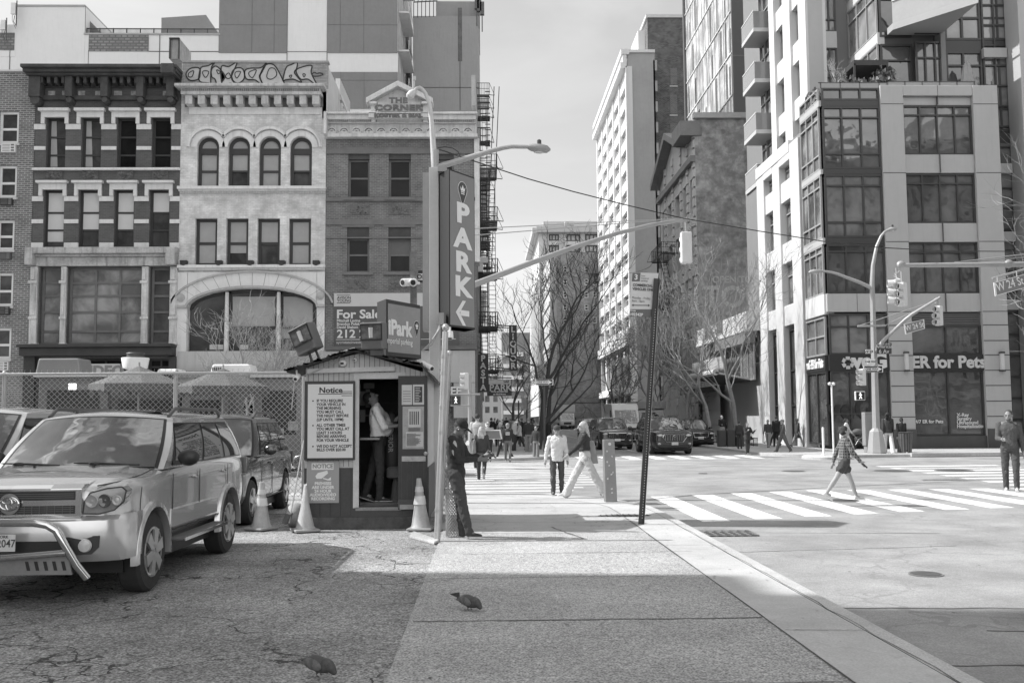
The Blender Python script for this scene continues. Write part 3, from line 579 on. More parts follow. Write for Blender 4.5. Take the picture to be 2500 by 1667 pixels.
# D: "The Corner", red-brown brick with pressed metal roof cornice
D=bld('corner_building',-4,YF,'brown brick corner building with pale metal cornice and lettered gable pediment'); brD=brick(.16,.27,.24,.085,.012,.2,stain=.25,key='D'); crm=mat(.6,.7,.2,1.6,.2,streak=.5)
dx0=cx1+.02; dx1=at(1161,600,Y=YF).x
d1=[RF(850,376,902,483),RF(949,376,1003,483),RF(1058,376,1108,483)]; d2=[RF(847,555,901,665),RF(948,555,1003,665),RF(1056,555,1107,665)]
g0=[RF(1060,895,1100,1030)]
mb=MB(); FF.wall(mb,dx0,dx1,0,ZF(290,980),d1+d2+[RF(815,935,1000,1020)],.3); mb.box(dx0,dx1,YF+.45,YF+18,0,ZF(290,980)-.02); mb.build('wall',brD,D,world=True)
mb=MB(); FB(mb,796,284,1166,289,-.2,.75); FB(mb,800,289,1163,300,0,.6); FB(mb,802,303,1163,306,0,.4); FB(mb,799,306,1163,331,0,.2); FB(mb,796,331,1166,340,0,.4)
for k in range(72): x=803+k*5; FB(mb,x,300,x+2.6,303,0,.5)
FB(mb,1158,340,1171,640,-1.5,.12); FB(mb,796,284,803,338,0,.8)
mb.build('cornice',crm,D,world=True,bevel=.02)
mb=MB(); mb2=MB()
for k in range(12):
    r=RF(802+k*30.1,311,821+k*30.1,326); c=sum(r[:2])/2; a=(r[1]-r[0])/2
    mb.poly([FF.p(c-a*math.cos(PI*i/12),r[2]+a*math.sin(PI*i/12),.21) for i in range(13)])
    archband(mb2,c,r[2],a,a,.05,.2,.3,12); FF.box(mb2,r[0]-.04,r[1]+.04,r[2]-.12,r[2],.2,.34)
    for g in range(5): t=PI*(g+.5)/5; mb2.lathe((c-a*.62*math.cos(t),YF-.22,r[2]+a*.62*math.sin(t)),[(.055,0),(.055,-.02),(.02,-.04)],8,'Y')
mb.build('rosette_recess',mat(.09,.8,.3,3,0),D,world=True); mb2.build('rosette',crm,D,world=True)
mb=MB(); P=[(902,257),(974,219),(1050,257),(1050,262),(902,262)]
def pp(x,y,d=0): q=at(x,y,Y=YF); return Vector((q.x,YF-d,q.z))
mb.prism([pp(x,y,0) for x,y in P],(0,-.3,0)); mb.prism([pp(x,y) for x,y in ((925,256),(1027,256),(1027,303),(925,303))],(0,-.45,0))
for a,b in (((898,258),(974,217)),((974,217),(1058,258))): p,q=pp(*a),pp(*b); mb.add([p+Vector((0,-.75,-.1)),q+Vector((0,-.75,-.1)),q+Vector((0,-.75,.16)),p+Vector((0,-.75,.16)),p+Vector((0,.1,-.1)),q+Vector((0,.1,-.1)),q+Vector((0,.1,.16)),p+Vector((0,.1,.16))],[(0,1,2,3),(4,5,6,7),(0,1,5,4),(1,2,6,5),(2,3,7,6),(3,0,4,7)])
for x in (914,1040): FB(mb,x-9,258,x+9,264,0,.7); FB(mb,x-6,264,x+6,286,0,.5); FB(mb,x-10,286,x+10,298,0,.75); FB(mb,x-6,298,x+6,306,0,.5)
FB(mb,923,268,1030,271,0,.55); FB(mb,923,286,1030,289,0,.8); FB(mb,927,291,1025,301,.5,.8); FB(mb,927,272,1025,284,.4,.8); ped=mb.build('pediment',crm,D,world=True,bevel=.015)
tm=mat(.13,.7,.4,5,0)
for s,y,sz,sx in (('THE',261,.36,1.3),('CORNER',278.5,.37,1.5),('KOSTER & BIAL',297,.24,1.35)): text(ped,s,sz,tm,pp(976,y-2,.83)-D.location,(PI/2,0,0),bold=.02,sx=sx,ext=.03,sp=1.08)
mb=MB(); 
for (y0,y1,d) in ((483,492,.12),(537,549,.08),(579,582,.05),(363,376,.05)): FB(mb,797,y0,1160,y1,0,d)
for h in d1+d2: FF.box(mb,h[0]-.25,h[1]+.25,h[3],h[3]+.35,0,.06); FF.box(mb,h[0]-.2,h[1]+.2,h[2]-.14,h[2],0,.16)
mb.build('stone_band',mat(.16,.8,.2,2,.2),D,world=True)
mb=MB(); rr=random.Random(9)
for (a,b,c,d) in ((850,902,502,525),(949,1001,502,525),(846,900,683,705),(947,1000,683,705)):
    FB(mb,a,c,b,d,0,.03); r=RF(a+4,c+3,b-4,d-3)
    for q in range(26): x=rr.uniform(r[0],r[1]); z=rr.uniform(r[2],r[3]); mb.lathe((x,YF-.03,z),[(rr.uniform(.05,.12),.0),(.03,-.05)],8,'Y')
mb.build('carved_panel',mat(.14,.8,.25,4,.3),D,world=True)
for i,h in enumerate(d1+d2):
    zt_=h[3]; q=MB(); k=.12 if i<3 else .24; zz_=h[2]+(h[3]-h[2])*(1-k); FF.box(q,h[0],h[1],zz_,h[3],-.28,-.06); q.build('transom_panel',mat(.05,.6,.3,3,.1),D,world=True)
    window(D,FF,(h[0],h[1],h[2],zz_),GL2,FR_B,.1,.28,rails=(.52,),blind=(.55,.97) if i==4 else None,bm_=BL_D)
# for-sale board bolted to the brick
fs=thing('sale_board',(XF(970,780),YF,ZF(845,970)),'large sale board with dark lower field on the corner building wall','sign board')
mb=MB(); FB(mb,816,716,1120,845,.02,.1); mb.build('board',mat(.075,.5,.08,2,0),fs,world=True); mb=MB(); FB(mb,816,716,1120,748,.1,.11); mb.build('header',mat(.5,.5,.05,2,0),fs,world=True)
tw=mat(.6,.5,.05,3,0); tk=mat(.03,.5,.05,3,0)
def T(par,s,x,y,sz,m,Y,align='LEFT',bold=0,sx=1,ext=.004,off=None,sp=1,name='lettering'):
    p=at(x,y,Y=Y); return text(par,s,sz,m,p-(par.location if par.type=='EMPTY' else par.parent.location),(PI/2,0,0),bold=bold,align=align,sx=sx,ext=ext,sp=sp,name=name)
T(fs,'AVISON',823,727,.19,tk,YF-.112,bold=.004); T(fs,'YOUNG',823,734.5,.19,tk,YF-.112,bold=.004)
mb=MB(); FB(mb,823,720.5,856,721.8,.11,.115); FB(mb,823,739.5,856,741,.11,.115); mb.build('rule',tk,fs,world=True)
T(fs,'For Sale',821,768,.6,tw,YF-.102,bold=.016,sx=1.12); T(fs,'Mitchell Levine',822,783,.19,tw,YF-.102,bold=.004); T(fs,'Brandon Polakoff',822,791,.19,tw,YF-.102,bold=.004); T(fs,'David Shalom',822,799,.19,tw,YF-.102,bold=.004)
T(fs,'212 2',822,816,.56,tw,YF-.102,bold=.012,sx=1.1); T(fs,'aytristateinvestmentsales',821,836,.19,tw,YF-.102)
mb=MB(); FB(mb,821,828,1113,829.2,.1,.105); mb.build('rule',tw,fs,world=True)
# ground floor of the corner
mb=MB(); FB(mb,796,846,1164,855,0,.4); mb.build('ledge',mat(.12,.7,.2,2,.1),D,world=True)
mb=MB(); FB(mb,796,857,1160,935,.0,.3); FB(mb,1005,935,1062,1020,0,.3); FB(mb,1108,935,1160,1020,0,.3)
for k in range(18): FB(mb,800+k*20,860,801+k*20,934,.3,.31)
mb.build('cladding',mat(.42,.6,.08,1.5,.04,streak=.15),D,world=True)
window(D,FF,RF(1062,935,1108,1018),GL2,FR_D,.1,-.1,rails=(.75,),mull=(.5,),name='shop_window'); window(D,FF,RF(815,935,1000,1018),GL2,FR_D,.1,.28,rails=(.8,),mull=(.25,.5,.75),name='shop_window')
mb=MB(); FB(mb,1101,948,1122,962,.31,.9); s=mb.build('shop_sign',mat(.03,.5,.1,2,0),D,world=True); T(s,'EE',1113,955,.55,tw,YF-.91,'CENTER',.02)
# ------------------------------------------------------------ buildings rising behind the row
YE=82.0
def at2(x,y,Y): p=at(x,y,Y=Y); return (p.x,p.z)
FE=Fac((0,YE,0),(1,0,0),(0,-1,0))
def FP(mb,x0,y0,x1,y1,Y,d0,d1,F=None):
    r=px_front(x0,y0,x1,y1,Y); (F or Fac((0,Y,0),(1,0,0),(0,-1,0))).box(mb,*r,d0,d1)
E_=thing('concrete_building',(-20,YE,0),'pale windowless building with dark wall panels rising behind the old row','building')
pale=mat(.6,.7,.05,.35,.02,streak=.08); pan=mat(.17,.6,.1,.5,.02,streak=.1); pan2=mat(.26,.7,.1,.8,.05); seam=mat(.12,.8,.1,2,0)
r=px_front(-60,84,1010,300,YE); xl=-50; zr=r[3]
mb=MB(); mb.box(xl,at(538,90,Y=YE).x,YE,YE+16,0,zr); mb.box(at(538,90,Y=YE).x,at(972,90,Y=YE).x,YE+.01,YE+16.1,0,60); r2=px_front(40,16,208,84,YE); mb.box(r2[0],r2[1],YE-.02,YE+9,zr-3,r2[3]); mb.box(xl,r2[0],YE-.03,YE+4,zr-2,ZF(80,20)*YE/YF-.5); mb.build('wall',pale,E_,world=True)
mb=MB(); FP(mb,39,13,209,17,YE,-9,.1); FP(mb,205,82,538,86,YE,-3,.08); mb.build('coping',mat(.3,.6,.1,2,0),E_,world=True)
for (x0,y0,x1,y1,m) in ((538,-400,703,130,pan),(800,-400,971,130,pan),(800,177,971,266,pan)):
    mb=MB(); FP(mb,x0,y0,x1,y1,YE,.0,.06); pp_=mb.build('dark_panel',m,E_,world=True); mb=MB()
    for yy in (62,197):
        if y0<yy<y1: FP(mb,x0,yy-.5,x1,yy+.5,YE,.06,.075)
    for xx in (618,672,832,889):
        if x0<xx<x1: FP(mb,xx-.5,y0,xx+.5,y1,YE,.06,.075)
    mb.build('seam',seam,pp_,world=True)
mb=MB()
for (x0,y0,x1,y1) in ((217,86,363,126),(-60,81,36,124)): FP(mb,x0,y0,x1,y1,YE,0,.05)
mb.build('brick_panel',brick(.2,.12,.5,.25,.06,.25,key='bp'),E_,world=True)
mb=MB()
for (x0,y0,x1,y1) in ((388.5,86,390.5,176),(23,124,25,172),(215,124,216,175),(216,126,1000,127),(363,126.5,538,127.5),(702,-300,703.5,177),(799,-300,800.5,180),(208,16,209,84)): FP(mb,x0,y0,x1,y1,YE,.0,.03)
mb.build('seam',seam,E_,world=True)
# roof rail, penthouse, stair wedge
mb=MB(); a=at(208,67,Y=YE); b=at(537,68,Y=YE); zt=a.z
for k in range(120): x=a.x+(b.x-a.x)*k/119; mb.box(x-.014,x+.014,YE+.3,YE+.33,zr,zt)
for k in range(11): x=a.x+(b.x-a.x)*k/10; mb.box(x-.04,x+.04,YE+.28,YE+.35,zr,zt+.05)
mb.box(a.x,b.x,YE+.27,YE+.35,zt-.04,zt+.03); mb.box(a.x,b.x,YE+.27,YE+.35,zr+.1,zr+.15); mb.build('roof_railing',FR_D,E_,world=True)
P=[at2(394,84,YE+2),at2(394,44,YE+2),at2(503,37,YE+2),at2(514,55,YE+2),at2(534,84,YE+2)]
mb=MB(); mb.prism([(x,YE+2,z) for x,z in P],(0,6,0)); mb.build('penthouse',mat(.19,.6,.1,.6,0),E_,world=True)
P=[at2(208,38,YE+1),at2(247,84,YE+1),at2(208,84,YE+1)]; mb=MB(); mb.prism([(x,YE+1,z) for x,z in P],(0,5,0)); mb.build('stair_slope',pan,E_,world=True)
# small door-like shaft on roof edge (between B and C)
mb=MB(); FP(mb,442,129,466,176,YF+6,.0,2.0); ch=mb.build('roof_hatch',mat(.3,.8,.35,2,.3,streak=.8),B,world=True)
mb=MB(); FP(mb,442,128,444.5,176,YF+6,2,2.1); FP(mb,464,128,466,176,YF+6,2,2.1); FP(mb,442,127,466,130,YF+6,2,2.1); mb.build('frame',FR_D,ch,world=True)
# antennas
for (x,y0,y1,lb) in ((33,8,36,'tall white cell antenna at the corner of the pale rooftop block'),(8,50,74,'short white cell antenna on the far left roof edge')):
    p=at(x,y1,Y=YE-.5); q=at(x,y0,Y=YE-.5); o=thing('antenna',p,lb,'antenna','cell antennas on the roof'); mb=MB(); h=q.z-p.z; mb.box(-.2,.2,-.15,.15,0,h); mb.build('panel',OFFW,o,bevel=.03); mb=MB(); mb.tube([(.25,0,-.9),(.25,0,h+.2)],.05,6); mb.tube([(.1,0,-.1),(.0,.05,-.6),(.25,.05,-1.0)],.03,5); mb.tube([(-.1,0,-.05),(-.12,.05,-.5),(.2,.05,-1.2)],.02,5); mb.tube([(0,0,h*.8),(.25,0,h*.8)],.04,5); mb.build('mast',DKSTEEL,o)
# side with windows of the pale block: faces 24th street
XS=at(972,100,Y=YE).x; FS=Fac((XS,YE,0),(0,1,0),(1,0,0))
mb=MB(); hl=[(1.2+k*2.6,2.4+k*2.6,z,z+2.2) for k in range(5) for z in [18+3.4*j for j in range(12)]]
FS.wall(mb,0,15,0,60,hl,.25,.02); mb.build('side_wall',mat(.45,.7,.08,1,0),E_,world=True); mb=MB()
for h in hl: mb.quad(FS.p(h[0],h[2],-.2),FS.p(h[1],h[2],-.2),FS.p(h[1],h[3],-.2),FS.p(h[0],h[3],-.2))
tag(mb.build('window',GL,E_,world=True),kind='stuff')
mb=MB()
for z in [20+3.4*j for j in range(12)]: FS.box(mb,.6,6,z-.5,z-.35,0,.9); FS.box(mb,.6,6,z+.5,z+.56,.85,.9); FS.box(mb,.6,.66,z-.4,z+.55,.85,.9); FS.box(mb,5.9,5.96,z-.4,z+.55,.85,.9)
mb.build('balcony',OFFW,E_,world=True)
# grey building behind the corner house
Yg=89.; gm=mat(.3,.7,.08,.4,.02,streak=.15)
g_=thing('grey_building',(-3,Yg,0),'tall grey plastered wall behind the corner building with rust streak and roof gear','building')
r=px_front(1008,40,1170,290,Yg); rr_=px_front(1082,-200,1170,40,Yg)
mb=MB(); mb.box(r[0],r[1],Yg,Yg+14,0,r[3]); mb.box(r[0]+2.1,rr_[1],Yg+1,Yg+10,r[3],at(1120,4,Y=Yg+1).z); mb.build('wall',gm,g_,world=True)
mb=MB(); FP(mb,1008,213.5,1170,215,Yg,0,.04); FP(mb,1122,40,1124,270,Yg,0,.04); mb.build('seam',mat(.14,.8,.1,2,0),g_,world=True)
mb=MB(); FP(mb,1118,20,1128,150,Yg,.0,.03); mb.build('rust_streak',mat(.13,.9,.5,2,0),g_,world=True)
mb=MB()
for x,y in ((1170,14),(1177,22),(1164,8)):
    q=at(x,y,Y=Yg); mb.box(q.x-.2,q.x+.2,Yg-.2,Yg+.2,q.z-.6,q.z+.6); mb.box(q.x-.05,q.x+.05,Yg-.05,Yg+.05,q.z-2.2,q.z)
q=at(1010,6,Y=Yg); q2=at(1068,3,Y=Yg)
for i in range(6): a=q+(q2-q)*i/6; b=q+(q2-q)*(i+1)/6; mb.tube([a,b],.06,4); mb.tube([a+Vector((0,0,1.0)),b+Vector((0,0,1.0))],.06,4); mb.tube([a,b+Vector((0,0,1.0))],.04,4); mb.tube([a,a+Vector((0,0,-1.5))],.05,4)
mb.build('roof_gear',FR_G,g_,world=True)
# thin pale side piece of C (its right flank) and stair gear on D's roof
mb=MB(); F3=Fac((cx1,YF,0),(0,1,0),(1,0,0)); F3.box(mb,.0,15,ZF(290,800),ZF(155,800),-.2,.02); mb.build('side_wall',mat(.6,.7,.1,1,.1,streak=.3),C,world=True)
mb=MB(); r=px_front(819,192,830,285,YF+4); mb.box(r[0],r[1],YF+4,YF+8,r[2],r[3]); mb.build('roof_shed',OFFW,D,world=True)
mb=MB(); p=at(832,232,Y=YF+4); q=at(852,282,Y=YF+4); mb.tube([p,q],.06,5)
for k in range(3): z=q.z+.15+.35*k; mb.box(p.x+.1,q.x-.1-.2*k,YF+4,YF+4.5,z,z+.06)
mb.build('roof_stair',OFFW,D,world=True)
# F: building beyond the corner on the south side of 24th, with fire escapes
Fb=thing('loft_building',(-1,72,0),'narrow side of the loft building carrying tall iron fire escapes','building')
F4=Fac((-.6,66.8,0),(0,1,0),(1,0,0)); H=at(1178,280,Y=72).z
mb=MB(); hl=[(1.5+k*4,3.3+k*4,z,z+2.2) for k in range(6) for z in [5+3.75*j for j in range(6)]]
F4.wall(mb,0,26,0,H-2,hl,.3); mb.box(-8,-.9,67,92,0,H-2.02); mb.build('wall',mat(.4,.7,.2,1,.1,streak=.4),Fb,world=True)
mb=MB()
for h in hl: mb.quad(F4.p(h[0],h[2],-.25),F4.p(h[1],h[2],-.25),F4.p(h[1],h[3],-.25),F4.p(h[0],h[3],-.25))
mb.build('window',GL,Fb,world=True)
irb=mat(.03,.6,.2,5,.1)
def fire_escape(name,x0,Y,ys,xw,label,parent_xy,depth=3.2,rail=1.0,group='iron fire escapes',X=None,sgn=1):
    """stacked iron balconies on a wall at X=x0 sticking out by xw; ys = list of deck z"""
    o=thing(name,(x0,Y,0),label,'fire escape',group)
    for i,z in enumerate(ys):
        mb=MB(); 
        for k in range(9): y=Y+depth*k/8; mb.box(x0,x0+sgn*xw,y-.03,y+.06,z-.05,z)
        mb.box(x0,x0+sgn*xw,Y-.04,Y+.04,z-.14,z+.02); mb.box(x0,x0+sgn*xw,Y+depth-.04,Y+depth+.04,z-.14,z+.02); mb.box(x0+sgn*(xw-.05),x0+sgn*xw,Y,Y+depth,z-.12,z+.02)
        for t in (Y,Y+depth):
            mb.box(x0,x0+sgn*xw,t-.02,t+.02,z+rail-.04,z+rail); mb.box(x0,x0+sgn*xw,t-.015,t+.015,z+rail*.5,z+rail*.5+.03)
            for k in range(9): x=x0+sgn*xw*k/8; mb.box(x-.014,x+.014,t-.012,t+.012,z,z+rail)
            mb.tube([(x0+sgn*xw,t,z),(x0+sgn*(xw+.42),t,z-.04)],.03,4); mb.tube([(x0+sgn*xw,t,z+rail),(x0+sgn*(xw+.42),t,z)],.022,4)
        mb.box(x0+sgn*(xw-.03),x0+sgn*xw,Y,Y+depth,z+rail-.04,z+rail)
        for k in range(15): y=Y+depth*k/14; mb.box(x0+sgn*(xw-.03),x0+sgn*xw,y-.012,y+.012,z,z+rail)
        mb.build('balcony',irb,o,world=True)
        if i+1<len(ys):
            z2=ys[i+1]; mb=MB(); a=Vector((x0+sgn*.25,Y+.4,z)); b=Vector((x0+sgn*.25,Y+depth-.4,z2))
            for dx in (0,.5): mb.tube([a+Vector((sgn*dx,0,0)),b+Vector((sgn*dx,0,0))],.035,4)
            n=10
            for k in range(1,n): c=a+(b-a)*k/n; mb.box(c.x,c.x+sgn*.5,c.y-.1,c.y+.1,c.z-.015,c.z+.015)
            # straight ladder at the outer edge
            for dx in (.15,.6): mb.tube([(x0+sgn*(xw-dx),Y-.02,z),(x0+sgn*(xw-dx),Y-.02,z2)],.025,4)
            for k in range(12): zz=z+(z2-z)*k/12; mb.box(x0+sgn*(xw-.6),x0+sgn*(xw-.15),Y-.03,Y,zz,zz+.03)
            mb.build('ladder',irb,o,world=True)
    return o
zs=[at(1200,y,Y=70).z for y in (1000,925,860,790,700,655,583,537)]
fire_escape('fire_escape',-.58,67.0,[4.9,7.9,11.6,15.2,18.9],1.45,'near wide iron fire escape stack above the pasta sign',None,3.0)
fire_escape('fire_escape',-.58,78.0,[at(1200,y,Y=78).z for y in (800,690,590,455,440,300,232)][::2][:4],1.0,'farther narrow iron fire escape reaching up against the sky',None,3.4)
o=thing('roof_ladder',(1.2,84,0),'long thin iron ladder rising above the fire escapes to the roof','ladder'); mb=MB()
z0=14;z1=at(1195,212,Y=84).z
for dx in (-.22,.22): mb.tube([(.3+dx,84,z0),(1.1+dx,84,z1)],.05,4)
for k in range(34): z=z0+(z1-z0)*k/34; mb.box(.08,.52,83.97,84.03,z,z+.07)
mb.build('ladder_frame',irb,o,world=True); mb=MB()
for z in (z1-2.8,z1-5,z1-13,z1-16):
    mb.box(-.6,.5,83.8,85,z,z+.12)
    for k in range(8): mb.box(-.6+.14*k,-.57+.14*k,83.8,83.84,z,z+1.3)
    mb.box(-.6,.5,83.8,83.84,z+1.25,z+1.33); mb.tube([(.5,83.9,z+.05),(.85,83.9,z)],.04,4); mb.tube([(.5,83.9,z+1.3),(.85,83.9,z)],.03,4)
mb.build('platform',irb,o,world=True)
# taller part of the loft building seen behind
pass
for (x0_,y0_,x1_,y1_,lb,wd,Y) in ((1166,865,1193,957,'dark vertical sign reading pasta below the fire escape','PASTA',60),(1243,794,1262,905,'tall dark vertical sign reading liquor on iron brackets','LIQUOR',74)):
    r=px_front(x0_,y0_,x1_,y1_,Y); o=thing('vertical_sign',((r[0]+r[1])/2,Y,r[2]),lb,'shop sign'); mb=MB(); mb.box(r[0],r[1],Y-.15,Y+.15,r[2],r[3]); mb.build('sign_box',mat(.04,.5,.1,3,0),o,world=True)
    n=len(wd)
    for i,ch in enumerate(wd): z=r[3]-(r[3]-r[2])*(i+.5)/n*.96-(r[3]-r[2])*.02; text(o,ch,(r[3]-r[2])/n*1.08,mat(.6,.5,.05,3,0),Vector(((r[0]+r[1])/2,Y-.16,z))-o.location,(PI/2,0,0),bold=.02,ext=.01)
    mb=MB()
    for z in (r[2]+.1,r[3]-.1): mb.tube([(-.4,Y,z+.3),((r[0]+r[1])/2,Y,z)],.04,5); mb.tube([(-.4,Y,z-.1),(r[0],Y,z-.1)],.03,5)
    mb.build('bracket',irb,o,world=True)
r=px_front(1189,926,1249,966,66); o=thing('parking_sign',((r[0]+r[1])/2,66,r[2]),'dark parking sign half hidden by the fire escape','shop sign')
mb=MB(); mb.box(*r[:2],65.9,66.1,*r[2:]); mb.build('sign_box',mat(.05,.5,.1,3,0),o,world=True); mb=MB(); z=r[3]-.32; mb.box(r[0]+.1,r[1]-.05,65.86,65.9,z,r[3]-.03); mb.build('header',OFFW,o,world=True)
for s,z,sz,x in (('PARK',.52,.62,.55),('Please use Entrance',.3,.14,.5),('on 23rd Street',.14,.14,.5)): text(o,s,sz,tw,Vector((r[0]+(r[1]-r[0])*x,65.85,r[2]+(r[3]-r[2])*z-.05))-o.location,(PI/2,0,0),bold=.012,ext=.004)
text(o,'LAZ',.2,tk,Vector((r[1]-.35,65.84,r[3]-.16))-o.location,(PI/2,0,0),bold=.01,ext=.004)
mb=MB(); mb.tube([(-.4,66,r[3]+.15),(r[1],66,r[3]+.1)],.04,5); mb.build('bracket',irb,o,world=True)
# ground level storefront of the corner building side and further south-side buildings
def side_block(name,Y0,Y1,H,X0,depth,wm,label,face=1,bay=3.4,fl=3.8,z0=5.2,ww=1.5,wh=2.2,arch=False,trim=None,cor=.8,pil=False,gw=True,wmat=None,vis=None):
    """building along 24th; face=+1 looks to +X (south side), -1 looks to -X (north side)"""
    o=thing(name,(X0,(Y0+Y1)/2,0),label,'building'); F=Fac((X0,Y0,0),(0,1,0),(face,0,0)); Ln=Y1-Y0; hl=[]
    nb=max(1,int((Ln-.6)/bay)); off=(Ln-nb*bay)/2; nf=int((H-z0-1.2)/fl)
    for k in range(nb):
        for j in range(nf): u=off+bay*k+(bay-ww)/2; hl.append((u,u+ww,z0+fl*j+.6,z0+fl*j+.6+wh))
    gl=[(off+bay*k+.35,off+bay*(k+1)-.35,.5,z0-1.1) for k in range(nb)] if gw else []
    mb=MB(); F.wall(mb,0,Ln,0,H,hl+gl,.3); x1=X0-face*depth; mb.box(X0-face*.35,x1,Y0+.02,Y1-.02,0,H-.02); 
    mb.quad((X0,Y0,0),(X0-face*.35,Y0,0),(X0-face*.35,Y0,H),(X0,Y0,H)); mb.quad((X0,Y0,H),(X0-face*.36,Y0,H),(X0-face*.36,Y1,H),(X0,Y1,H))
    mb.build('wall',wm,o,world=True)
    for h in hl[:90]:
        m=MB(); m.quad(F.p(h[0],h[2],-.25),F.p(h[1],h[2],-.25),F.p(h[1],h[3],-.25),F.p(h[0],h[3],-.25)); wo=m.build('window',wmat or GL,o,world=True)
        m=MB(); zc=(h[2]+h[3])/2; F.box(m,h[0],h[1],zc-.05,zc+.05,-.24,-.15); F.box(m,h[0],h[0]+.08,h[2],h[3],-.24,-.16); F.box(m,h[1]-.08,h[1],h[2],h[3],-.24,-.16)
        if ww>2: 
            for t in (.33,.66): u=h[0]+(h[1]-h[0])*t; F.box(m,u-.06,u+.06,h[2],h[3],-.24,-.14)
        m.build('frame',trim or FR_G,wo,world=True)
    if gl:
        m=MB(); 
        for h in gl: m.quad(F.p(h[0],h[2],-.28),F.p(h[1],h[2],-.28),F.p(h[1],h[3],-.28),F.p(h[0],h[3],-.28))
        m.build('shop_window',GL2,o,world=True)
    m=MB(); t=trim or OFFW; F.box(m,-.1,Ln+.1,H-.9,H-.3,0,cor*.6); F.box(m,-.15,Ln+.15,H-.3,H+.1,-.2,cor); F.box(m,0,Ln,z0-.7,z0-.2,0,.35)
    for k in range(nb+1): 
        if pil: F.box(m,off+bay*k-.28,off+bay*k+.28,0,H-.9,0,.16)
    for h in hl: F.box(m,h[0]-.1,h[1]+.1,h[2]-.18,h[2],0,.14)
    m.build('trim',t,o,world=True)
    return o
side_block('side_building',YF+18.05,66.7,12.5,-.6,9,mat(.22,.8,.2,1,.1),'low dark storefront building on the south side behind the corner building')
side_block('side_building',100,140,26,-.6,12,mat(.34,.8,.15,1,.1),'middle height stone building on the south side of the far street')
side_block('side_building',142,180,20,-.6,12,brick(.2,.3,key='s3'),'brick building far down the south side of the street')
# far apartment slab closing the view on the left and classical block at the right of the gap
for (x0,x1,y0,Y,lb,m,fl,bw,bal) in ((1226,1310,812,255,'distant brown apartment slab with white balconies',brick(.17,.25,.3,.1,.01,.1,key='ap'),3.0,4.2,1),(1300,1316,782,240,'distant pale narrow tower behind the bare tree',mat(.4,.7,.1,.3,0),3.2,3,0)):
    r=px_front(x0,y0,x1,1010,Y); o=thing('apartment_building',((r[0]+r[1])/2,Y,0),lb,'building'); F=Fac((0,Y,0),(1,0,0),(0,-1,0)); xa,xb,H=r[0],r[1],r[3]
    hl=[(u,u+1.5,z,z+1.4) for u in [xa+1+bw*k*.55 for k in range(int((xb-xa-2)/(bw*.55)))] for z in [3+fl*j for j in range(int((H-4)/fl))]]
    mb=MB(); F.wall(mb,xa,xb,0,H,hl,.3); mb.box(xa,xb,Y+.5,Y+12,0,H-.1); mb.build('wall',m,o,world=True); mb=MB()
    for h in hl: mb.quad(F.p(h[0],h[2],-.2),F.p(h[1],h[2],-.2),F.p(h[1],h[3],-.2),F.p(h[0],h[3],-.2))
    tag(mb.build('window',mat(.3,.4,.4,.5,0),o,world=True),kind='stuff')
    if bal:
        mb=MB()
        for j in range(int((H-4)/fl)): F.box(mb,xa+.3,xa+5.5,2.4+fl*j,3.4+fl*j,0,1.3)
        mb.build('balcony',OFFW,o,world=True)
Yc=172.; F=Fac((0,Yc,0),(1,0,0),(0,-1,0)); o=thing('classical_building',(12,Yc,0),'tall pale classical office block closing the far right of the street','building')
r=px_front(1318,557,1475,1012,Yc); 
hl=[px_front(a,b,c,d,Yc) for a,b,c,d in ((1340,571,1365,588),(1383,571,1417,589),(1429,571,1460,589),(1340,598,1365,616),(1383,598,1417,616),(1429,598,1460,616))]
mb=MB(); F.wall(mb,r[0],40,0,r[3],hl,.4); mb.box(r[0],40,Yc+.6,Yc+30,0,r[3]); mb.build('wall',mat(.52,.7,.08,.3,.03),o,world=True); mb=MB()
F.box(mb,r[0]-.5,40,r[3]-.9,r[3]+.1,0,1.1); F.box(mb,r[0],40,r[3]-7.3,r[3]-6.8,0,.5); FP(mb,1325,546,1474,557,Yc+6,0,2); FP(mb,1378,543,1400,552,Yc+1,0,1)
for x in (1333,1372,1422,1466): FP(mb,x-2.5,566,x+2.5,617,Yc,0,.3)
mb.build('trim',mat(.4,.7,.08,.3,.03),o,world=True); 
for h in hl: window(o,F,h,mat(.4,.5,.5,.5,0),FR_G,.25,.35,mull=(.33,.66))
Fl=Fac((r[0],Yc,0),(0,1,0),(-1,0,0)); mb=MB()
for k in range(9): Fl.box(mb,1.5+3*k,2.6+3*k,8,r[3]-9,.0,.3)
Fl.box(mb,-.5,30,r[3]-1,r[3],0,1.2); mb.build('pilaster',mat(.42,.7,.08,.3,.03),o,world=True)
Yb=150.; F=Fac((0,Yb,0),(1,0,0),(0,-1,0)); o=thing('brick_building',(13,Yb,0),'dark brown brick block with small white windows in front of the classical office block','building')
r=px_front(1360,616,1480,1012,Yb); hl=[px_front(a,b,a+10,b+16,Yb) for a in (1375,1427,1447) for b in (649,680,711,742,773)]
mb=MB(); F.wall(mb,r[0],32,0,r[3],hl,.3); mb.box(r[0],32,Yb+.5,Yb+18,0,r[3]); mb.build('wall',brick(.25,.33,.3,.12,.02,.2,stain=.4,key='yb'),o,world=True)
for h in hl: window(o,F,h,GL,OFFW,.14,.2,rails=(.5,))
mb=MB(); q=px_front(1345,622,1360,1012,Yb); mb.box(q[0],q[1],Yb+1,Yb+18,0,q[3]); 
for k in range(int((q[3]-9)/2.2)): z=8+2.2*k; mb.box(q[0]-.2,q[0],Yb+1,Yb+18,z,z+.5)
mb.build('stone_flank',mat(.45,.7,.1,.4,.05),o,world=True)
# ------------------------------------------------------------ north side of 24th street: right half of the picture
def YX(px,X,py=600): return at(px,py,X=X).y      # depth on a wall plane X=const
XN=16.75
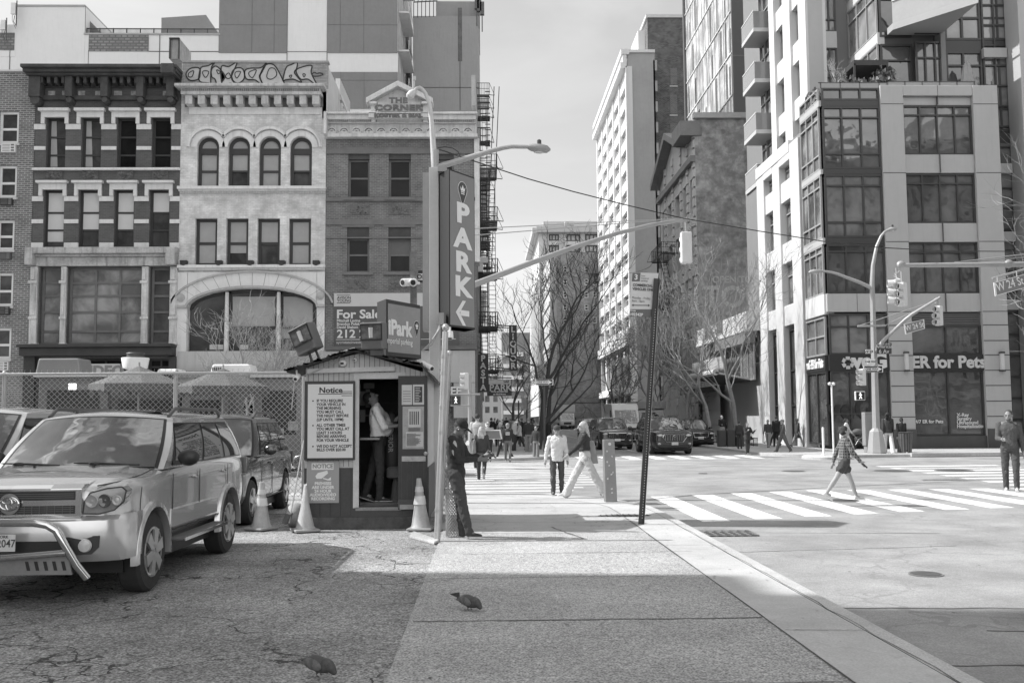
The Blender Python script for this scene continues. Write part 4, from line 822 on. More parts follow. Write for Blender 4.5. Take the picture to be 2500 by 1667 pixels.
# white high building with big windows (far) and its blank grey flank
o=thing('white_building',(17,125,0),'tall white sunlit building with deep window bays and a blank grey flank','building')
Xw=17.6; Y1=YX(1532,Xw,300); Y2=YX(1463,Xw,600); H=at(1523,125,Y=Y1).z
wm=mat(.66,.6,.06,.4,.03); F=Fac((Xw,Y1,0),(0,1,0),(-1,0,0)); Ln=Y2-Y1; nb=5; bay=Ln/nb; fl=(H-3.5-12)/12
hl=[(bay*k+.45,bay*(k+1)-.45,11.8+fl*j+.95,11.8+fl*j+fl-.3) for k in range(nb) for j in range(12)]
gl=[(bay*k+.8,bay*(k+1)-.8,5.4,10.2) for k in range(nb)]+[(bay*k+.5,bay*(k+1)-.5,.4,4.2) for k in range(nb)]
mb=MB(); F.wall(mb,0,Ln,0,H,hl+gl,.45); mb.box(Xw+.5,at(1603,500,Y=Y1).x,Y1+.3,Y2,0,H-.1); mb.build('wall',wm,o,world=True)
for h in hl+gl[:nb]: window(o,F,h,glass(.12,.06,.1,key='wb'),mat(.5,.5,.05,1,0),.16,.4,rails=(.7,),mull=(.33,.66))
for h in gl[nb:]: window(o,F,h,GL2,FR_D,.15,.4,mull=(.5,),name='shop_window')
mb=MB()
for k in range(nb+1): F.box(mb,bay*k-.34,bay*k+.34,11,H-2.2,0,.18)
F.box(mb,-.2,Ln+.2,H-2.2,H-1.5,0,.8); F.box(mb,-.3,Ln+.3,H-.5,H+.15,-.3,.7); F.box(mb,-.2,Ln+.2,H-1.5,H-.5,0,.5); F.box(mb,-.3,Ln+.3,10.3,11.6,0,.5); F.box(mb,0,Ln,4.4,5.2,0,.4)
mb.build('cornice',wm,o,world=True)
mb=MB(); fx1=at(1605,500,Y=Y1).x; FN=Fac((0,Y1,0),(1,0,0),(0,-1,0)); mb.add([FN.p(Xw+.1,0,.05),FN.p(fx1,0,.05),FN.p(fx1,H-.2,.05),FN.p(Xw+.1,H-.2,.05)],[(0,1,2,3)])
z=0; i=0
while z<H-1.5: w_=.0 if i%2 else .28; FN.box(mb,fx1-.2,fx1+w_,z,z+1.3,-.2,.05); z+=1.3; i+=1
mb.build('flank_wall',mat(.36,.8,.1,.25,.05,streak=.1),o,world=True)
mb=MB(); FN.box(mb,Xw-.2,fx1,H-.25,H+.1,-.2,.25); FN.box(mb,Xw-.15,Xw+.65,0,H-2,-.2,.2); mb.build('flank_trim',wm,o,world=True)
# cream two storey front below it, nearer
b5=thing('arcade_building',(17.2,150,0),'ornate pale building with heavy black cornice brackets beyond the white one','building')
F5=Fac((Xw,Y2,0),(0,1,0),(-1,0,0)); H5=at(1460,655,Y=Y2).z
hl=[(1+4.4*k,3.4+4.4*k,z,z+2.4) for k in range(7) for z in [5.5+3.9*j for j in range(int((H5-9)/3.9))]]
mb=MB(); F5.wall(mb,0,32,0,H5,hl,.4); mb.box(Xw+.45,Xw+10,Y2,Y2+32,0,H5-.1); mb.build('wall',mat(.55,.7,.15,.5,.1),b5,world=True); mb=MB()
for h in hl: mb.quad(F5.p(h[0],h[2],-.35),F5.p(h[1],h[2],-.35),F5.p(h[1],h[3],-.35),F5.p(h[0],h[3],-.35))
mb.build('window',GL2,b5,world=True); mb=MB(); F5.box(mb,-.2,16,H5-.8,H5+.5,0,1.8); F5.box(mb,-.1,32,H5-2,H5-1.4,0,.6)
for k in range(10): F5.box(mb,.5+1.6*k,1.1+1.6*k,H5-2.2,H5-.8,0,1.2)
mb.build('cornice',mat(.14,.6,.2,1,.1),b5,world=True)
# narrow tall dark brick tower
o=thing('brick_tower',(26,124,0),'tall narrow dark brick tower between the white building and the glass tower','building'); Yt=Y1+3
r=px_front(1597,44,1690,1000,Yt); mb=MB(); mb.box(r[0]-.4,r[1],Yt,Yt+25,0,r[3]); mb.build('wall',brick(.105,.2,.35,.14,.015,.35,stain=.4,sv=1.5,key='bt'),o,world=True)
mb=MB(); mb.box(r[0]-.6,r[1]+.1,Yt-.15,Yt+25,r[3],r[3]+.4); 
for y in (210,281,352,423): FP(mb,1635,y,1654,y+2.4,Yt,0,.1)
mb.build('sill',OFFW,o,world=True); mb=MB()
for y0,y1 in ((167,208),(232,279),(303,350)): FP(mb,1636,y0,1653,y1,Yt,0,.06)
mb.build('bricked_window',brick(.13,.22,.3,.14,.02,.2,key='bt2'),o,world=True)
mb=MB(); mb.box(r[0]-1.3,r[0]-.4,Yt+2,Yt+8,at(1590,125,Y=Yt).z,at(1590,60,Y=Yt).z); mb.build('roof_tank',wm,o,world=True)
# glass tower set back from the street
o=thing('glass_tower',(22,95,0),'tall reflective glass curtain wall tower with a dark side wall','building')
Xg=22.6; Ya=YX(1787,Xg,150); Yb_=YX(1676,Xg,150); F=Fac((Xg,Ya,0),(0,1,0),(-1,0,0)); Ln=Yb_-Ya
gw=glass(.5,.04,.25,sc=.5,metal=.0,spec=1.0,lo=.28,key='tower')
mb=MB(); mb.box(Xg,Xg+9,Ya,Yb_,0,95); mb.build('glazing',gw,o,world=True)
mb=MB(); 
for j in range(24): F.box(mb,0,Ln,3.4+3.9*j,3.5+3.9*j,.0,.1)
mb.build('floor_line',mat(.62,.5,.05,1,0),o,world=True)
mb=MB(); rr=random.Random(4)
for j in range(24):
    for k in range(14): u=Ln*(k+rr.choice((0,.33,.5)))/14; F.box(mb,u,u+.07,3.5+3.9*j,7.3+3.9*j,0,.07)
tag(mb.build('mullion',mat(.5,.5,.05,1,0),o,world=True),kind='stuff')
mb=MB()
for j in range(24):
    for k in range(14):
        if rr.random()<.4 : u=Ln*(k+rr.random()*.6)/14; F.box(mb,u,u+rr.uniform(.35,.8),3.7+3.9*j,rr.uniform(5.2,7.1)+3.9*j,0,.03)
tag(mb.build('dark_pane',glass(.06,.05),o,world=True),kind='stuff')
mb=MB(); mb.box(Xg+.0,Xg+9.1,Ya-.3,Ya-.01,0,96); mb.build('side_wall',mat(.085,.5,.06,.5,0),o,world=True); mb=MB()
for j in range(13): mb.box(Xg,Xg+9.1,Ya-.32,Ya-.3,3+7.8*j,3.12+7.8*j)
mb.box(Xg+4.5,Xg+4.56,Ya-.32,Ya-.3,0,96); mb.build('seam',mat(.13,.5,.06,.5,0),o,world=True)
mb=MB(); mb.box(Xg-.25,Xg+.1,Yb_,Yb_+.5,0,96); mb.build('edge_fin',FR_G,o,world=True)
# ornate hall with gable facing the street and a rough stucco flank
o=thing('stucco_hall',(17,88,0),'old ornate gabled building with a rough stained stucco flank and fire escape','building')
He=23.6; Yh=YX(1700,XN+.3,500); Yh2=YX(1612,XN+.3,500); H=at(1760,287,Y=Yh).z; xr=at(1842,500,Y=Yh).x
st=brick(.42,.46,.5,.22,.004,.12,stain=.85,streak=.5,sv=.5,key='st')
mb=MB(); hs=[px_front(1828,398,1872,452,Yh),px_front(1834,483,1872,543,Yh),px_front(1836,566,1872,640,Yh)]; FH=Fac((0,Yh,0),(1,0,0),(0,-1,0)); FH.wall(mb,XN+.3,23,0,H,[(h[0],min(h[1],22.9),h[2],h[3]) for h in hs],.3); mb.box(XN+.9,23,Yh+.4,Yh2,0,H-.3); mb.box(XN+.36,XN+1,Yh+.06,Yh+3.6,He-1.2,H-.1); mb.build('flank_wall',st,o,world=True)
for h in hs: window(o,FH,h,GL2,FR_G,.14,.28,rails=(.5,),mull=(.5,))
mb=MB(); FH.box(mb,XN+.2,23,H-.1,H+.35,-.3,.25); mb.build('coping',mat(.4,.7,.2,2,.1),o,world=True)
mb=MB(); FH.box(mb,at(1826,450,Y=Yh).x,23,at(1840,390,Y=Yh).z,at(1840,384,Y=Yh).z,0,.5); mb.build('lintel',FR_B,o,world=True)
F=Fac((XN+.3,Yh,0),(0,1,0),(-1,0,0)); Ln=Yh2-Yh; He=23.6; fw2=mat(.5,.75,.12,1,.1,streak=.25)
hl=[]
for u,w_ in ((1.2,1.0),(3.6,1.5),(6.6,2.1),(10.2,2.1),(13.7,1.5)):
    if u+w_<Ln: hl+= [(u,u+w_,z,z+2.9) for z in (5.8,10.2,14.4,18.2)]
mb=MB(); F.wall(mb,0,Ln,0,He-1,hl,.5); mb.prism([F.p(.03,He-1,0),F.p(Ln,He-1,0),F.p(Ln,He+.2,0),F.p(Ln*.55,He+3.0,0),F.p(Ln*.2,He+.8,0),F.p(.03,He+.8,0)],F.n*-.6); mb.build('wall',fw2,o,world=True)
mb=MB()
for j in range(30): z=1+j*.8; [F.box(mb,u,u+.7,z,z+.62,0,.14) for u in (.15,2.6,5.4,9.1,12.8) if u+.7<Ln]
mb.build('quoin',fw2,o,world=True); mb=MB()
for h in hl: mb.quad(F.p(h[0],h[2],-.42),F.p(h[1],h[2],-.42),F.p(h[1],h[3],-.42),F.p(h[0],h[3],-.42))
mb.build('window',GL2,o,world=True); mb=MB()
def beam(a,b,t0,t1,d0,d1):
    A=F.p(*a); Bq=F.p(*b); mb.add([A+F.n*d0+Vector((0,0,t0)),Bq+F.n*d0+Vector((0,0,t0)),Bq+F.n*d1+Vector((0,0,t0)),A+F.n*d1+Vector((0,0,t0)),A+F.n*d0+Vector((0,0,t1)),Bq+F.n*d0+Vector((0,0,t1)),Bq+F.n*d1+Vector((0,0,t1)),A+F.n*d1+Vector((0,0,t1))],[(0,3,2,1),(4,5,6,7),(0,1,5,4),(1,2,6,5),(2,3,7,6),(3,0,4,7)])
beam((Ln*.2,He+.8),(Ln*.55,He+3.1),-.2,.4,-.6,.9); beam((Ln*.55,He+3.1),(Ln+.4,He+.2),-.2,.4,-.6,.9); beam((-.05,He+.85),(Ln*.2-.3,He+.85),-.13,.5,-.57,.9); beam((0,He-1),(Ln,He-1),-.4,.1,0,.4); beam((-.1,H-1.5),(Ln*.22,H-1.5),0,1.2,-.45,1.2)
mb.build('gable_cornice',mat(.2,.7,.2,1,.1),o,world=True)
fire_escape('fire_escape',XN+.28,YX(1655,XN+.3,500),[7.0,11.6,16.0],1.5,'dark iron fire escape on the ornate hall across the street',None,5.2,1.0,'iron fire escapes',sgn=-1)
# painted wall advert low on the flank
ad=thing('wall_advert',(19.5,Yh,8),'faded painted wall advert behind the bare branches','painted sign'); mb=MB(); FP(mb,1748,668,1866,770,Yh,.0,.04); mb.build('paint',mat(.3,.8,.15,2,0),ad,world=True)
for s,x,y,sz,b_ in (('OPEN TO YOU',1815,683,.75,.02),('TOUR',1815,727,2.4,.06)): 
    p=at(x,y,Y=Yh-.05); text(ad,s,sz,mat(.46,.8,.2,3,0),p-ad.location,(PI/2,0,0),bold=b_,ext=.004,name='lettering')
# low dark buildings and shops between hall and glass podium along the north pavement
fn=thing('restaurant_front',(17,68,0),'single storey restaurant front with dark awning under the bare trees','building'); F=Fac((XN+.35,61.5,0),(0,1,0),(-1,0,0)); Ln=Yh-61.6
mb=MB(); mb.box(XN+.4,23,61.5,Yh-.1,0,6.2); mb.build('wall',mat(.3,.7,.15,1,.05),fn,world=True); mb=MB()
for k in range(5): u=.8+k*3.4; F.box(mb,u,u+2.6,.3,3.2,0,.06)
mb.build('shop_window',GL2,fn,world=True); mb=MB(); P=[F.p(8,3.5,.05),F.p(Ln,3.5,.05),F.p(Ln,3.3,1.7),F.p(8,3.3,1.7)]; mb.prism(P,(0,0,.4)); mb.build('awning',mat(.04,.7,.2,2,0),fn,world=True)
for s,u in (('D',9.5),('O',11.5),('O',13.3),('M',15)): 
    if u<Ln: text(fn,s,.7,tw,F.p(u,3.55,1.74)-fn.location,(PI/2,0,-PI/2),bold=.01)
# ---------------------------------------------------------------- the corner apartment tower with glass bays
V=thing('corner_tower',(20,YF,0),'large pale stone and glass corner apartment tower above the pet hospital','building')
stn=mat(.4,.65,.05,.3,.03,streak=.1); stn_sunlit=mat(.56,.65,.05,.3,.03); dkf=mat(.045,.4,.1,1,0); dkf_sunlit=mat(.3,.4,.1,1,0)  # paler second stone and frame tones: sunlight painted into the south side
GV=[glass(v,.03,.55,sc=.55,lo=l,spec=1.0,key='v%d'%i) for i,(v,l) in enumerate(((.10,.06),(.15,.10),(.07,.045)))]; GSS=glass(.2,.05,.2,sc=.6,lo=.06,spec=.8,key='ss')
def RV(x0,y0,x1,y1,Y=YF): return px_front(x0,y0,x1,y1,Y)
xc=at(2012,550,Y=YF).x; xb=at(2156,550,Y=YF).x; xp1=at(2212,550,Y=YF).x; xw1=at(2383,550,Y=YF).x; xp2=at(2444,550,Y=YF).x
zt=at(2300,212,Y=YF).z; ZV=lambda y: at(2280,y,Y=YF).z; ZL=lambda y: at(2080,y,Y=YF).z
mb=MB()   # main stone mass: podium
mb.box(xb+.05,xp2,YF+.6,YF+16,0,zt-.3); mb.box(xc+.4,xb+.1,YF+.8,YF+16,0,ZL(262)); mb.build('core_wall',mat(.2,.7,.05,1,0),V,world=True)
mb=MB()
FF.box(mb,xb,xp1,0,zt,-.4,.25); FF.box(mb,xw1,xp2,0,zt,-.4,.25)
FF.box(mb,xp1,xw1,ZV(237),zt,-.4,.22); FF.box(mb,xp1,xw1,ZV(258),ZV(237)-.02,-.4,.02)
for a,b in ((379,424),(546,592),(717,762)): FF.box(mb,xp1,xw1,ZV(b),ZV(a),-.4,.12)
FF.box(mb,xc-.02,xb,ZL(762),ZL(717),-.4,.12)
mb.build('stone_frame',stn,V,world=True,bevel=.03)
mb=MB()
for y in (258,425,592,762): 
    for a,b in ((xb,xp1),(xw1,xp2)): FF.box(mb,a,b,ZV(y)-.02,ZV(y)+.02,.25,.256)
for y in (795,833,868,905,942,980,1017,1055): 
    for a,b in ((xb,xp1),(xw1,xp2)): FF.box(mb,a,b,ZV(y)-.025,ZV(y)+.025,.25,.257)
for a,b in ((212,258),(379,424),(546,592),(717,762)): m_=(xp1+xw1)/2; FF.box(mb,m_-.012,m_+.012,ZV(b),ZV(a),.0,.226)
m_=(xc+xb)/2; FF.box(mb,m_-.012,m_+.012,ZL(762),ZL(717),.1,.126)
mb.build('joint',mat(.1,.8,.1,1,0),V,world=True)
rr=random.Random(2)
def cw(F,u0,u1,z0,z1,nm,rows,m,fm,rec=.05,fwid=.09,name='window'):
    o=window(V,F,(u0,u1,z0,z1),m,fm,fwid,rec,rails=rows,mull=[(k+1)/nm for k in range(nm-1)],name=name,fd=.1); return o
for (a,b) in ((258,379),(425,546),(592,717)): cw(FF,xp1,xw1,ZV(b),ZV(a),4,(.8,),GV[rr.randrange(3)],dkf)
for i,(a,b) in enumerate(((262,414),(427,581),(597,717))): cw(FF,xc+.05,xb,ZL(b),ZL(a),3,(.82,.24) if i<2 else (.85,),GV[i%3],dkf,-.02,.1)
mb=MB()
for a,b in ((247,262),(414,427),(581,597)): FF.box(mb,xc,xb,ZL(b)+.01,ZL(a)-.01,-.6,.12)
mb.build('dark_band',dkf,V,world=True)
cw(FF,xc+.05,xb,ZL(247),ZL(217),3,(),GV[2],dkf,-.02)
# ground floor front
bm_=mat(.03,.35,.08,1,0)
for (x0,x1,ys,nm) in ((xp1,xw1,(765,795),2),): 
    mb=MB(); FF.box(mb,x0,x1,ZV(ys[1]),ZV(ys[0]),-.2,0); 
    for k in range(5): z=ZV(ys[1])+.08+k*.12; FF.box(mb,x0+.1,x1-.1,z,z+.05,0,.06)
    mb.build('louvre',mat(.12,.5,.1,1,0),V,world=True)
cw(FF,xp1,xw1,ZV(866),ZV(795),2,(),GV[0],dkf); cw(FF,xc+.05,xb,ZL(866),ZL(766),3,(.68,),GV[1],dkf,-.02)
cw(FF,xp1,xw1,ZV(1064),ZV(905),2,(),GV[2],dkf,name='shop_window'); cw(FF,xc+.05,xb,ZL(1086),ZL(905),3,(.42,),GV[2],dkf,-.02,name='shop_window')
mb=MB(); FF.box(mb,xp1,xw1,.0,ZV(1064),-.3,.2); FF.box(mb,xb,xp1,0,ZV(1047),.25,.32); FF.box(mb,xw1,xp2,0,ZV(1047),.25,.32); mb.build('plinth',mat(.07,.5,.15,2,.05),V,world=True)
for nm_,x0,x1,Zf,lb in (('shop_sign',xc,xb,ZL,'a'),('shop_sign',xp1,xw1,ZV,'b')):
    mb=MB(); FF.box(mb,x0,x1,Zf(905),Zf(866),-.1,.16); s=mb.build('shop_sign',bm_,V,world=True)
    zc=(Zf(905)+Zf(866))/2; tm2=mat(.5,.5,.05,2,0)
    if lb=='b': text(s,'ER for Pets',.82,tm2,Vector(((x0+x1)/2,YF-.18,zc))-V.location,(PI/2,0,0),bold=.03,sx=1.0,ext=.03)
    else:
        text(s,'veG',1.0,mat(.6,.5,.05,2,0),Vector((at(2120,886,Y=YF).x,YF-.18,zc+.05))-V.location,(PI/2,0,0),bold=.05,sx=1.05,ext=.03)
        st_=MB(); c=at(2067,886,Y=YF)
        for k in range(3): st_.obox((c.x,YF-.18,c.z),(.2,.04,.62),(0,R(60*k),0))
        st_.build('emblem',tm2,V,world=True); st_=MB()
        for dx,dz,r_ in ((0,-.05,.09),(-.11,.05,.04),(-.04,.11,.04),(.04,.11,.04),(.11,.05,.04)): st_.lathe((c.x+dx,YF-.205,c.z+dz),[(r_,0),(r_,-.02)],10,'Y')
        st_.build('paw',tk,V,world=True)
for s,x,y,sz,al in (('24/7 ER for Pets',2266,1029,.23,'CENTER'),('X-Ray',2336,1013,.24,'LEFT'),('Surgery',2336,1022,.24,'LEFT'),('Ultrasound',2336,1031.5,.24,'LEFT'),('Hospitalization',2336,1040.5,.24,'LEFT')):
    text(V,s,sz,tw,at(x,y,Y=YF-.02)-V.location,(PI/2,0,0),bold=.008,align=al,ext=.003)
text(V,'veG',1.5,mat(.02,.5,.1,1,0),at(2080,1000,Y=YF-.1)-V.location,(PI/2,0,0),bold=.04,ext=.003)
for x in (2206,2438): 
    mb=MB(); r=RV(x-4,862,x+4,905); FF.box(mb,r[0],r[1],r[2],r[3],.27,.42); w_=mb.build('wall_lantern',OFFW,V,world=True); mb=MB(); FF.box(mb,r[0]-.03,r[1]+.03,r[2]-.05,r[2]+.03,.26,.45); FF.box(mb,r[0]-.03,r[1]+.03,r[3]-.03,r[3]+.05,.26,.45); mb.build('cap',dkf,w_,world=True)
# right of podium: recessed glass bay and the next stone piers at the frame edge
FQ=Fac((0,YF+1.2,0),(1,0,0),(0,-1,0)); xe=36.
cw(FQ,xp2+.05,xp2+2.0,0.3,ZV(-60),3,tuple((k+1)/22 for k in range(21)),GV[1],dkf,0,.1)
mb=MB(); mb.box(xp2,xe,YF+1.3,YF+12,0,48)
mb.build('core_wall',mat(.15,.7,.05,1,0),V,world=True)
mb=MB(); 
for x in (at(2500,500,Y=YF).x+.05,): FF.box(mb,x,x+1.6,0,48,-1.1,.2); FF.box(mb,x+3.2,xe,0,20,-1.1,.2)
for z in (ZV(740),ZV(570),ZV(400),20.5,24.5,28.5): FF.box(mb,xp2,at(2500,500,Y=YF).x,z-.25,z+.25,-1.2,-.9)
mb.build('stone_pier',stn,V,world=True)
# south face along 24th
XS_=xc; FSo=Fac((XS_,YF,0),(0,1,0),(-1,0,0)); Ys=lambda px,py=550: at(px,py,X=XS_).y-YF
ub0=.05; ub1=Ys(1965); piers=[(Ys(1962),Ys(1940)),(Ys(1913),Ys(1896)),(Ys(1874),Ys(1857))]; yend=Ys(1857); zS=[ (ZL(762),ZL(717)),(ZL(597),ZL(581)) ]
FL=[ZL(y) for y in (258,425,592,762)]   # levels of floor bands
mb=MB()
for i,(a,b) in enumerate(piers): FSo.box(mb,a,b,0,FL[1]+2.6 if i else zt-1.7,-.5,.2)
spans=[(ub0,ub1),(piers[0][1],piers[1][0]),(piers[1][1],piers[2][0])]
ztop=FL[1]+2.6
for a,b in spans[1:]:
    for z in (FL[1],FL[2],FL[3]): FSo.box(mb,a,b,z-.1,z+1.05,-.4,.1)
    FSo.box(mb,a,b,ztop-.6,ztop+.25,-.5,.22)
FSo.box(mb,ub0,ub1,FL[3]-.1,FL[3]+.95,-.4,.12)
FSo.box(mb,piers[0][1],yend,ztop-.2,ztop+.5,-.8,.25)
mb.build('stone_frame',stn_sunlit,V,world=True,bevel=.03)
mb=MB(); mb.box(xc+.5,xp2,YF+1,YF+yend,0,ztop+.2); mb.build('core_wall',mat(.2,.7,.05,1,0),V,world=True)
def zr(i): return [(FL[3]+.95,FL[2]-.1),(FL[2]+1.05,FL[1]-.1),(FL[1]+1.05,ztop-.6)][i]
for a,b in spans[1:]:
    for i in range(3): z0,z1=zr(i); cw(FSo,a,b,z0,z1,2,(.72,),GSS,dkf_sunlit,.25,.08)
    cw(FSo,a,b,.4,FL[3]-.3,2,(.3,.62),GV[2],dkf,.25,.08,'shop_window')
for i,(a,b) in enumerate(((262,414),(427,581),(597,717))): cw(FSo,ub0,ub1,ZL(b),ZL(a),3,(.82,.24) if i<2 else (.85,),GSS,dkf_sunlit,-.02,.09)
cw(FSo,ub0,ub1,ZL(247),ZL(217),3,(),GSS,dkf_sunlit,-.02); cw(FSo,ub0,ub1,ZL(866),FL[3]-.2,2,(.5,),GV[1],dkf_sunlit,-.02); cw(FSo,ub0,ub1,ZL(1086),ZL(905),2,(),GV[2],dkf,-.02,name='shop_window')
mb=MB()
for a,b in ((247,262),(414,427),(581,597)): FSo.box(mb,-.1,ub1,ZL(b)+.01,ZL(a)-.01,-.6,.12)
mb.build('sunlit_band',mat(.4,.5,.05,1,0),V,world=True)  # same bands as the dark front ones, coloured paler as if sunlit
mb=MB(); FSo.box(mb,ub0,ub1,ZL(905),ZL(866),-.1,.16); s=mb.build('shop_sign',bm_,V,world=True); text(s,'veG ER for Pets',.62,WHITE,FSo.p((ub0+ub1)/2,(ZL(905)+ZL(866))/2,.18)-V.location,(PI/2,0,-PI/2),bold=.03,sx=.62,ext=.03)
# set-back tower above
mb=MB(); zc0=zt-.2
Yt0=YF+5.2; xa=at(1976,150,Y=Yt0).x; xb_=at(2011,150,Y=Yt0).x; xd=at(2046,150,Y=Yt0).x; ZT=56
FT=Fac((xa,Yt0,0),(0,1,0),(-1,0,0)); FTf=Fac((0,Yt0,0),(1,0,0),(0,-1,0))
FTf.box(mb,xa,xb_,zc0-6,ZT,-1.2,0)
fl=3.35; z0=zc0-2.4; lv=[z0+fl*j for j in range(11)]
for z in lv: FTf.box(mb,xb_,xd,z-.05,z+.9,-.5,-.05)
mb.build('tower_stone',stn,V,world=True)
for z in lv: cw(FTf,xb_,xd,z+.9,z+fl-.05,2,(.3,),GV[1],dkf,.2,.08)
colY=[(0.02,1.2)]; 
uy=lambda px: at(px,300,X=xa).y-Yt0
c=[(0.02,uy(1962)),(uy(1941),uy(1923)),(uy(1901),uy(1889))]
mb=MB()
for a,b in c: FT.box(mb,a,b,8,ZT,-1.0,.15)
for a,b in ((c[0][1],c[1][0]),(c[1][1],c[2][0])):
    for z in lv: FT.box(mb,a,b,z-.1,z+1.1,-.6,.0)
mb.build('tower_stone',stn_sunlit,V,world=True)
for a,b in ((c[0][1],c[1][0]),(c[1][1],c[2][0])):
    for z in lv: cw(FT,a,b,z+1.1,z+fl-.1,2,(.0,),GSS,dkf_sunlit,.35,.08)
mb=MB(); mb.box(xa+.9,xb_+.8,Yt0+1.0,Yt0+c[2][1],0,ZT); mb.box(xd-.4,xd+4,Yt0+.6,Yt0+18,0,ZT); mb.build('core_wall',mat(.2,.7,.05,1,0),V,world=True)
# balconies further along the tower side
yb0=c[2][1]+.1; 
cw(FT,yb0,yb0+3.4,7,ZT,3,tuple((k+1)/16 for k in range(15)),GSS,dkf_sunlit,.3,.1)
for z in lv[:10]:
    mb=MB(); FT.box(mb,yb0+.4,yb0+3.3,z+.55,z+.8,-.3,1.0); s=mb.build('balcony',mat(.45,.7,.06,1,.03),V,world=True)
    mb=MB(); FT.box(mb,yb0+.4,yb0+3.3,z+.8,z+1.9,.95,.99); FT.box(mb,yb0+.4,yb0+.44,z+.8,z+1.9,0,.95); mb.build('glass_rail',mat(.2,.12,.05,1,0,coat=.6),s,world=True)
    mb=MB(); FT.box(mb,yb0+.37,yb0+3.3,z+1.88,z+1.95,.93,1.01); mb.build('rail_cap',OFFW,s,world=True)
# glass faces: plane further right, receding
Xq=xd+.9; FG=Fac((Xq,0,0),(0,1,0),(-1,0,0)); ya=YF+1.7; yb=Yt0+4.5
for z in [zt-.4+fl*j for j in range(9)]: cw(FG,ya,yb,z+.55,z+fl,6,(.72,),GSS if (int(z)%2) else GV[1],dkf_sunlit,.0,.07)
mb=MB(); 
for z in [zt-.4+fl*j for j in range(9)]: FG.box(mb,ya-.05,yb,z-.1,z+.55,-.3,.08)
mb.build('pale_band',mat(.5,.5,.05,1,0),V,world=True)
mb=MB(); mb.box(Xq+.3,Xq+3,ya+.1,Yt0+10,zt-2,ZT); mb.build('core_wall',mat(.13,.6,.05,1,0),V,world=True)
# recessed front between glass face and the right glass tower, with sloping balconies
xm=at(2228,200,Y=ya).x; xt=at(2308,200,Y=YF+1.3).x; xt2=at(2481,200,Y=YF+1.3).x
FR=Fac((0,ya,0),(1,0,0),(0,-1,0)); 
for z in [zt-.4+fl*j for j in range(9)]: cw(FR,Xq+.05,xm,z+.3,z+fl-.1,1,(.7,),GV[2],dkf,.0,.1)
Fm=Fac((xm,0,0),(0,1,0),(-1,0,0))
for z in [zt-.4+fl*j for j in range(9)]: cw(FR,xm,xt,z+.3,z+fl-.1,3,(.7,),GV[0],dkf,-.4,.1)
for j,z in enumerate((zt+3.3,zt+8.1,zt+12.9,zt+17.7)):
    mb=MB(); mb.prism([(Xq+.4,ya-.2,z),(Xq+.4,ya-.9,z),(xt-.1,YF-2.6,z),(xt-.1,ya-.2,z)],(0,0,.35)); s=mb.build('balcony',mat(.3,.7,.06,1,.03),V,world=True)
    mb=MB(); mb.prism([(Xq+.4,ya-.9,z+.35),(Xq+.43,ya-.86,z+.35),(xt-.1,YF-2.55,z+.35),(xt-.1,YF-2.6,z+.35)],(0,0,1.15)); mb.build('glass_rail',mat(.3,.12,.1,1,0,coat=.6),s,world=True)
    mb=MB(); mb.prism([(Xq+.36,ya-.95,z+1.5),(Xq+.45,ya-.83,z+1.5),(xt-.08,YF-2.5,z+1.5),(xt-.08,YF-2.65,z+1.5)],(0,0,.06)); mb.box(xt-.14,xt-.08,YF-2.65,ya-.2,z+1.5,z+1.56); mb.build('rail_cap',OFFW,s,world=True)
FU=Fac((0,YF+1.3,0),(1,0,0),(0,-1,0))
for j in range(9): z=zt-2.6+4.9*j; cw(FU,xt,xt2,z+.6,z+4.9,4,(.82,.28),GV[j%3],dkf,-.05,.12)
mb=MB()
for j in range(9): z=zt-2.6+4.9*j; FU.box(mb,xt,xt2,z,z+.6,-.4,.12)
mb.build('dark_band',dkf,V,world=True); mb=MB(); mb.box(xt+.05,xt2+.3,YF+1.7,YF+10,zt-3,ZT); FU.box(mb,xt-.25,xt,zt-2,ZT,-.5,.2); mb.build('core_wall',mat(.2,.6,.05,1,0),V,world=True)
# terrace rail, plants, parasol
tr=MB(); a=at(1985,233,Y=YF); 
FF.box(tr,xc-.1,xb+.5,ZL(205),ZL(203),.05,.1); FF.box(tr,xb+.5,at(2382,200,Y=YF).x,ZV(200),ZV(198),-.1,-.05)
for k in range(7): x=xb+.5+k*.9; FF.box(tr,x,x+.05,ZV(212),ZV(198),-.1,-.05)
for k in range(4): x=xc+k*1.0; FF.box(tr,x,x+.05,ZL(217),ZL(203),.05,.1)
tr.build('terrace_rail',FR_G,V,world=True)
mb=MB(); FF.box(mb,xb+.5,at(2382,200,Y=YF).x,ZV(212),ZV(200),-.09,-.07); FF.box(mb,xc,xb+.4,ZL(217),ZL(205),.07,.09); mb.build('glass_rail',mat(.22,.1,.1,1,0,coat=.7),V,world=True)
p=at(2362,200,Y=YF+.5); q=at(2358,130,Y=YF+.5); o=thing('parasol',(p.x,p.y,zt-.3),'folded grey parasol standing on the terrace of the corner tower','parasol'); h=q.z-p.z+.3
mb=MB(); mb.lathe((0,0,0),[(.03,0),(.03,h)],8); mb.build('pole',FR_G,o); mb=MB(); prof=[(.30,.25),(.33,.5),(.25,.9),(.2,h*.75),(.16,h*.85),(.17,h*.87),(.05,h*.97),(.05,h)]
n=14; vs=[]
mb.lathe((0,0,0),prof,n); mb.v=[(x*(1+.16*math.cos(7*math.atan2(y,x))),y*(1+.16*math.cos(7*math.atan2(y,x))),z) for x,y,z in mb.v]; mb.build('canopy',mat(.32,.9,.15,4,.1),o,smooth=True)
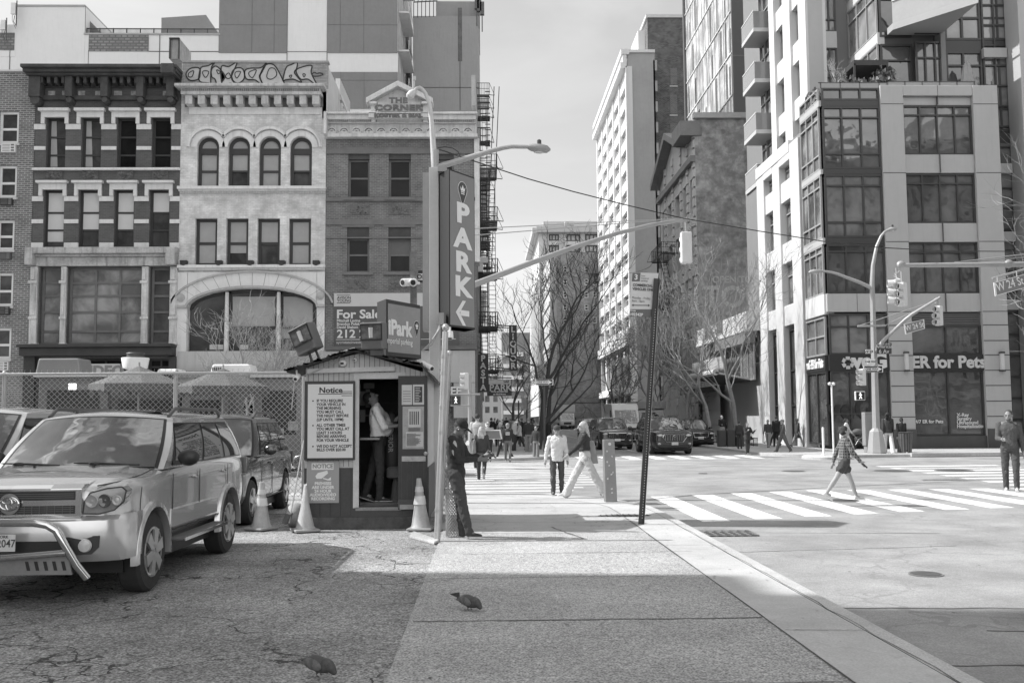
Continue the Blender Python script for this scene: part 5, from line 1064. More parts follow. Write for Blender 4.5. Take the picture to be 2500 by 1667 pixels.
def shrub(name,x,y,z,w_,d,h,n,m,label,seed=0):
    o=thing(name,(x,y,z),label,'plant','planters on the terrace'); mb=MB(); rr=random.Random(seed)
    for i in range(n):
        c=Vector((rr.uniform(-w_,w_),rr.uniform(-d,d),rr.uniform(0,1)**1.2*h)); a=rr.uniform(0,PI); s=rr.uniform(.05,.12); u=Vector((math.cos(a),math.sin(a),rr.uniform(-.5,.5)))*s; v=Vector((rr.uniform(-.5,.5),rr.uniform(-.5,.5),1)).normalized()*s; mb.quad(c-u-v,c+u-v,c+u*.4+v,c-u*.4+v)
    mb.build('leaves',m,o); mb=MB(); mb.box(-w_,w_,-d,d,-.5,.02); mb.build('planter',FR_D,o); return o
lf=mat(.16,.9,.5,6,0)
shrub('terrace_shrub',at(2120,205,Y=YF+.7).x,YF+.7,zt-.3,1.5,.3,1.0,420,lf,'bushy planter at the middle of the tower terrace',1)
shrub('terrace_shrub',at(1975,240,X=xc).x+.2,at(1980,240,X=xc).y,ZL(250),.3,1.0,1.0,220,lf,'leafy planter on the terrace edge above the white side face',2)
shrub('terrace_shrub',at(2160,190,Y=YF+.9).x,YF+.9,zt,.5,.3,1.3,200,mat(.08,.9,.5,6,0),'dark upright shrub beside the balcony on the terrace',3)
mb=MB(); r=px_front(2068,168,2150,176,YF+2); mb.box(r[0],r[1],YF+1,YF+3.6,r[2],r[3]+.1); a=px_front(2068,172,2072,212,YF+2); mb.box(a[0],a[1],YF+1,YF+1.1,zt-.5,a[3]); mb.box(r[1]-.1,r[1],YF+1,YF+1.1,zt-.5,r[2]); mb.box(r[0],r[1],YF+3.5,YF+3.6,zt-.5,r[2]); mb.build('terrace_pergola',FR_D,V,world=True)
# ---- low wing with canopy, west of the tower on the north pavement
Wg=thing('canopy_wing',(17,65,0),'low wing with white sloping fascia and ribbed entrance canopy beside the tower','building')
FW=Fac((XN,YF+yend+.1,0),(0,1,0),(-1,0,0)); Lw=14.5
mb=MB(); mb.box(XN+.25,XN+8,YF+yend+.1,YF+yend+Lw,0,6.9); mb.build('wall',mat(.42,.7,.08,.6,.05),Wg,world=True)
mb=MB(); FW.box(mb,-.05,Lw,6.9,8.1,-.4,.7); mb.build('fascia',stn_sunlit,Wg,world=True)
cw2=window(Wg,FW,(.6,8,3.9,6.2),GV[1],dkf_sunlit,.1,-.02,mull=(.2,.4,.6,.8),name='window',fd=.1)
mb=MB(); P=[FW.p(.5,6.2,.05),FW.p(8.5,6.2,.05),FW.p(8.5,6.9,.05),FW.p(.5,6.9,.05)]; mb.prism(P,FW.n*.6); mb.build('soffit',mat(.2,.6,.1,1,0),Wg,world=True)
cp=thing('entrance_canopy',(15,YF+yend+8,3.4),'long ribbed canopy with rounded edge under the lettering 101 west 24','canopy'); mb=MB(); u0,u1=1.5,9.0
mb.prism([FW.p(u0,3.9,.05),FW.p(u1,3.9,.05),FW.p(u1,4.35,2.3),FW.p(u0,4.35,2.3)],(0,0,.1)); mb.tube([FW.p(u0,4.42,2.3),FW.p(u1,4.42,2.3)],.2,10); mb.build('roof',mat(.5,.5,.05,1,0),cp,world=True); mb=MB()
for k in range(20): u=u0+.2+(u1-u0-.4)*k/19; mb.prism([FW.p(u,3.82,.1),FW.p(u+.12,3.82,.1),FW.p(u+.12,4.25,2.2),FW.p(u,4.25,2.2)],(0,0,.06))
mb.build('rib',DKSTEEL,cp,world=True)
text(cp,'101 WEST 24TH',.85,WHITE,FW.p((u0+u1)/2+1,5.0,2.2)-cp.location,(PI/2,0,-PI/2),bold=.02,sx=.9,ext=.03)
mb=MB()
for k in range(4): FW.box(mb,9+.0,Lw,.0+1.05*k,1.0+1.05*k,.26,.3)
mb.build('stone_course',mat(.45,.7,.06,.7,.05),Wg,world=True)
# ------------------------------------------------------------ attendant booth, its signs and lights
YB=15.5
def PB(px,py,Y=YB): return at(px,py,Y=Y)
bt=thing('attendant_booth',(-1.85,YB,0),'small wooden parking booth with gabled roof, pale upper boards and open door','booth')
xl=PB(745,1100).x; xr=PB(1045,1100).x; xdl=PB(877,1100).x; xdr=PB(972,1100).x; z_d1=PB(920,925).z; zf=PB(900,1236).z; ze=PB(860,915).z
pt=mat(.5,.6,.1,3,.06,streak=.25); dk=mat(.05,.6,.25,4,.1,streak=.1); dk2=mat(.04,.6,.35,6,.15)
yb2=17.6; FBt=Fac((0,YB,0),(1,0,0),(0,-1,0))
zmid=PB(800,1142).z
mb=MB(); FBt.wall(mb,xl,xr,zmid,ze,[(xdl,xdr,zmid-1,z_d1)],.08); mb.box(xl+.001,xl+.08,YB+.01,yb2,zmid,ze+.1); mb.box(xr-.08,xr-.001,YB+.01,yb2,zmid,ze+.1); mb.box(xl,xr,yb2-.08,yb2,0,ze+.1)
apx=PB(862,855); el=(xl-.05,ze+.0); er=(xr+.05,ze)
zr0=PB(862,862).z
mb.prism([(xl,YB,ze),(xr,YB,ze),(xr,YB,PB(1035,912).z),((xl+xr)/2-.1,YB,zr0),(xl,YB,PB(748,893).z)],(0,.06,0))
mb.build('wall',pt,bt,world=True)
mb=MB()
for i in range(24):
    x=xl+(xr-xl)*(i+.5)/24
    zt_=PB(748,893).z+(zr0-PB(748,893).z)*min(1,(x-xl)/((xl+xr)/2-.1-xl)) if x<(xl+xr)/2-.1 else PB(1035,912).z+(zr0-PB(1035,912).z)*(xr-x)/(xr-(xl+xr)/2+.1)
    if xdl-.05<x<xdr+.05: mb.box(x-.004,x+.004,YB-.004,YB,z_d1+.05,zt_)
    else: mb.box(x-.004,x+.004,YB-.004,YB,zmid+.02 if x<xdl else zmid+.02,zt_)
mb.build('board_groove',mat(.12,.8,.1,3,0),bt,world=True)
mb=MB(); FBt.wall(mb,xl,xr,0.13,zmid,[(xdl,xdr,zf,zmid+1)],.1,.02); mb.box(xl-.01,xl+.09,YB-.01,yb2+.02,.13,zmid); mb.box(xr-.09,xr+.01,YB-.01,yb2+.02,.13,zmid); mb.build('lower_boards',dk,bt,world=True)
mb=MB()
for i in range(12):
    x=xl+(xr-xl)*(i+.5)/12
    if not xdl-.02<x<xdr+.02: mb.box(x-.004,x+.004,YB-.025,YB-.02,.2,zmid)
mb.build('board_groove',BLACK,bt,world=True)
mb=MB(); mb.box(xl+.04,xr-.14,YB-.05,yb2+.03,-.02,PB(800,1262).z); mb.build('plinth',mat(.07,.7,.5,9,.2),bt,world=True,bevel=.01)
# interior
mb=MB(); mb.box(xl+.09,xr-.09,YB+.6,yb2-.09,zf-.05,zf); mb.box(xdl-.05,xdr+.05,YB-.03,YB+.62,zf-.06,zf-.01); mb.build('floor_board',mat(.22,.8,.4,6,.2),bt,world=True)
mb=MB(); mb.box(xl+.09,xr-.09,yb2-.12,yb2-.09,zf,ze); mb.box(xl+.09,xl+.11,YB+.1,yb2-.1,zf,ze); mb.box(xr-.11,xr-.09,YB+.1,yb2-.1,zf,ze); mb.box(xl+.1,xr-.1,YB+.1,yb2-.1,ze-.04,ze); mb.build('lining',mat(.07,.8,.3,3,.1),bt,world=True)
mb=MB(); mb.box(xdl-.1,xdl+.28,YB+.35,YB+.9,PB(880,1070).z-.03,PB(880,1070).z); mb.box(xdl-.1,xdl+.2,YB+1.5,YB+1.7,zf+1.4,zf+1.43); mb.build('shelf',mat(.25,.6,.2,3,.05),bt,world=True)
mb=MB()
for (a,b,c,d) in ((879,955,892,990),(893,950,903,994),(880,1000,892,1030),(888,935,914,948)):
    p=PB(a,b,YB+1.2); q=PB(c,d,YB+1.2); mb.box(p.x,q.x,YB+1.19,YB+1.2,q.z,p.z)
mb.build('paper',mat(.28,.7,.15,8,0),bt,world=True)
ck=thing('office_chair',(PB(968,1180,YB+.7).x,YB+.75,zf),'dark upholstered stool seen inside the booth doorway','chair'); mb=MB(); mb.lathe((0,0,.38),[(.13,0),(.17,.03),(.17,.16),(.12,.2)],14); mb.build('seat',mat(.12,.9,.2,5,.1),ck,smooth=True); mb=MB(); mb.lathe((0,0,0),[(.16,0),(.1,.05),(.06,.38)],12); mb.build('pedestal',mat(.1,.8,.2,5,.1),ck)
cc=thing('jacket',(PB(955,960,YB+1.0).x,YB+1.0,zf+1.35),'black jacket hanging inside the booth behind the attendant','jacket'); mb=MB(); mb.lathe((0,0,-.9),[(.17,0),(.2,.3),(.2,.75),(.12,.95),(.05,1.02)],12); mb.v=[(x,y*.5,z) for x,y,z in mb.v]; mb.build('body',BLACK,cc,smooth=True)
text(cc,'SUPERIOR',.11,mat(.3,.5,.1,2,0),(-.0,-.12,-.3),(PI/2,R(90),0),bold=.003,ext=.002)
# door frame, casing, header
mb=MB(); mb.box(xdl-.09,xdl,YB-.03,YB+.06,zf-.02,z_d1+.0); mb.box(xdl-.09,xdr+.12,YB-.035,YB+.05,z_d1,z_d1+.1); mb.build('door_casing',mat(.48,.6,.2,4,.1,streak=.2),bt,world=True)
mb=MB(); a=PB(752,905); b=PB(965,900); mb.add([(a.x,YB-.09,PB(752,912).z),(b.x,YB-.09,PB(965,906).z),(b.x,YB-.09,PB(965,895).z),(a.x,YB-.09,PB(752,901).z),(a.x,YB,PB(752,912).z),(b.x,YB,PB(965,906).z),(b.x,YB,PB(965,895).z),(a.x,YB,PB(752,901).z)],[(0,1,2,3),(4,5,6,7),(0,1,5,4),(1,2,6,5),(2,3,7,6),(3,0,4,7)]); mb.build('light_fixture',mat(.45,.5,.15,3,.05,streak=.3),bt,world=True)
# roof: two slopes of shingles with a dark drip edge
rf=mat(.05,.9,.4,9,.3)
L0=PB(700,904,YB-.2); A0=PB(862,853,YB-.2); R0=PB(1060,926,YB-.2); R1=PB(1030,890,YB-.2)
mb=MB()
for p,q in ((L0,A0),(A0,R1),(R1,R0)): mb.add([(p.x,YB-.2,p.z-.035),(q.x,YB-.2,q.z-.035),(q.x,YB-.2,q.z+.01),(p.x,YB-.2,p.z+.01),(p.x,yb2+.2,p.z-.035),(q.x,yb2+.2,q.z-.035),(q.x,yb2+.2,q.z+.01),(p.x,yb2+.2,p.z+.01)],[(0,1,2,3),(4,5,6,7),(0,1,5,4),(1,2,6,5),(2,3,7,6),(3,0,4,7)])
rr=random.Random(8)
for i in range(60):
    t=rr.random(); p,q=rr.choice(((L0,A0),(A0,R1))); c=p+(q-p)*t; mb.obox((c.x,YB-.2,c.z+.0),(.09,.08,.03),(0,rr.uniform(-.4,.4),0))
mb.build('roof',rf,bt,world=True)
mb=MB(); mb.tube([PB(712,1000,YB-.1),PB(720,925,YB-.1),PB(775,905,YB-.1),PB(815,885,YB-.1),PB(840,860,YB-.1),PB(866,852,YB-.1),PB(900,862,YB-.1)],.008,5); mb.tube([PB(866,850,YB-.22),PB(850,854,YB-.22),PB(830,862,YB-.22)],.014,5); mb.tube([PB(878,868,YB-.1),PB(888,862,YB-.1),PB(900,858,YB-.1)],.006,5); mb.tube([PB(1030,857,YB),PB(1050,838,YB),PB(1072,805,YB),PB(1078,795,YB)],.014,5); mb.tube([PB(1030,857,YB),PB(1055,842,YB),PB(1070,812,YB),PB(1075,792,YB),PB(1066,790,YB)],.008,5); mb.build('cable',mat(.3,.6,.1,4,0),bt,world=True)
# door leaf swung open flat against the front
dr=MB(); X0,X1=PB(973,1080).x,PB(1044,1080).x; zb,zt_=PB(1008,1242).z,PB(1008,918).z; Yd=YB-.06
dr.box(X0,X1,Yd-.02,Yd+.02,zb,zt_); d_=dr.build('door',mat(.03,.5,.3,5,.1),bt,world=True,bevel=.004)
mb=MB(); w_=X1-X0
for i in range(5): x=X0+w_*(.12+.19*i); mb.box(x-.004,x+.004,Yd-.026,Yd-.02,zb+.1,PB(1008,1125).z)
mb.box(X0,X1,Yd-.034,Yd-.02,zb+.02,zb+.16) ; mb.build('door_boards',mat(.06,.6,.3,5,.1),d_,world=True)
mb=MB(); a,b=PB(982,1113),PB(1040,1125); mb.box(a.x,b.x,Yd-.03,Yd-.02,b.z,a.z); mb.build('push_plate',mat(.35,.4,.4,12,.1,metal=.3),d_,world=True)
mb=MB(); c=PB(1040,1106); 
for dx,r_ in ((0,.03),(.035,.018)): mb.lathe((c.x+dx,Yd-.02,c.z),[(r_*.7,0),(r_,-.02),(r_,-.04),(.005,-.05)],12,'Y')
mb.build('handle',STEEL,d_,world=True,smooth=True)
mb=MB(); a,b=PB(985,1230),PB(1020,1241); mb.box(a.x-.05,b.x,Yd-.045,Yd-.036,b.z,a.z); mb.build('kick_board',mat(.3,.8,.3,6,.1),d_,world=True)
mb=MB(); a,b=PB(984,992),PB(1036,1095); mb.box(a.x,b.x,Yd-.026,Yd-.02,b.z,a.z); mb.build('poster_frame',mat(.3,.4,.3,7,0),d_,world=True)
pap=mat(.5,.6,.08,6,0)
mb=MB()
for (x0,y0,x1,y1) in ((982,940,1007,988),(1009,939,1036,988),(998,998,1028,1042),(992,1054,1034,1090)): a,b=PB(x0,y0),PB(x1,y1); mb.box(a.x,b.x,Yd-.03,Yd-.0265,b.z,a.z)
mb.build('paper',pap,d_,world=True)
mb=MB(); 
def pr(x0,y0,x1,y1,e=.0335): a,b=PB(x0,y0),PB(x1,y1); mb.box(a.x,b.x,Yd-e,Yd-.0302,b.z,a.z)
pr(1013,944,1032,982)
for k in range(5): pr(985,955+k*6,1004,956+k*6)
for k in range(14): pr(994,1058+k*2.2,994+rr.uniform(15,36),1058.8+k*2.2)
for k in range(12): pr(999+k*2.4,1044,1000+k*2.4,1052)
for k in range(5): pr(1001+k*5,1004,1003.5+k*5,1036,.0325)
mb.build('print',mat(.04,.6,.1,6,0),d_,world=True)
mb=MB()
for k in range(9): pr(1015,947+k*4,1015+rr.uniform(8,15),948.3+k*4,.0345)
mb.build('white_print',pap,d_,world=True)
# big notice light box
nb=thing('notice_board',(PB(805,1120).x,YB,PB(805,1123).z),'white notice board in a black frame with parking rules, left of the booth door','sign'); Yn=YB-.09
r=[PB(743,1027,Yn).x,PB(866,1027,Yn).x,PB(805,1123,Yn).z,PB(805,930,Yn).z]; mb=MB(); mb.box(r[0],r[1],Yn,Yn+.08,r[2],r[3]); mb.build('frame',mat(.025,.4,.2,4,.05),nb,world=True,bevel=.006)
mb=MB(); a,b=PB(752,938,Yn),PB(861,1117,Yn); mb.box(a.x,b.x,Yn-.006,Yn+.01,b.z,a.z); mb.build('panel',mat(.6,.4,.04,2,0),nb,world=True)
ink=mat(.02,.5,.05,2,0)
def TB(s,x,y,px,par,m=ink,Y=Yn-.008,al='LEFT',bold=.0012,sx=1): return text(par,s,px/FPX*Y*1.42,m,at(x,y,Y=Y)-par.location,(PI/2,0,0),bold=bold,align=al,ext=.001,sx=sx)
TB('Notice',779,953,13.2,nb,bold=.0035,sx=1.08)
mb=MB(); a,b=PB(777,961,Yn),PB(834,962.3,Yn); mb.box(a.x,b.x,Yn-.009,Yn-.006,b.z,a.z); 
for k in range(4): a,b=PB(834,955+k*3.5,Yn),PB(860,955.9+k*3.5,Yn); mb.box(a.x,b.x,Yn-.009,Yn-.006,b.z,a.z)
mb.build('rule',ink,nb,world=True)
for s,y in (('IF YOU REQUIRE',978.5),('YOUR VEHICLE IN',987.5),('THE MORNING',996.5),('YOU MUST CALL',1005.5),('THE NIGHT BEFORE',1015),('(UP UNTIL 10PM)',1024.5),('ALL OTHER TIMES',1038),('YOU MUST CALL AT',1047),('LEAST 3 HOURS',1056.5),('BEFORE ARRIVING',1065.5),('FOR YOUR VEHICLE',1075),('WE DO NOT ACCEPT',1089.5),('BILLS OVER $20.00',1098)): TB(s,773,y,6.6,nb,bold=.0018,sx=.92)
for y in (979,1039,1090): TB('•',762,y,8,nb,bold=.003)
ns=thing('camera_notice',(PB(788,1227).x,YB,PB(788,1227).z),'small grey camera recording notice below the white notice board','sign'); Y2=YB-.03
a,b=PB(749,1125,Y2),PB(827.5,1227,Y2); mb=MB(); mb.box(a.x,b.x,Y2-.006,Y2+.005,b.z,a.z); mb.build('plate',mat(.3,.5,.06,2,0),ns,world=True,bevel=.003)
a,b=PB(761,1130,Y2),PB(814.5,1146,Y2); mb=MB(); mb.box(a.x,b.x,Y2-.009,Y2-.006,b.z,a.z); mb.build('header',mat(.66,.5,.05,2,0),ns,world=True)
wt=mat(.72,.5,.05,2,0); TB('NOTICE',788,1138,9.5,ns,mat(.22,.5,.05,2,0),Y2-.01,'CENTER',.003)
for s,y in (('PREMISES',1180),('ARE UNDER',1189.5),('24 HOUR',1198.5),('AUDIO/VIDEO',1207.5),('RECORDING',1217)): TB(s,788.5,y,6.8,ns,wt,Y2-.007,'CENTER',.0025,1.02)
mb=MB(); P=[(770,1162),(776,1154),(799,1148),(801,1155),(785,1168),(773,1168)]; mb.prism([at(x,y,Y=Y2-.007) for x,y in P],(0,-.004,0)); P=[(789,1166),(801,1169),(808,1164),(808,1172),(800,1172),(788,1168)]; mb.prism([at(x,y,Y=Y2-.007) for x,y in P],(0,-.004,0)); mb.build('camera_symbol',wt,ns,world=True)
# cameras on the booth
def dome_cam(name,px,py,Y,r_,label,lens=True):
    p=at(px,py,Y=Y); o=thing(name,p,label,'security camera','security cameras on and around the booth'); mb=MB(); mb.lathe((0,0,0),[(r_,0),(r_*1.02,-.03),(r_*.8,-.06),(.01,-.1)],16,'Y'); mb.build('housing',WHITE,o,smooth=True); mb=MB(); mb.ell((0,-.075,-.01),(r_*.5,.05,r_*.3),12,8); mb.build('lens',BLACK,o,smooth=True)
dome_cam('dome_camera',837,886,YB-.03,.06,'white dome camera under the booth gable')
dome_cam('bullet_camera',867,878,YB-.03,.035,'small dark-faced camera right of the white dome under the gable')
def bullet(name,base,d,ln,r_,label,bracket):
    o=thing(name,base,label,'security camera','security cameras on and around the booth'); d=Vector(d).normalized(); mb=MB(); mb.tube([-d*ln*.5,d*ln*.5,d*ln*.55],[r_,r_*1.1,r_*1.0],12); mb.build('housing',WHITE,o,smooth=True); mb=MB(); mb.tube([d*ln*.56,d*ln*.575],[r_*.7,r_*.7],12); mb.build('lens',BLACK,o); mb=MB(); mb.tube([(0,0,0),bracket],r_*.4,6); mb.build('bracket',WHITE,o); return o
bullet('bullet_camera',PB(725,921,YB-.15),(-.1,-.9,-.35),.16,.038,'white bullet camera hanging at the left eave of the booth',(-.02,.05,.14))
bullet('bullet_camera',PB(1042,893,YB),(.5,-.6,-.3),.26,.045,'white camera on the right eave of the booth roof',(-.06,.1,-.1))
p=at(1098,818,Y=16.9); bullet('bullet_camera',p,(0,-.3,-1),.12,.06,'white camera hanging under the tall vertical parking sign',(0,0,.14))
# flood lights on the roof
def flood(loc,rot,s,label):
    o=thing('flood_light',loc,label,'flood light','flood lights on the booth roof',rot=rot); mb=MB(); mb.obox((0,0,0),(.36*s,.22*s,.42*s)); mb.build('housing',mat(.13,.45,.1,3,.03),o,bevel=.02*s)
    mb=MB(); mb.box(-.16*s,.16*s,-.118*s,-.111*s,-.06*s,.18*s); mb.build('glass',glass(.12,.05,.3,sc=6,key='fl'),o); mb=MB(); mb.tube([(0,-.122*s,-.03*s),(0,-.122*s,.13*s)],[.03*s,.035*s],8); mb.build('bulb',mat(.5,.3,.1,3,0),o)
    mb=MB()
    for x in (-.17,.17): mb.box(x*s-.01,x*s+.01,-.113*s,-.1*s,-.07*s,.19*s)
    mb.box(-.18*s,.18*s,-.125*s,-.112*s,-.07*s,-.05*s); mb.box(-.18*s,.18*s,-.125*s,-.112*s,.17*s,.19*s); mb.build('rim',BLACK,o)
    return o
p=PB(748,828,YB); flood(p,(R(6),R(-21),R(-28)),1.05,'grey square flood light tilted on the left slope of the booth roof')
mb=MB(); mb.tube([PB(755,862,YB),PB(763,885,YB)],.022,6); mb.tube([PB(770,853,YB),PB(780,877,YB)],.022,6); mb.build('light_bracket',DKSTEEL,bt,world=True)
p=PB(913,820,YB-.2); flood(p,(R(4),0,R(-16)),1.0,'black flood light in front of the illuminated parking sign on the roof')
mb=MB(); mb.box(p.x-.05,p.x+.14,YB-.25,YB-.1,PB(905,870).z,PB(905,848).z); mb.box(p.x-.35,p.x+.1,YB-.2,YB-.12,PB(905,858).z-.01,PB(905,850).z); mb.build('light_bracket',DKSTEEL,bt,world=True)
# roof sign box
sb=thing('roof_sign',(PB(980,870).x,16,PB(980,872).z),'boxy illuminated parking sign with crown pin logo standing on the booth roof','sign')
a=Vector(at(942,798,Y=15.45)); 
LT,LB=at(942.5,729.8,Y=15.45),at(940,868,Y=15.45); RT=at(1025,745.7,Y=16.35); RBm=at(1028.4,872,Y=16.35); back=Vector((-.19,.45,0))
def quadbox(mb,LT,LB,RB,RT,dv): mb.add([LB,RB,RT,LT,LB+dv,RB+dv,RT+dv,LT+dv],[(0,1,2,3),(4,5,6,7),(0,1,5,4),(1,2,6,5),(2,3,7,6),(3,0,4,7)])
RT=Vector((RT.x,RT.y,LT.z-.0)); RBm=Vector((RBm.x,RBm.y,LB.z)); LB=Vector((LT.x,LT.y,LB.z))
mb=MB(); quadbox(mb,LT,LB,RBm,RT,back); mb.build('sign_box',BLACK,sb,world=True)
ux=(RBm-LB).normalized(); nrm=ux.cross(Vector((0,0,1))).normalized(); nrm=nrm if nrm.y<0 else -nrm
wd=(RBm-LB).length; ht=LT.z-LB.z
def sp_(u,z,d=0): return LB+ux*u*wd+Vector((0,0,z*ht))+nrm*d
mb=MB(); mb.add([sp_(.04,.07,.006),sp_(.96,.07,.006),sp_(.96,.93,.006),sp_(.04,.93,.006)],[(0,1,2,3)]); mb.build('face',mat(.2,.35,.12,1.5,0,coat=.3),sb,world=True)
rz=math.atan2(ux.y,ux.x)
text(sb,'iPark',.33,mat(.66,.4,.05,2,0),sp_(.37,.5,.01)-sb.location,(PI/2,0,rz),bold=.014,sx=.98,ext=.003); text(sb,'imperial parking',.13,mat(.66,.4,.05,2,0),sp_(.36,.27,.01)-sb.location,(PI/2,0,rz),bold=.001,sx=.9,ext=.002)
def pin(par,org,s,d=0,ink1=None,ink2=None):
    """map pin with a crown, drawn on a sign face; org(u,z,d) maps metres to the face"""
    mb=MB(); n=16; C=[(s*math.cos(R(-20+220*i/n)),s*math.sin(R(-20+220*i/n))) for i in range(n+1)]+[(0,-2.3*s)]
    mb.poly([org(x*1.12,z*1.08,d) for x,z in C]); mb.build('pin_edge',ink1,par,world=True)
    mb=MB(); mb.poly([org(x,z,d+.003) for x,z in C]); mb.build('pin',ink2,par,world=True)
    mb=MB(); cr=[(-.45,-.25),(-.6,.35),(-.28,.05),(0,.6),(.28,.05),(.6,.35),(.45,-.25)]; mb.poly([org(x*s,z*s,d+.006) for x,z in cr])
    for k in range(2): mb.poly([org(x*s,(z-.45-.25*k)*s,d+.006) for x,z in ((-.42,0),(.42,0),(.42,.14),(-.42,.14))])
    mb.build('crown',ink1,par,world=True)
pin(sb,lambda x,z,d: sp_(.85,.6,.009)+ux*x+Vector((0,0,z))+nrm*d,.078,0,wt,BLACK)
# PARK column sign
pc=thing('column_sign',(-.95,17.4,0),'tall vertical illuminated park sign with arrow on a square pale column','sign'); Yc_=17.3
q0=at(1050,408,Y=Yc_); q1=at(1069,408,Y=Yc_); mb=MB(); mb.box(q0.x-.02,q0.x+.15,Yc_,Yc_+.16,-.1,q0.z); mb.build('column',mat(.5,.5,.08,2,.04,streak=.15),pc,world=True,bevel=.006)
LT,LB=at(1096,412,Y=16.9),at(1097.5,797,Y=16.9); RT,RBm=at(1157,436,Y=17.55),at(1161.5,808.5,Y=17.55); LB.x=LT.x=(LB.x+LT.x)/2; RT.x=RBm.x=(RT.x+RBm.x)/2; RT.z=LT.z; RBm.z=LB.z
back=Vector((-.2,.42,0)); mb=MB(); quadbox(mb,LT,LB,RBm,RT,back); mb.build('sign_box',mat(.012,.6,.1,2,0),pc,world=True)
ux=(RBm-LB).normalized(); nrm=ux.cross(Vector((0,0,1))).normalized(); nrm=nrm if nrm.y<0 else -nrm; wd=(RBm-LB).length; ht=LT.z-LB.z; rz=math.atan2(ux.y,ux.x)
mb=MB(); mb.add([sp_(.02,.012,.006),sp_(.97,.012,.006),sp_(.97,.99,.006),sp_(.02,.99,.006)],[(0,1,2,3)]); mb.build('face',mat(.17,.35,.06,1,0,coat=.3),pc,world=True)
for ch,y in (('P',523),('A',584),('R',642),('K',702)): 
    zz=at(1128,y,Y=17.2).z; t=text(pc,ch,.48,wt,LB+ux*wd*.5+Vector((0,0,zz-LB.z))+nrm*.01-pc.location,(PI/2,0,rz),bold=.02,ext=.004,sx=1.55)
zz=at(1128,764,Y=17.2).z-LB.z; o_=LB+ux*wd*.5+Vector((0,0,zz))+nrm*.012
mb=MB(); A=lambda x,z: o_+ux*x+Vector((0,0,z)); mb.poly([A(.19,.05),A(.19,-.05),A(-.08,-.05),A(-.08,.05)]); mb.poly([A(-.22,0),A(-.01,.22),A(.09,.22),A(-.1,0)]); mb.poly([A(-.22,-.001),A(-.1,-.001),A(.09,-.22),A(-.01,-.22)]); mb.build('arrow',wt,pc,world=True)
zz=at(1128,462,Y=17.2).z-LB.z; pin(pc,lambda x,z,d: LB+ux*(wd*.5+x)+Vector((0,0,zz+z))+nrm*(.01+d),.13,0,wt,mat(.05,.5,.1,2,0))
mb=MB(); mb.add([LB+back+Vector((.0,0,.0)),LB,RBm,RBm+back],[(0,1,2,3)]); 
q0=at(1037,420,Y=17.5); q1=at(1049,808,Y=17.5); mb.box(q0.x-.03,q1.x,17.35,17.75,q1.z,q0.z-.05); mb.build('rear_box',mat(.3,.5,.1,2,.03),pc,world=True)
mb=MB(); a=at(1072,411,Y=17.2); mb.box(a.x-.02,a.x+.14,17.1,17.3,a.z-.08,a.z+.02); b=at(1080,778,Y=17.0); mb.box(b.x-.06,b.x+.03,16.95,17.05,b.z-.1,b.z+.1); mb.tube([b,at(1066,815,Y=17.0),at(1050,838,Y=16.5)],.014,5); mb.build('junction_box',mat(.33,.5,.1,3,.04),pc,world=True)
# wooden pole with cameras behind the roof sign
wp=thing('wooden_pole',at(1012,800,Y=20.0)*1,'weathered wooden pole carrying white cameras behind the roof sign','pole'); q=at(1009,615,Y=20); wp.location.z=0; mb=MB(); mb.box(q.x-.06,q.x+.07,19.95,20.1,0,q.z); mb.build('post',mat(.2,.9,.4,8,.3),wp,world=True)
for dx in (-14,0): 
    p=at(1010+dx,689,Y=19.9); bullet('bullet_camera',p,(-.6 if dx else 0,-.8,-.15),.3,.075,['white camera facing out on the wooden pole','white camera facing left on the wooden pole'][1 if dx else 0],(.1,.15,.0))
os_=thing('one_way_sign',at(1030,683,Y=20.2),'half hidden one way sign beside the wooden pole','street sign'); r=px_front(1021,660,1052,690,20.2); mb=MB(); mb.box(r[0],r[1],20.2,20.22,r[2],r[3]); mb.build('plate',BLACK,os_,world=True); mb=MB(); r=px_front(1021,668,1052,684,20.2); mb.box(r[0],r[1],20.19,20.199,r[2],r[3]); mb.build('arrow',wt,os_,world=True); text(os_,'ONE',.13,ink,at(1034,676,Y=20.18)-os_.location,(PI/2,0,0),bold=.003,ext=.002)
# leaning gate posts with chain link scrap
gp=thing('gate_post',(at(1069,1318,Z=0).x,13.65,0),'tall leaning galvanised gate post with rounded cap right of the booth','fence post')
b=at(1067,1320,Z=0); t_=at(1088,800,Y=b.y+.3); mb=MB(); mb.tube([b,b+(t_-b)*.45,b+(t_-b)*.98],.045,14); mb.ell(t_,(.052,.052,.06),14,8); 
for k in (.14,.5,.62,.78,.86): c=b+(t_-b)*k; mb.tube([c-Vector((0,0,.02)),c+Vector((0,0,.02))],.051,14)
mb.build('post',mat(.42,.38,.15,5,.08,metal=.5,streak=.2),gp,world=True,smooth=True)
gp2=thing('gate_post',(-.75,15.2,0),'shorter rear gate post with a cap and rolled chain link mesh','fence post'); b=Vector((-.72,15.1,0)); t_=at(1097,864,Y=15.1); mb=MB(); mb.tube([b,t_],.045,12); mb.ell(t_,(.05,.05,.06),12,8); mb.build('post',mat(.42,.38,.15,5,.08,metal=.5),gp2,world=True,smooth=True)
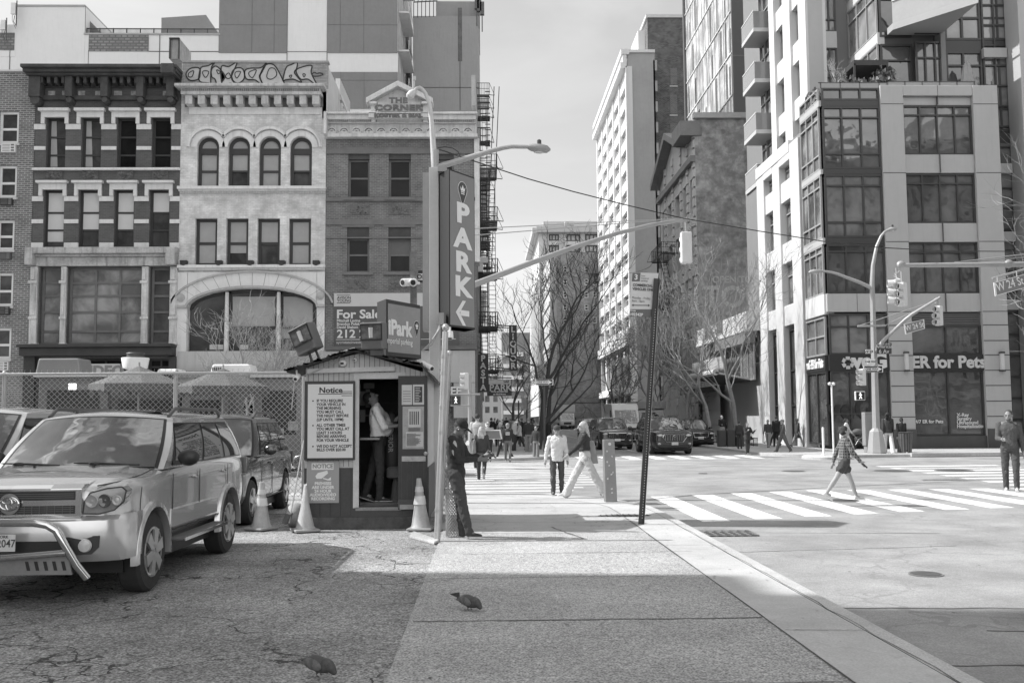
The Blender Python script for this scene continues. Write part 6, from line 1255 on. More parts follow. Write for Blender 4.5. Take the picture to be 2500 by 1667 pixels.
def chainlink(mb,p,q,z0,z1,s=.075,w_=.0035):
    """diamond wire mesh between p and q"""
    p=Vector(p); q=Vector(q); L_=(q-p).length; u=(q-p)/L_; n=Vector((-u.y,u.x,0)); H_=z1-z0; k=0
    def seg(a,b):
        d=(b-a).normalized(); s_=d.cross(n).normalized()*w_; mb.quad(a-s_,b-s_,b+s_,a+s_)
    c=-H_
    while c<L_:
        a0=max(0,c); a1=min(L_,c+H_)
        if a1>a0:
            seg(p+u*a0+Vector((0,0,z0+(a0-c))),p+u*a1+Vector((0,0,z0+(a1-c)))); seg(p+u*a0+Vector((0,0,z1-(a0-c))),p+u*a1+Vector((0,0,z1-(a1-c))))
        c+=s*1.414
wire=mat(.42,.4,.1,3,0,metal=.4)
mb=MB(); 
for k in range(5): chainlink(mb,(-.74+.03*k,15.2+.05*k,0),(-.60+.02*k,15.1-.02*k,0),.1,2.6,.055,.003)
mb.build('mesh_roll',wire,gp2,world=True)
mb=MB(); rr=random.Random(3)
for i in range(16): 
    a=i*.4; mb.tube([(-.48+.1*math.cos(a+t*.5),14.3+.1*math.sin(a+t*.5),t*.062+.01) for t in range(12)],.009,5)
rl=thing('rolled_mesh',(-.5,14.3,0),'rolled wire mesh bundle leaning beside the man in the cap','wire roll'); mb.build('roll',mat(.3,.8,.3,9,.2),rl,world=True)
# chain link fence across the back of the lot
yf=21.4; cf=thing('chain_link_fence',(-8,yf,0),'tall chain link fence across the back of the parking lot','fence')
zt_=at(400,911,Y=yf).z; x0=-14; x1=PB(690,950,yf).x+1.6
mb=MB(); chainlink(mb,(x0,yf,0),(x1,yf,0),0.03,zt_,.085,.0042); tag(mb.build('mesh',wire,cf,world=True),kind='stuff')
mb=MB(); mb.tube([(x0,yf,zt_),(x1,yf,zt_)],.03,8); mb.build('top_rail',STEEL,cf,world=True)
mb=MB(); k=x0
while k<x1: mb.tube([(k,yf,zt_),(k+.02,yf-.01,zt_+.09)],.004,4); k+=.12
mb.build('barbs',wire,cf,world=True)
for px in (8,427,741): x=at(px,950,Y=yf).x; mb=MB(); mb.tube([(x,yf+.05,0),(x,yf+.05,zt_+.02)],.045,10); mb.ell((x,yf+.05,zt_+.03),(.055,.055,.05),10,6); mb.build('post',STEEL,cf,world=True,smooth=True)
# cones
def cone(loc,label,h=.74,lean=(0,0),crush=0,seed=0,dirty=.2):
    o=thing('traffic_cone',loc,label,'traffic cone','traffic cones around the booth',rz=seed); m=mat(.42,.6,.22,6,.1,key='cone%d'%seed,streak=dirty)
    mb=MB(); mb.obox((0,0,.02),(.38,.38,.04)); mb.build('base',mat(.3,.7,.2,6,.1),o,bevel=.015)
    mb=MB(); n=20; prof=[(.16,.04),(.14,.08),(.085,h*.5),(.05,h*.85),(.035,h)]
    mb.lathe((0,0,0),prof,n); 
    if crush: mb.v=[(x*(1+.35*(z/h)),y*(1-.45*(z/h)) ,z-(.05*abs(x)/.05 if z>h*.95 else 0)) for x,y,z in mb.v]
    mb.v=[(x+lean[0]*z,y+lean[1]*z,z) for x,y,z in mb.v]; c_=mb.build('cone_body',m,o,smooth=True)
    if not crush:
        for z0,z1,v in ((h*.50,h*.66,.66),(h*.74,h*.84,.6)):
            R_=lambda z:.142+(.035-.142)*((z-.06)/(h-.06))+.004 ; mb=MB(); mb.lathe((lean[0]*(z0+z1)/2,lean[1]*(z0+z1)/2,0),[(R_(z0),z0),(R_(z1),z1)],n); mb.build('reflective_band',mat(v,.4,.15,7,.05),c_,smooth=True)
    return o
p=at(638,1292,Z=0); cone(p,'narrow worn cone behind the silver suv, leftmost of the cones',.73,seed=1,dirty=.6)
p=at(745,1296,Z=0); cone(p,'pale crumpled cone without bands in front of the notice signs',.72,(.02,0),1,2,.3)
p=at(1028,1293,Z=0); cone(p,'banded cone standing at the right corner of the booth door',.78,(.04,.02),0,3,.5)
# broom, bag
br=thing('broom',(at(700,1250,Z=0).x,15.2,0),'long broom leaning on the left corner of the booth','broom'); mb=MB(); mb.tube([(at(706,1240,Y=15.2).x,15.2,.12),PB(742,1075,15.45)],.012,6); mb.build('handle',mat(.4,.6,.1,4,0),br,world=True); mb=MB(); c=PB(702,1272,15.2); mb.obox((c.x,15.2,c.z+.05),(.07,.28,.16),(0,R(20),0)); mb.build('bristles',mat(.1,.9,.4,12,.3),br,world=True)
bg_=thing('rubbish_bag',(PB(722,1245,15.9).x,15.9,0),'pale knotted bag on the ground left of the booth','bag'); mb=MB(); mb.ell((0,0,.17),(.17,.2,.2),14,10); mb.build('bag',mat(.32,.6,.3,8,.4),bg_,smooth=True)
mb=MB(); rs=thing('asphalt_ramp',(-.8,13.8,0),'low broken asphalt lip at the foot of the gate post','kerb ramp'); P=[at(1010,1300,Z=0),at(1072,1322,Z=0),at(1060,1328,Z=0),at(1000,1312,Z=0)]; mb.prism([(p.x,p.y,-.01) for p in P],(0,0,.04)); mb.build('lip',ground_mat(.42,.3,.0,.5,.2,60,key='lip'),rs,world=True,bevel=.01)
# bollard post and leaning parking sign on the pavement
q=at(1489,1224,Z=0); bo=thing('bollard',(q.x,q.y,0),'battered square metal bollard with peeling paint on the corner','bollard'); mb=MB(); mb.obox((0,0,.62),(.235,.2,1.24),(R(-.5),R(-1.2),R(4)),.92); mb.build('post',mat(.22,.45,.12,3,.15,metal=.3),bo,bevel=.008)
mb=MB(); rr=random.Random(6)
for i in range(12): x=rr.uniform(-.07,.09); z=rr.choice((rr.uniform(.08,.3),rr.uniform(.1,1.1))); mb.poly([(x+rr.uniform(.008,.026)*math.cos(t),-.104+.0*z,z+rr.uniform(.008,.03)*math.sin(t)) for t in (0,1,2,3,4,5)])
mb.build('paint_chip',mat(.55,.7,.2,9,0),bo); mb=MB(); mb.lathe((0,-.1,1.15),[(.03,0),(.03,-.004)],14,'Y'); mb.build('badge',OFFW,bo)
b=at(1565,1279,Z=0); tp=at(1603,680,Y=b.y); sp0=thing('parking_sign_post',(b.x,b.y,0),'leaning perforated post with a commercial vehicles only parking sign','street sign')
d=tp-b; up_=d.normalized(); n0=Vector((0,-1,0)); n0=(n0-up_*n0.dot(up_)).normalized(); s0=up_.cross(n0); Lp=d.length
mb=MB(); 
for a0,a1,c0,c1 in ((-.045,.045,.0,.006),(-.045,-.038,-.035,0),(.038,.045,-.035,0)):
    vs=[b+s0*x+n0*(-y)+up_*z for z in (0,Lp) for x,y in ((a0,c0),(a1,c0),(a1,c1),(a0,c1))]; mb.add(vs,[(0,3,2,1),(4,5,6,7),(0,1,5,4),(1,2,6,5),(2,3,7,6),(3,0,4,7)])
mb.build('post',mat(.045,.5,.2,4,.05,metal=.3),sp0,world=True); mb=MB()
k=.1
while k<Lp-.5: c=b+up_*k-n0*(-.001)+s0*.012; mb.poly([c+s0*.007*math.cos(t)+up_*.008*math.sin(t)+n0*.002 for t in (0,1,2,3,4,5)]); k+=.042
mb.build('perforation',mat(.6,.8,.1,3,0),sp0,world=True)
mb=MB(); c=b-n0*.04+s0*.05; mb.add([c,c+s0*.012,c+s0*.012+up_*Lp*.97,c+up_*Lp*.97],[(0,1,2,3)]); mb.build('post_edge',mat(.5,.4,.1,3,0,metal=.3),sp0,world=True)
Yp=b.y-.0; 
def SG(x,y,d=0): return at(x,y,Y=Yp+.03-d)
mb=MB(); quadbox(mb,SG(1544,665),SG(1537,755),SG(1596,755),SG(1608,667),Vector((0,.006,0))); pl=mb.build('plate',mat(.58,.4,.04,2,0),sp0,world=True)
mb=MB(); quadbox(mb,SG(1544,666,.002),SG(1542.5,687,.002),SG(1562,687,.002),SG(1564,666,.002),Vector((0,-.002,0))); quadbox(mb,SG(1538,755,.001),SG(1536,773,.001),SG(1592,774,.001),SG(1594,755,.001),Vector((0,-.003,0))); mb.build('dark_field',mat(.1,.4,.05,2,0),pl,world=True)
tilt=-math.atan2(d.x,d.z)*.9
def TS(s,x,y,px,m,al='LEFT',bold=0,sx=1): t=text(pl,s,px/FPX*Yp*1.42,m,SG(x,y,.008)-sp0.location,(PI/2,0,0),align=al,bold=bold,ext=.001,sx=sx); t.rotation_euler=(PI/2,-tilt*.8,0); return t
gk=mat(.1,.5,.05,2,0); gd=mat(.06,.5,.05,2,0)
TS('3',1553,677,13,wt,'CENTER',.003); TS('hour',1565,673,4,gk); TS('metered',1565,679,4,gk); TS('parking',1564.5,685,4,gk)
TS('COMMERCIAL',1545,695.5,6.4,gd,bold=.0018,sx=.86); TS('VEHICLES ONLY',1544.5,705,6.4,gd,bold=.0018,sx=.86); TS('Monday - Friday',1543,726.5,5.2,gk,sx=.95); TS('8am - 6pm',1542.5,734,5.2,gk)
TS('Zone#',1538.5,757.8,3.4,wt,bold=.001); TS('102342P',1538,767,7,wt,bold=.002,sx=.92)
mb=MB(); P0=SG(1545,745,.006); P1=SG(1584,745.5,.006); z=Vector((0,0,.006)); mb.add([P0-z,P1-z,P1+z,P0+z],[(0,1,2,3)])
for P_,s_ in ((P0,-1),(P1,1)): mb.add([P_+Vector((s_*.02,0,0)),P_+Vector((-s_*.012,0,.02)),P_+Vector((-s_*.012,0,-.02))],[(0,1,2)])
mb.build('arrow',gd,pl,world=True)
# ------------------------------------------------------------ vehicles (front towards local -Y, origin on the ground under the nose)
tyre=mat(.035,.85,.2,14,.2); rimm=mat(.5,.3,.1,4,0,metal=.7); chrome=mat(.62,.12,.03,3,0,metal=1); blk=mat(.02,.45,.15,5,.05); autoglass=glass(.035,.02,.0,spec=1.0,key='auto'); shield=glass(.05,.02,.2,sc=2.0,spec=1.0,lo=.03,key='shield')
for g_m in (shield,autoglass): g_m.node_tree.nodes['Principled BSDF'].inputs['IOR'].default_value=1.9
lampm=mat(.5,.12,.1,9,.05,coat=1)
def paint_m(v,metal=.55): return mat(v,.24,.03,2,0,metal=metal,coat=.9,key='paint')
def loft(mb,secs):
    n=len(secs[0]); base=len(mb.v)
    for s in secs: mb.v+=[tuple(p) for p in s]
    fs=[]
    for i in range(len(secs)-1):
        for j in range(n): q=(j+1)%n; fs.append((base+i*n+j,base+i*n+q,base+(i+1)*n+q,base+(i+1)*n+j))
    fs.append(tuple(base+j for j in range(n))); fs.append(tuple(base+(len(secs)-1)*n+j for j in range(n))[::-1]); mb.f+=fs; mb.mi+=[0]*len(fs)
def cut(o,cutters,mods=()):
    for c in cutters:
        m=o.modifiers.new('b','BOOLEAN'); m.operation='DIFFERENCE'; m.object=c; m.solver='EXACT'
    dg=bpy.context.evaluated_depsgraph_get(); dg.update(); me=bpy.data.meshes.new_from_object(o.evaluated_get(dg)); o.modifiers.clear(); o.data=me
    for c in cutters: bpy.data.objects.remove(c)
    me.polygons.foreach_set('use_smooth',[True]*len(me.polygons))
    try: me.set_sharp_from_angle(angle=R(32))
    except Exception: pass
def crease(o,n,idx):
    me=o.data; at_=me.attributes.new('crease_edge','FLOAT','EDGE')
    for e in me.edges:
        a,b=e.vertices
        if a%n==b%n and a%n in idx: at_.data[e.index].value=idx[a%n]
def wheel(par,x,y,r,w_,side,spokes=6,hero=False):
    mb=MB(); n=36; hw=w_/2
    mb.lathe((x,y,r),[(r*.62,-hw),(r*.93,-hw),(r,-hw*.72),(r,hw*.72),(r*.93,hw),(r*.62,hw)],n,'X'); t=mb.build('wheel',tyre,par,smooth=True)
    mb=MB(); o=x+side*hw*.75; rr_=r*.64
    mb.lathe((o,y,r),[(rr_,0),(rr_,side*hw*.3),(rr_*.93,side*hw*.32),(rr_*.9,-side*hw*.3),(.01,-side*hw*.35)],n,'X')
    for k in range(spokes):
        a=2*PI*k/spokes+.3; ca,sa=math.cos(a),math.sin(a); 
        P=[(rr_*.15,.045),(rr_*.93,.06),(rr_*.93,-.06),(rr_*.15,-.045)]
        mb.prism([(o+side*(hw*.16),y+ca*u-sa*v,r+sa*u+ca*v) for u,v in P],(side*.035,0,0))
    mb.lathe((o,y,r),[(rr_*.2,side*hw*.1),(rr_*.2,side*hw*.34),(.01,side*hw*.36)],16,'X'); mb.build('rim',rimm,t,smooth=True)
    if hero:
        mb=MB(); mb.lathe((o,y,r),[(rr_*.9,-side*hw*.28),(.02,-side*hw*.29)],20,'X'); mb.build('brake',blk,t)
def car(loc,rz,label,L=4.7,W=1.85,H=1.7,v=.08,belt=1.02,hood=1.0,ws0=1.15,ws1=1.95,rr0=.35,rr1=.75,wheels=(.92,3.68),wr=.36,name='parked_car',cat='car',group=None,roofw=.74,hero=False,grille='wide',zb=.24,nose=.72,tail=1.0,rails=False,lights=True,metal=.55,plate=True,hoodz=None,pm=None):
    o=thing(name,loc,label,cat,group,rz=rz); pm=pm or paint_m(v,metal); hw=W/2; hz=hoodz or nose
    def ring(y,w,z0,zs,zt,zc):
        P=[(0,z0),(.55*w,z0),(.9*w,z0+.02),(.99*w,z0+.14),(w,z0+(zs-z0)*.5),(.985*w,zs-.06),(.95*w,zs+.005),(.80*w,zt),(.4*w,zc),(0,zc+.005)]
        return [(x,y,z) for x,z in P]+[(-x,y,z) for x,z in P[-2:0:-1]]
    b=belt; hf=hz
    S=[ring(0.0,hw*.80,zb+.1,hf-.1,hf-.04,hf-.03),ring(.05,hw*.86,zb+.04,hf-.08,hf-.01,hf+.0),ring(.2,hw*.945,zb+.01,hf-.04,hf+.03,hf+.05),ring(.5,hw*.985,zb,hf+.03,hf+.09,hf+.11),ring(ws0*.8,hw,zb,b-.07,b-.02,b+.01),ring(ws0+.12,hw,zb,b-.03,b+.02,b+.05),ring(L*.45,hw*1.0,zb,b-.02,b+.02,b+.03),ring(L*.7,hw*1.0,zb,b,b+.03,b+.03),ring(L-.4,hw*.985,zb,b+.01,b+.03,b+.03),ring(L-.12,hw*.94,zb+.04,b*tail-.02,b*tail+.01,b*tail+.02),ring(L,hw*.86,zb+.12,b*tail-.08,b*tail-.04,b*tail-.03)]
    mb=MB(); loft(mb,S); bo=mb.build('body',pm,o); crease(bo,len(S[0]),{5:.55,6:.75,12:.75,13:.55}); sm=bo.modifiers.new('s','SUBSURF'); sm.levels=2; sm.render_levels=2
    cs=[]
    for wy in wheels:
        for sx_ in (-1,1):
            c=MB(); c.lathe((sx_*(hw-.05),wy,wr),[(wr*1.17,-.24),(wr*1.17,.24)],32,'X'); cs.append(c.build('cutter',None))
            cs[-1].parent=o; 
    cut(bo,cs)
    mb=MB(); mb.box(-hw*.85,hw*.85,.5,L-.3,.25 if hero else .16,b-.25); mb.build('underbody',blk,o)
    for wy in wheels:
        for sx_ in (-1,1): wheel(o,sx_*(hw-.12),wy,wr,.23,sx_,6 if hero else 5,hero)
        if hero:
            for sx_ in (-1,1):
                mb=MB(); 
                for i in range(18):
                    g0,g1=R(-8+196*i/18),R(-8+196*(i+1)/18); q=[]
                    for g in (g0,g1): 
                        for rr_,xx in ((wr*1.15,hw-.05),(wr*1.15,hw+.03),(wr*1.30,hw+.02),(wr*1.34,hw-.04)): q.append((sx_*xx,wy-rr_*math.cos(g),wr+rr_*math.sin(g)))
                    mb.add(q,[(0,1,5,4),(1,2,6,5),(2,3,7,6),(3,0,4,7)])
                mb.build('wheel_flare',pm,o,smooth='weld')
    # cabin
    y0,y1,y2,y3=ws0,ws1,L-rr1,L-rr0; zb_=b-.01; rw=hw*roofw; bw_=hw*.93; zr=H
    NR=48
    def lev(t,u):
        """point on the cabin shell: u in 0..48 round the ring (front arc, right side, rear arc, left side)"""
        u=u%NR; k=u/12
        def pt(hw_,ya,yb,ca,cb):
            if k<=1: x=-hw_+2*hw_*k; return x,ya+ca*abs(x/hw_)**2.2
            if k<=2: f=k-1; return hw_,(ya+ca)*(1-f)+(yb-cb)*f
            if k<=3: x=hw_-2*hw_*(k-2); return x,yb-cb*abs(x/hw_)**2.2
            f=k-3; return -hw_,(yb-cb)*(1-f)+(ya+ca)*f
        xl_,yl_=pt(bw_,y0-.04,y3+.04,.2,.14); xh,yh=pt(rw,y1,y2,.12,.08); s_=max(-1,min(1,xh/rw*1.0))
        z=zb_+(zr-.05*abs(s_)**2-zb_)*t; e=math.sin(PI*t)
        return (xl_+(xh-xl_)*t+.035*e*s_*hw*abs(s_),yl_+(yh-yl_)*t-(.02*e if k<1 else 0),z)
    mb=MB(); NT=10; mb.v=[lev(i/NT,j) for i in range(NT+1) for j in range(NR)]
    for i in range(NT):
        for j in range(NR): q=(j+1)%NR; mb.f.append((i*NR+j,i*NR+q,(i+1)*NR+q,(i+1)*NR+j))
    ym=(y1+y2)/2
    for sc_,dz in ((.93,.012),(.7,.03),(.35,.045)):
        base=len(mb.v); mb.v+=[(lev(1,j)[0]*sc_,ym+(lev(1,j)[1]-ym)*(.97 if sc_>.9 else sc_+.2 if sc_>.5 else sc_),zr-.05*(lev(1,j)[0]/rw)**2*sc_+dz-.0) for j in range(NR)]
        for j in range(NR): q=(j+1)%NR; mb.f.append((base-NR+j,base-NR+q,base+q,base+j))
    mb.f.append(tuple(len(mb.v)-NR+j for j in range(NR))); mb.mi=[0]*len(mb.f); cb=mb.build('cabin',pm,o,smooth=True)
    def panel(nm,ua,ub,t0,t1,m,ends=((0,0),(1,1)),off=.009,par=o,n_=8,mq=12):
        mb=MB(); cen=Vector((0,ym,b)); base=0
        for r_ in range(n_+1):
            f=r_/n_; t=t0+(t1-t0)*f; s0=ends[0][0]+(ends[0][1]-ends[0][0])*f; s1=ends[1][0]+(ends[1][1]-ends[1][0])*f
            for q in range(mq+1):
                u=ua+(ub-ua)*(s0+(s1-s0)*q/mq); P=Vector(lev(t,u)); A=Vector(lev(t,u+.3)) if (u+.3)//12==u//12 else Vector(lev(t,u-.3)); sg=1 if (u+.3)//12==u//12 else -1
                nn=((A-P)*sg).cross(Vector(lev(min(1,t+.05),u))-P).normalized(); 
                if nn.dot(P-cen)<0: nn=-nn
                mb.v.append(tuple(P+nn*off))
        for r_ in range(n_):
            for q in range(mq): i=r_*(mq+1)+q; mb.f.append((i,i+1,i+mq+2,i+mq+1))
        mb.mi=[0]*len(mb.f); return mb.build(nm,m,par,smooth=True)
    blk2=mat(.012,.3,.1,3,0)
    panel('window_trim',0,12,.02,.96,blk2,((.03,.04),(.97,.96)),off=.004)
    for A_,B_ in ((12,24),(48,36)): panel('window_trim',A_,B_,.05,.90,blk2,((.07,-.0),(.985,.955)),off=.0045)
    panel('windshield',0,12,.04,.93,shield,((.05,.06),(.95,.94)))
    for A_,B_ in ((12,24),(48,36)):
        panel('window',A_,B_,.08,.87,autoglass,((.10,.0),(.41,.42))); panel('window',A_,B_,.08,.87,autoglass,((.44,.45),(.71,.71))); panel('window',A_,B_,.08,.87,autoglass,((.74,.74),(.97,.93)))
    panel('rear_window',24,36,.12,.86,autoglass,((.1,.12),(.9,.88)))
    # mirrors, seams, handles
    for s_ in (-1,1):
        mb=MB(); mb.ell((s_*(hw+.1),ws0+.48,b+.1),(.12,.075,.09),12,8); mb.box(s_*(hw-.1),s_*(hw+.02),ws0+.46,ws0+.52,b+.02,b+.07); mb.build('mirror',blk if hero else pm,o,smooth=True)
        mb=MB()
        for yy in (ws0+.28,L*.5+.05,L*.76): mb.box(s_*(hw*1.0-.002),s_*(hw*1.0+.0035),yy-.006,yy+.006,zb+.14,b-.06)
        mb.box(s_*(hw-.002),s_*(hw+.0035),ws0+.28,L*.76,zb+.12,zb+.135); mb.build('door_seam',blk,o)
        for yy in (L*.5-.12,L*.76-.17): mb=MB(); mb.ell((s_*(hw+.005),yy,b-.13),(.03,.11,.025),10,6); mb.build('handle',chrome if hero else pm,o,smooth=True)
    if rails:
        for s_ in (-1,1): mb=MB(); mb.tube([(s_*rw*.92,y1+.15,zr-.03),(s_*rw*.93,y1+.35,zr+.06),(s_*rw*.93,y2-.3,zr+.06),(s_*rw*.92,y2-.1,zr-.02)],.022,8); mb.build('roof_rail',mat(.08,.4,.1,3,0),o,smooth=True)
    if lights:
        for s_ in (-1,1):
            mb=MB(); mb.ell((s_*hw*.70,.13,hz-.14),(hw*.20,.14,.085 if not hero else .0001),16,10,(0,0,s_*.42)); mb.build('headlight',lampm,o,smooth=True) if not hero else None
            if not hero: mb=MB(); mb.ell((s_*hw*.72,.05,zb+.28),(.09,.06,.05),10,6); mb.build('fog_light',lampm,o)
        for s_ in (-1,1): mb=MB(); mb.obox((s_*hw*.84,L-.04,b-.12),(.22,.1,.24)); mb.build('tail_light',mat(.1,.3,.1,3,0),o,bevel=.02)
    if not hero:
        mb=MB(); gw_=hw*.5; zt=hz-.09; P=[(-gw_,zt),(gw_,zt),(gw_*.86,zt-.27),(-gw_*.86,zt-.27)] if grille=='wide' else [(-gw_,zt),(gw_,zt),(gw_*1.15,zt-.14),(gw_*.8,zt-.36),(-gw_*.8,zt-.36),(-gw_*1.15,zt-.14)]
        mb.prism([(x,-.03,z) for x,z in P],(0,.1,0)); g=mb.build('grille',blk,o)
        mb=MB(); 
        for i in range(len(P)): (a,c_),(d,e)=P[i],P[(i+1)%len(P)]; mb.tube([(a,-.035,c_),(d,-.035,e)],.014,6)
        if grille=='hex':
            for k in range(9): x=-gw_*.9+gw_*1.8*k/8; mb.box(x-.006,x+.006,-.036,-.03,zt-.3,zt-.02)
        else:
            for k in range(4): mb.box(-gw_*.9,gw_*.9,-.036,-.03,zt-.06*(k+1),zt-.06*(k+1)+.008)
        mb.build('grille_trim',chrome,g,smooth=True); mb=MB(); mb.tube([(.07*math.cos(t),-.045,zt-.08+.045*math.sin(t)) for t in [2*PI*i/14 for i in range(15)]],.008,5); mb.build('emblem',chrome,g)
        mb=MB(); mb.box(-hw*.7,hw*.7,-.02,.1,zb+.12,zb+.24); mb.build('lower_intake',blk,o)
        if plate: mb=MB(); mb.box(-.16,.16,-.045,-.03,zb+.22,zb+.37); mb.build('plate',mat(.5,.5,.05,3,0),o)
        mb=MB(); mb.tube([(-hw*.7,y0-.02,b+.045),(0,y0-.12,b+.06)],.012,5); mb.tube([(0.05,y0-.02,b+.05),(hw*.7,y0-.03,b+.05)],.012,5); mb.build('wiper',blk,o)
    return o
# hero: silver suv in the shade of the lot
P1=at(351,1428,Z=-.01); hero=car((-4.32,9.22,-.012),R(-.6),'silver suv with chrome bull bar parked nose out in the shaded lot',4.8,1.9,1.78,.62,belt=1.2,ws0=1.22,ws1=2.0,rr0=.12,rr1=.5,wheels=(.93,3.74),wr=.39,hero=True,zb=.42,nose=1.1,rails=True,roofw=.77,metal=.6)
hw=.93; PM=paint_m(.62,.6)
def hb(nm,mb,m,par=hero,**k): return mb.build(nm,m,par,**k)
# bumper, grille, lamps (built slightly ahead of the nose)
mb=MB(); loft(mb,[[(x*(1-.0*z),w_+y*f,z) for y,z in ((-.06,.84),(-.13,.80),(-.15,.66),(-.13,.50),(-.03,.42),(.25,.42),(.25,.84))] for x,w_,f in [(s_*x,w_,f) for s_,lst in ((-1,[(.965,.52,.2),(.965,.36,.25),(.955,.25,.4),(.92,.17,.8),(.82,.11,1),(.65,.065,1),(.4,.02,1),(.2,.0,1)]),(1,[(0,0,1),(.2,.0,1),(.4,.02,1),(.65,.065,1),(.82,.11,1),(.92,.17,.8),(.955,.25,.4),(.965,.36,.25),(.965,.52,.2)])) for x,w_,f in lst]]); bm=hb('bumper',mb,PM,smooth=True)
def fyz(x): return .17*abs(x)**2.2
mb=MB(); loft(mb,[[(x,fyz(x)*.9-.085,z) for z in (.83,1.09)]+[(x,fyz(x)*.9-.02,1.125),(x,fyz(x)*.9+.1,1.125),(x,fyz(x)*.9+.1,.83)] for x in (-.62,-.35,0,.35,.62)]); gr=hb('grille',mb,chrome,bevel=.008)
mb=MB()
for z0,z1 in ((.865,.94),(.99,1.07)): loft(mb,[[(x,fyz(x)*.9-.092,z0),(x,fyz(x)*.9-.092,z1),(x,fyz(x)*.9-.06,z1),(x,fyz(x)*.9-.06,z0)] for x in (-.565,-.3,0,.3,.565)])
g2=hb('grille_mesh',mb,blk,gr); mb=MB()
for z in (.885,.903,.921,1.008,1.026,1.044): loft(mb,[[(x,fyz(x)*.9-.096,z),(x,fyz(x)*.9-.096,z+.006),(x,fyz(x)*.9-.09,z+.006),(x,fyz(x)*.9-.09,z)] for x in (-.555,-.3,0,.3,.555)])
for k in range(17): x=-.54+k*.0665; mb.box(x,x+.005,fyz(x)*.9-.0955,fyz(x)*.9-.09,.866,.938)
hb('grille_bar',mb,mat(.1,.4,.1,3,0),gr)
mb=MB(); EL=lambda a,b,cx,cz:[(cx+a*math.cos(t),-.115,cz+b*math.sin(t)) for t in [2*PI*i/22 for i in range(23)]]
mb.tube(EL(.085,.057,0,.965),.009,6); mb.tube(EL(.028,.05,0,.962),.007,6); mb.tube(EL(.06,.022,0,.985),.007,6); hb('emblem',mb,chrome,gr,smooth=True)
mb=MB(); mb.lathe((0,-.108,.96),[(.095,0),(.09,-.005),(.01,-.006)],20,'Y'); hb('emblem_plate',mb,mat(.2,.3,.1,3,0),gr)
for s in (-1,1):
    def hy(x): return .02+.5*max(0,x-.5)**1.55*1.55-.07
    mb=MB(); O=[(.635,.865),(.645,.97),(.69,1.05),(.82,1.085),(.93,1.095),(.965,1.06),(.95,.96),(.88,.885),(.76,.855)]
    def HY(x): return -.055+.62*max(0,x-.55)**1.4
    a=[(s*x,HY(x),z) for x,z in O]; c=(s*.80,HY(.80)-.03,.975); ctr=len(O); mb.add(a+[c],[(i,(i+1)%ctr,ctr) for i in range(ctr)]); mb.add(a+[(p[0]*.98,p[1]+.2,p[2]) for p in a],[(i,(i+1)%ctr,ctr+(i+1)%ctr,ctr+i) for i in range(ctr)])
    hl=hb('headlight',mb,mat(.26,.15,.2,8,.1,coat=1,key='hl'),smooth=True); mb=MB(); mb.tube([(x,y-.004,z) for x,y,z in a+[a[0]]],.007,5); hb('lamp_rim',mb,blk,hl); 
    for cx,rr_,v in ((.715,.055,.3),(.815,.058,.07),(.905,.042,.45)): mb=MB(); mb.lathe((s*cx,HY(cx)-.032,.975),[(rr_,0),(rr_*.95,-.012),(rr_*.6,-.004),(.005,-.01)],18,'Y'); mb.tube([(s*cx+rr_*math.cos(t),HY(cx)-.04,.975+rr_*math.sin(t)) for t in [2*PI*i/18 for i in range(19)]],.006,5); hb('lamp',mb,mat(v,.15,.1,6,0,coat=1),hl,smooth=True)
    mb=MB(); P=[(.48,.66),(.80,.665),(.79,.56),(.73,.50),(.55,.495)]; mb.prism([(s*x,fyz(x)-.152,z) for x,z in P],(0,.12,0)); fg=hb('fog_recess',mb,blk); mb=MB(); mb.lathe((s*.68,fyz(.68)-.155,.58),[(.062,0),(.055,-.02),(.01,-.026)],18,'Y'); hb('fog_light',mb,lampm,fg,smooth=True)
mb=MB(); mb.box(-.55,.55,-.155,-.1,.53,.63); hb('lower_intake',mb,blk)
mb=MB(); mb.tube([(-.74,-.16,.30),(-.66,-.20,.42),(-.56,-.25,.62),(-.50,-.27,.74),(-.42,-.275,.79),(-.3,-.275,.81),(0,-.275,.815),(.3,-.275,.81),(.42,-.275,.79),(.50,-.27,.74),(.56,-.25,.62),(.66,-.20,.42),(.74,-.16,.30)],.036,12); mb.tube([(-.58,-.24,.54),(0,-.25,.50),(.58,-.24,.54)],.03,10); bb_=hb('bull_bar',mb,chrome,smooth=True)
mb=MB(); P=[(-.58,.50),(.58,.50),(.62,.34),(-.62,.34)]; mb.prism([(x,-.2,z) for x,z in P],(0,.02,0)); sk=hb('skid_plate',mb,mat(.25,.4,.15,4,.05,metal=.5),bb_); mb=MB()
for k in range(5): x=.2+k*.08; mb.prism([(x,-.204,.46),(x+.03,-.204,.46),(x+.05,-.204,.38),(x+.02,-.204,.38)],(0,.003,0))
hb('slot',mb,blk,sk)
mb=MB(); mb.box(-.155,.155,-.30,-.29,.56,.71); pl=hb('plate',mb,mat(.55,.4,.1,9,.03),bevel=.006); text(pl,'KFF·2047',.095,mat(.05,.5,.1,3,0),(0,-.302,.63),(PI/2,0,0),bold=.001,ext=.001,sx=.86); text(pl,'NEW YORK',.036,mat(.05,.5,.1,3,0),(0,-.302,.69),(PI/2,0,0),bold=.0006,ext=.001)
for s in (-1,1):
    mb=MB(); mb.box(s*.90,s*1.08,1.5,3.15,.42,.465); rb=hb('running_board',mb,mat(.12,.6,.2,8,.1),bevel=.02); mb=MB(); mb.box(s*1.075,s*1.095,1.5,3.15,.425,.46); hb('board_edge',mb,chrome,rb)
    mb=MB(); mb.box(s*.90,s*.955,1.42,3.2,.55,.78); hb('side_cladding',mb,PM,bevel=.03)
mb=MB(); 
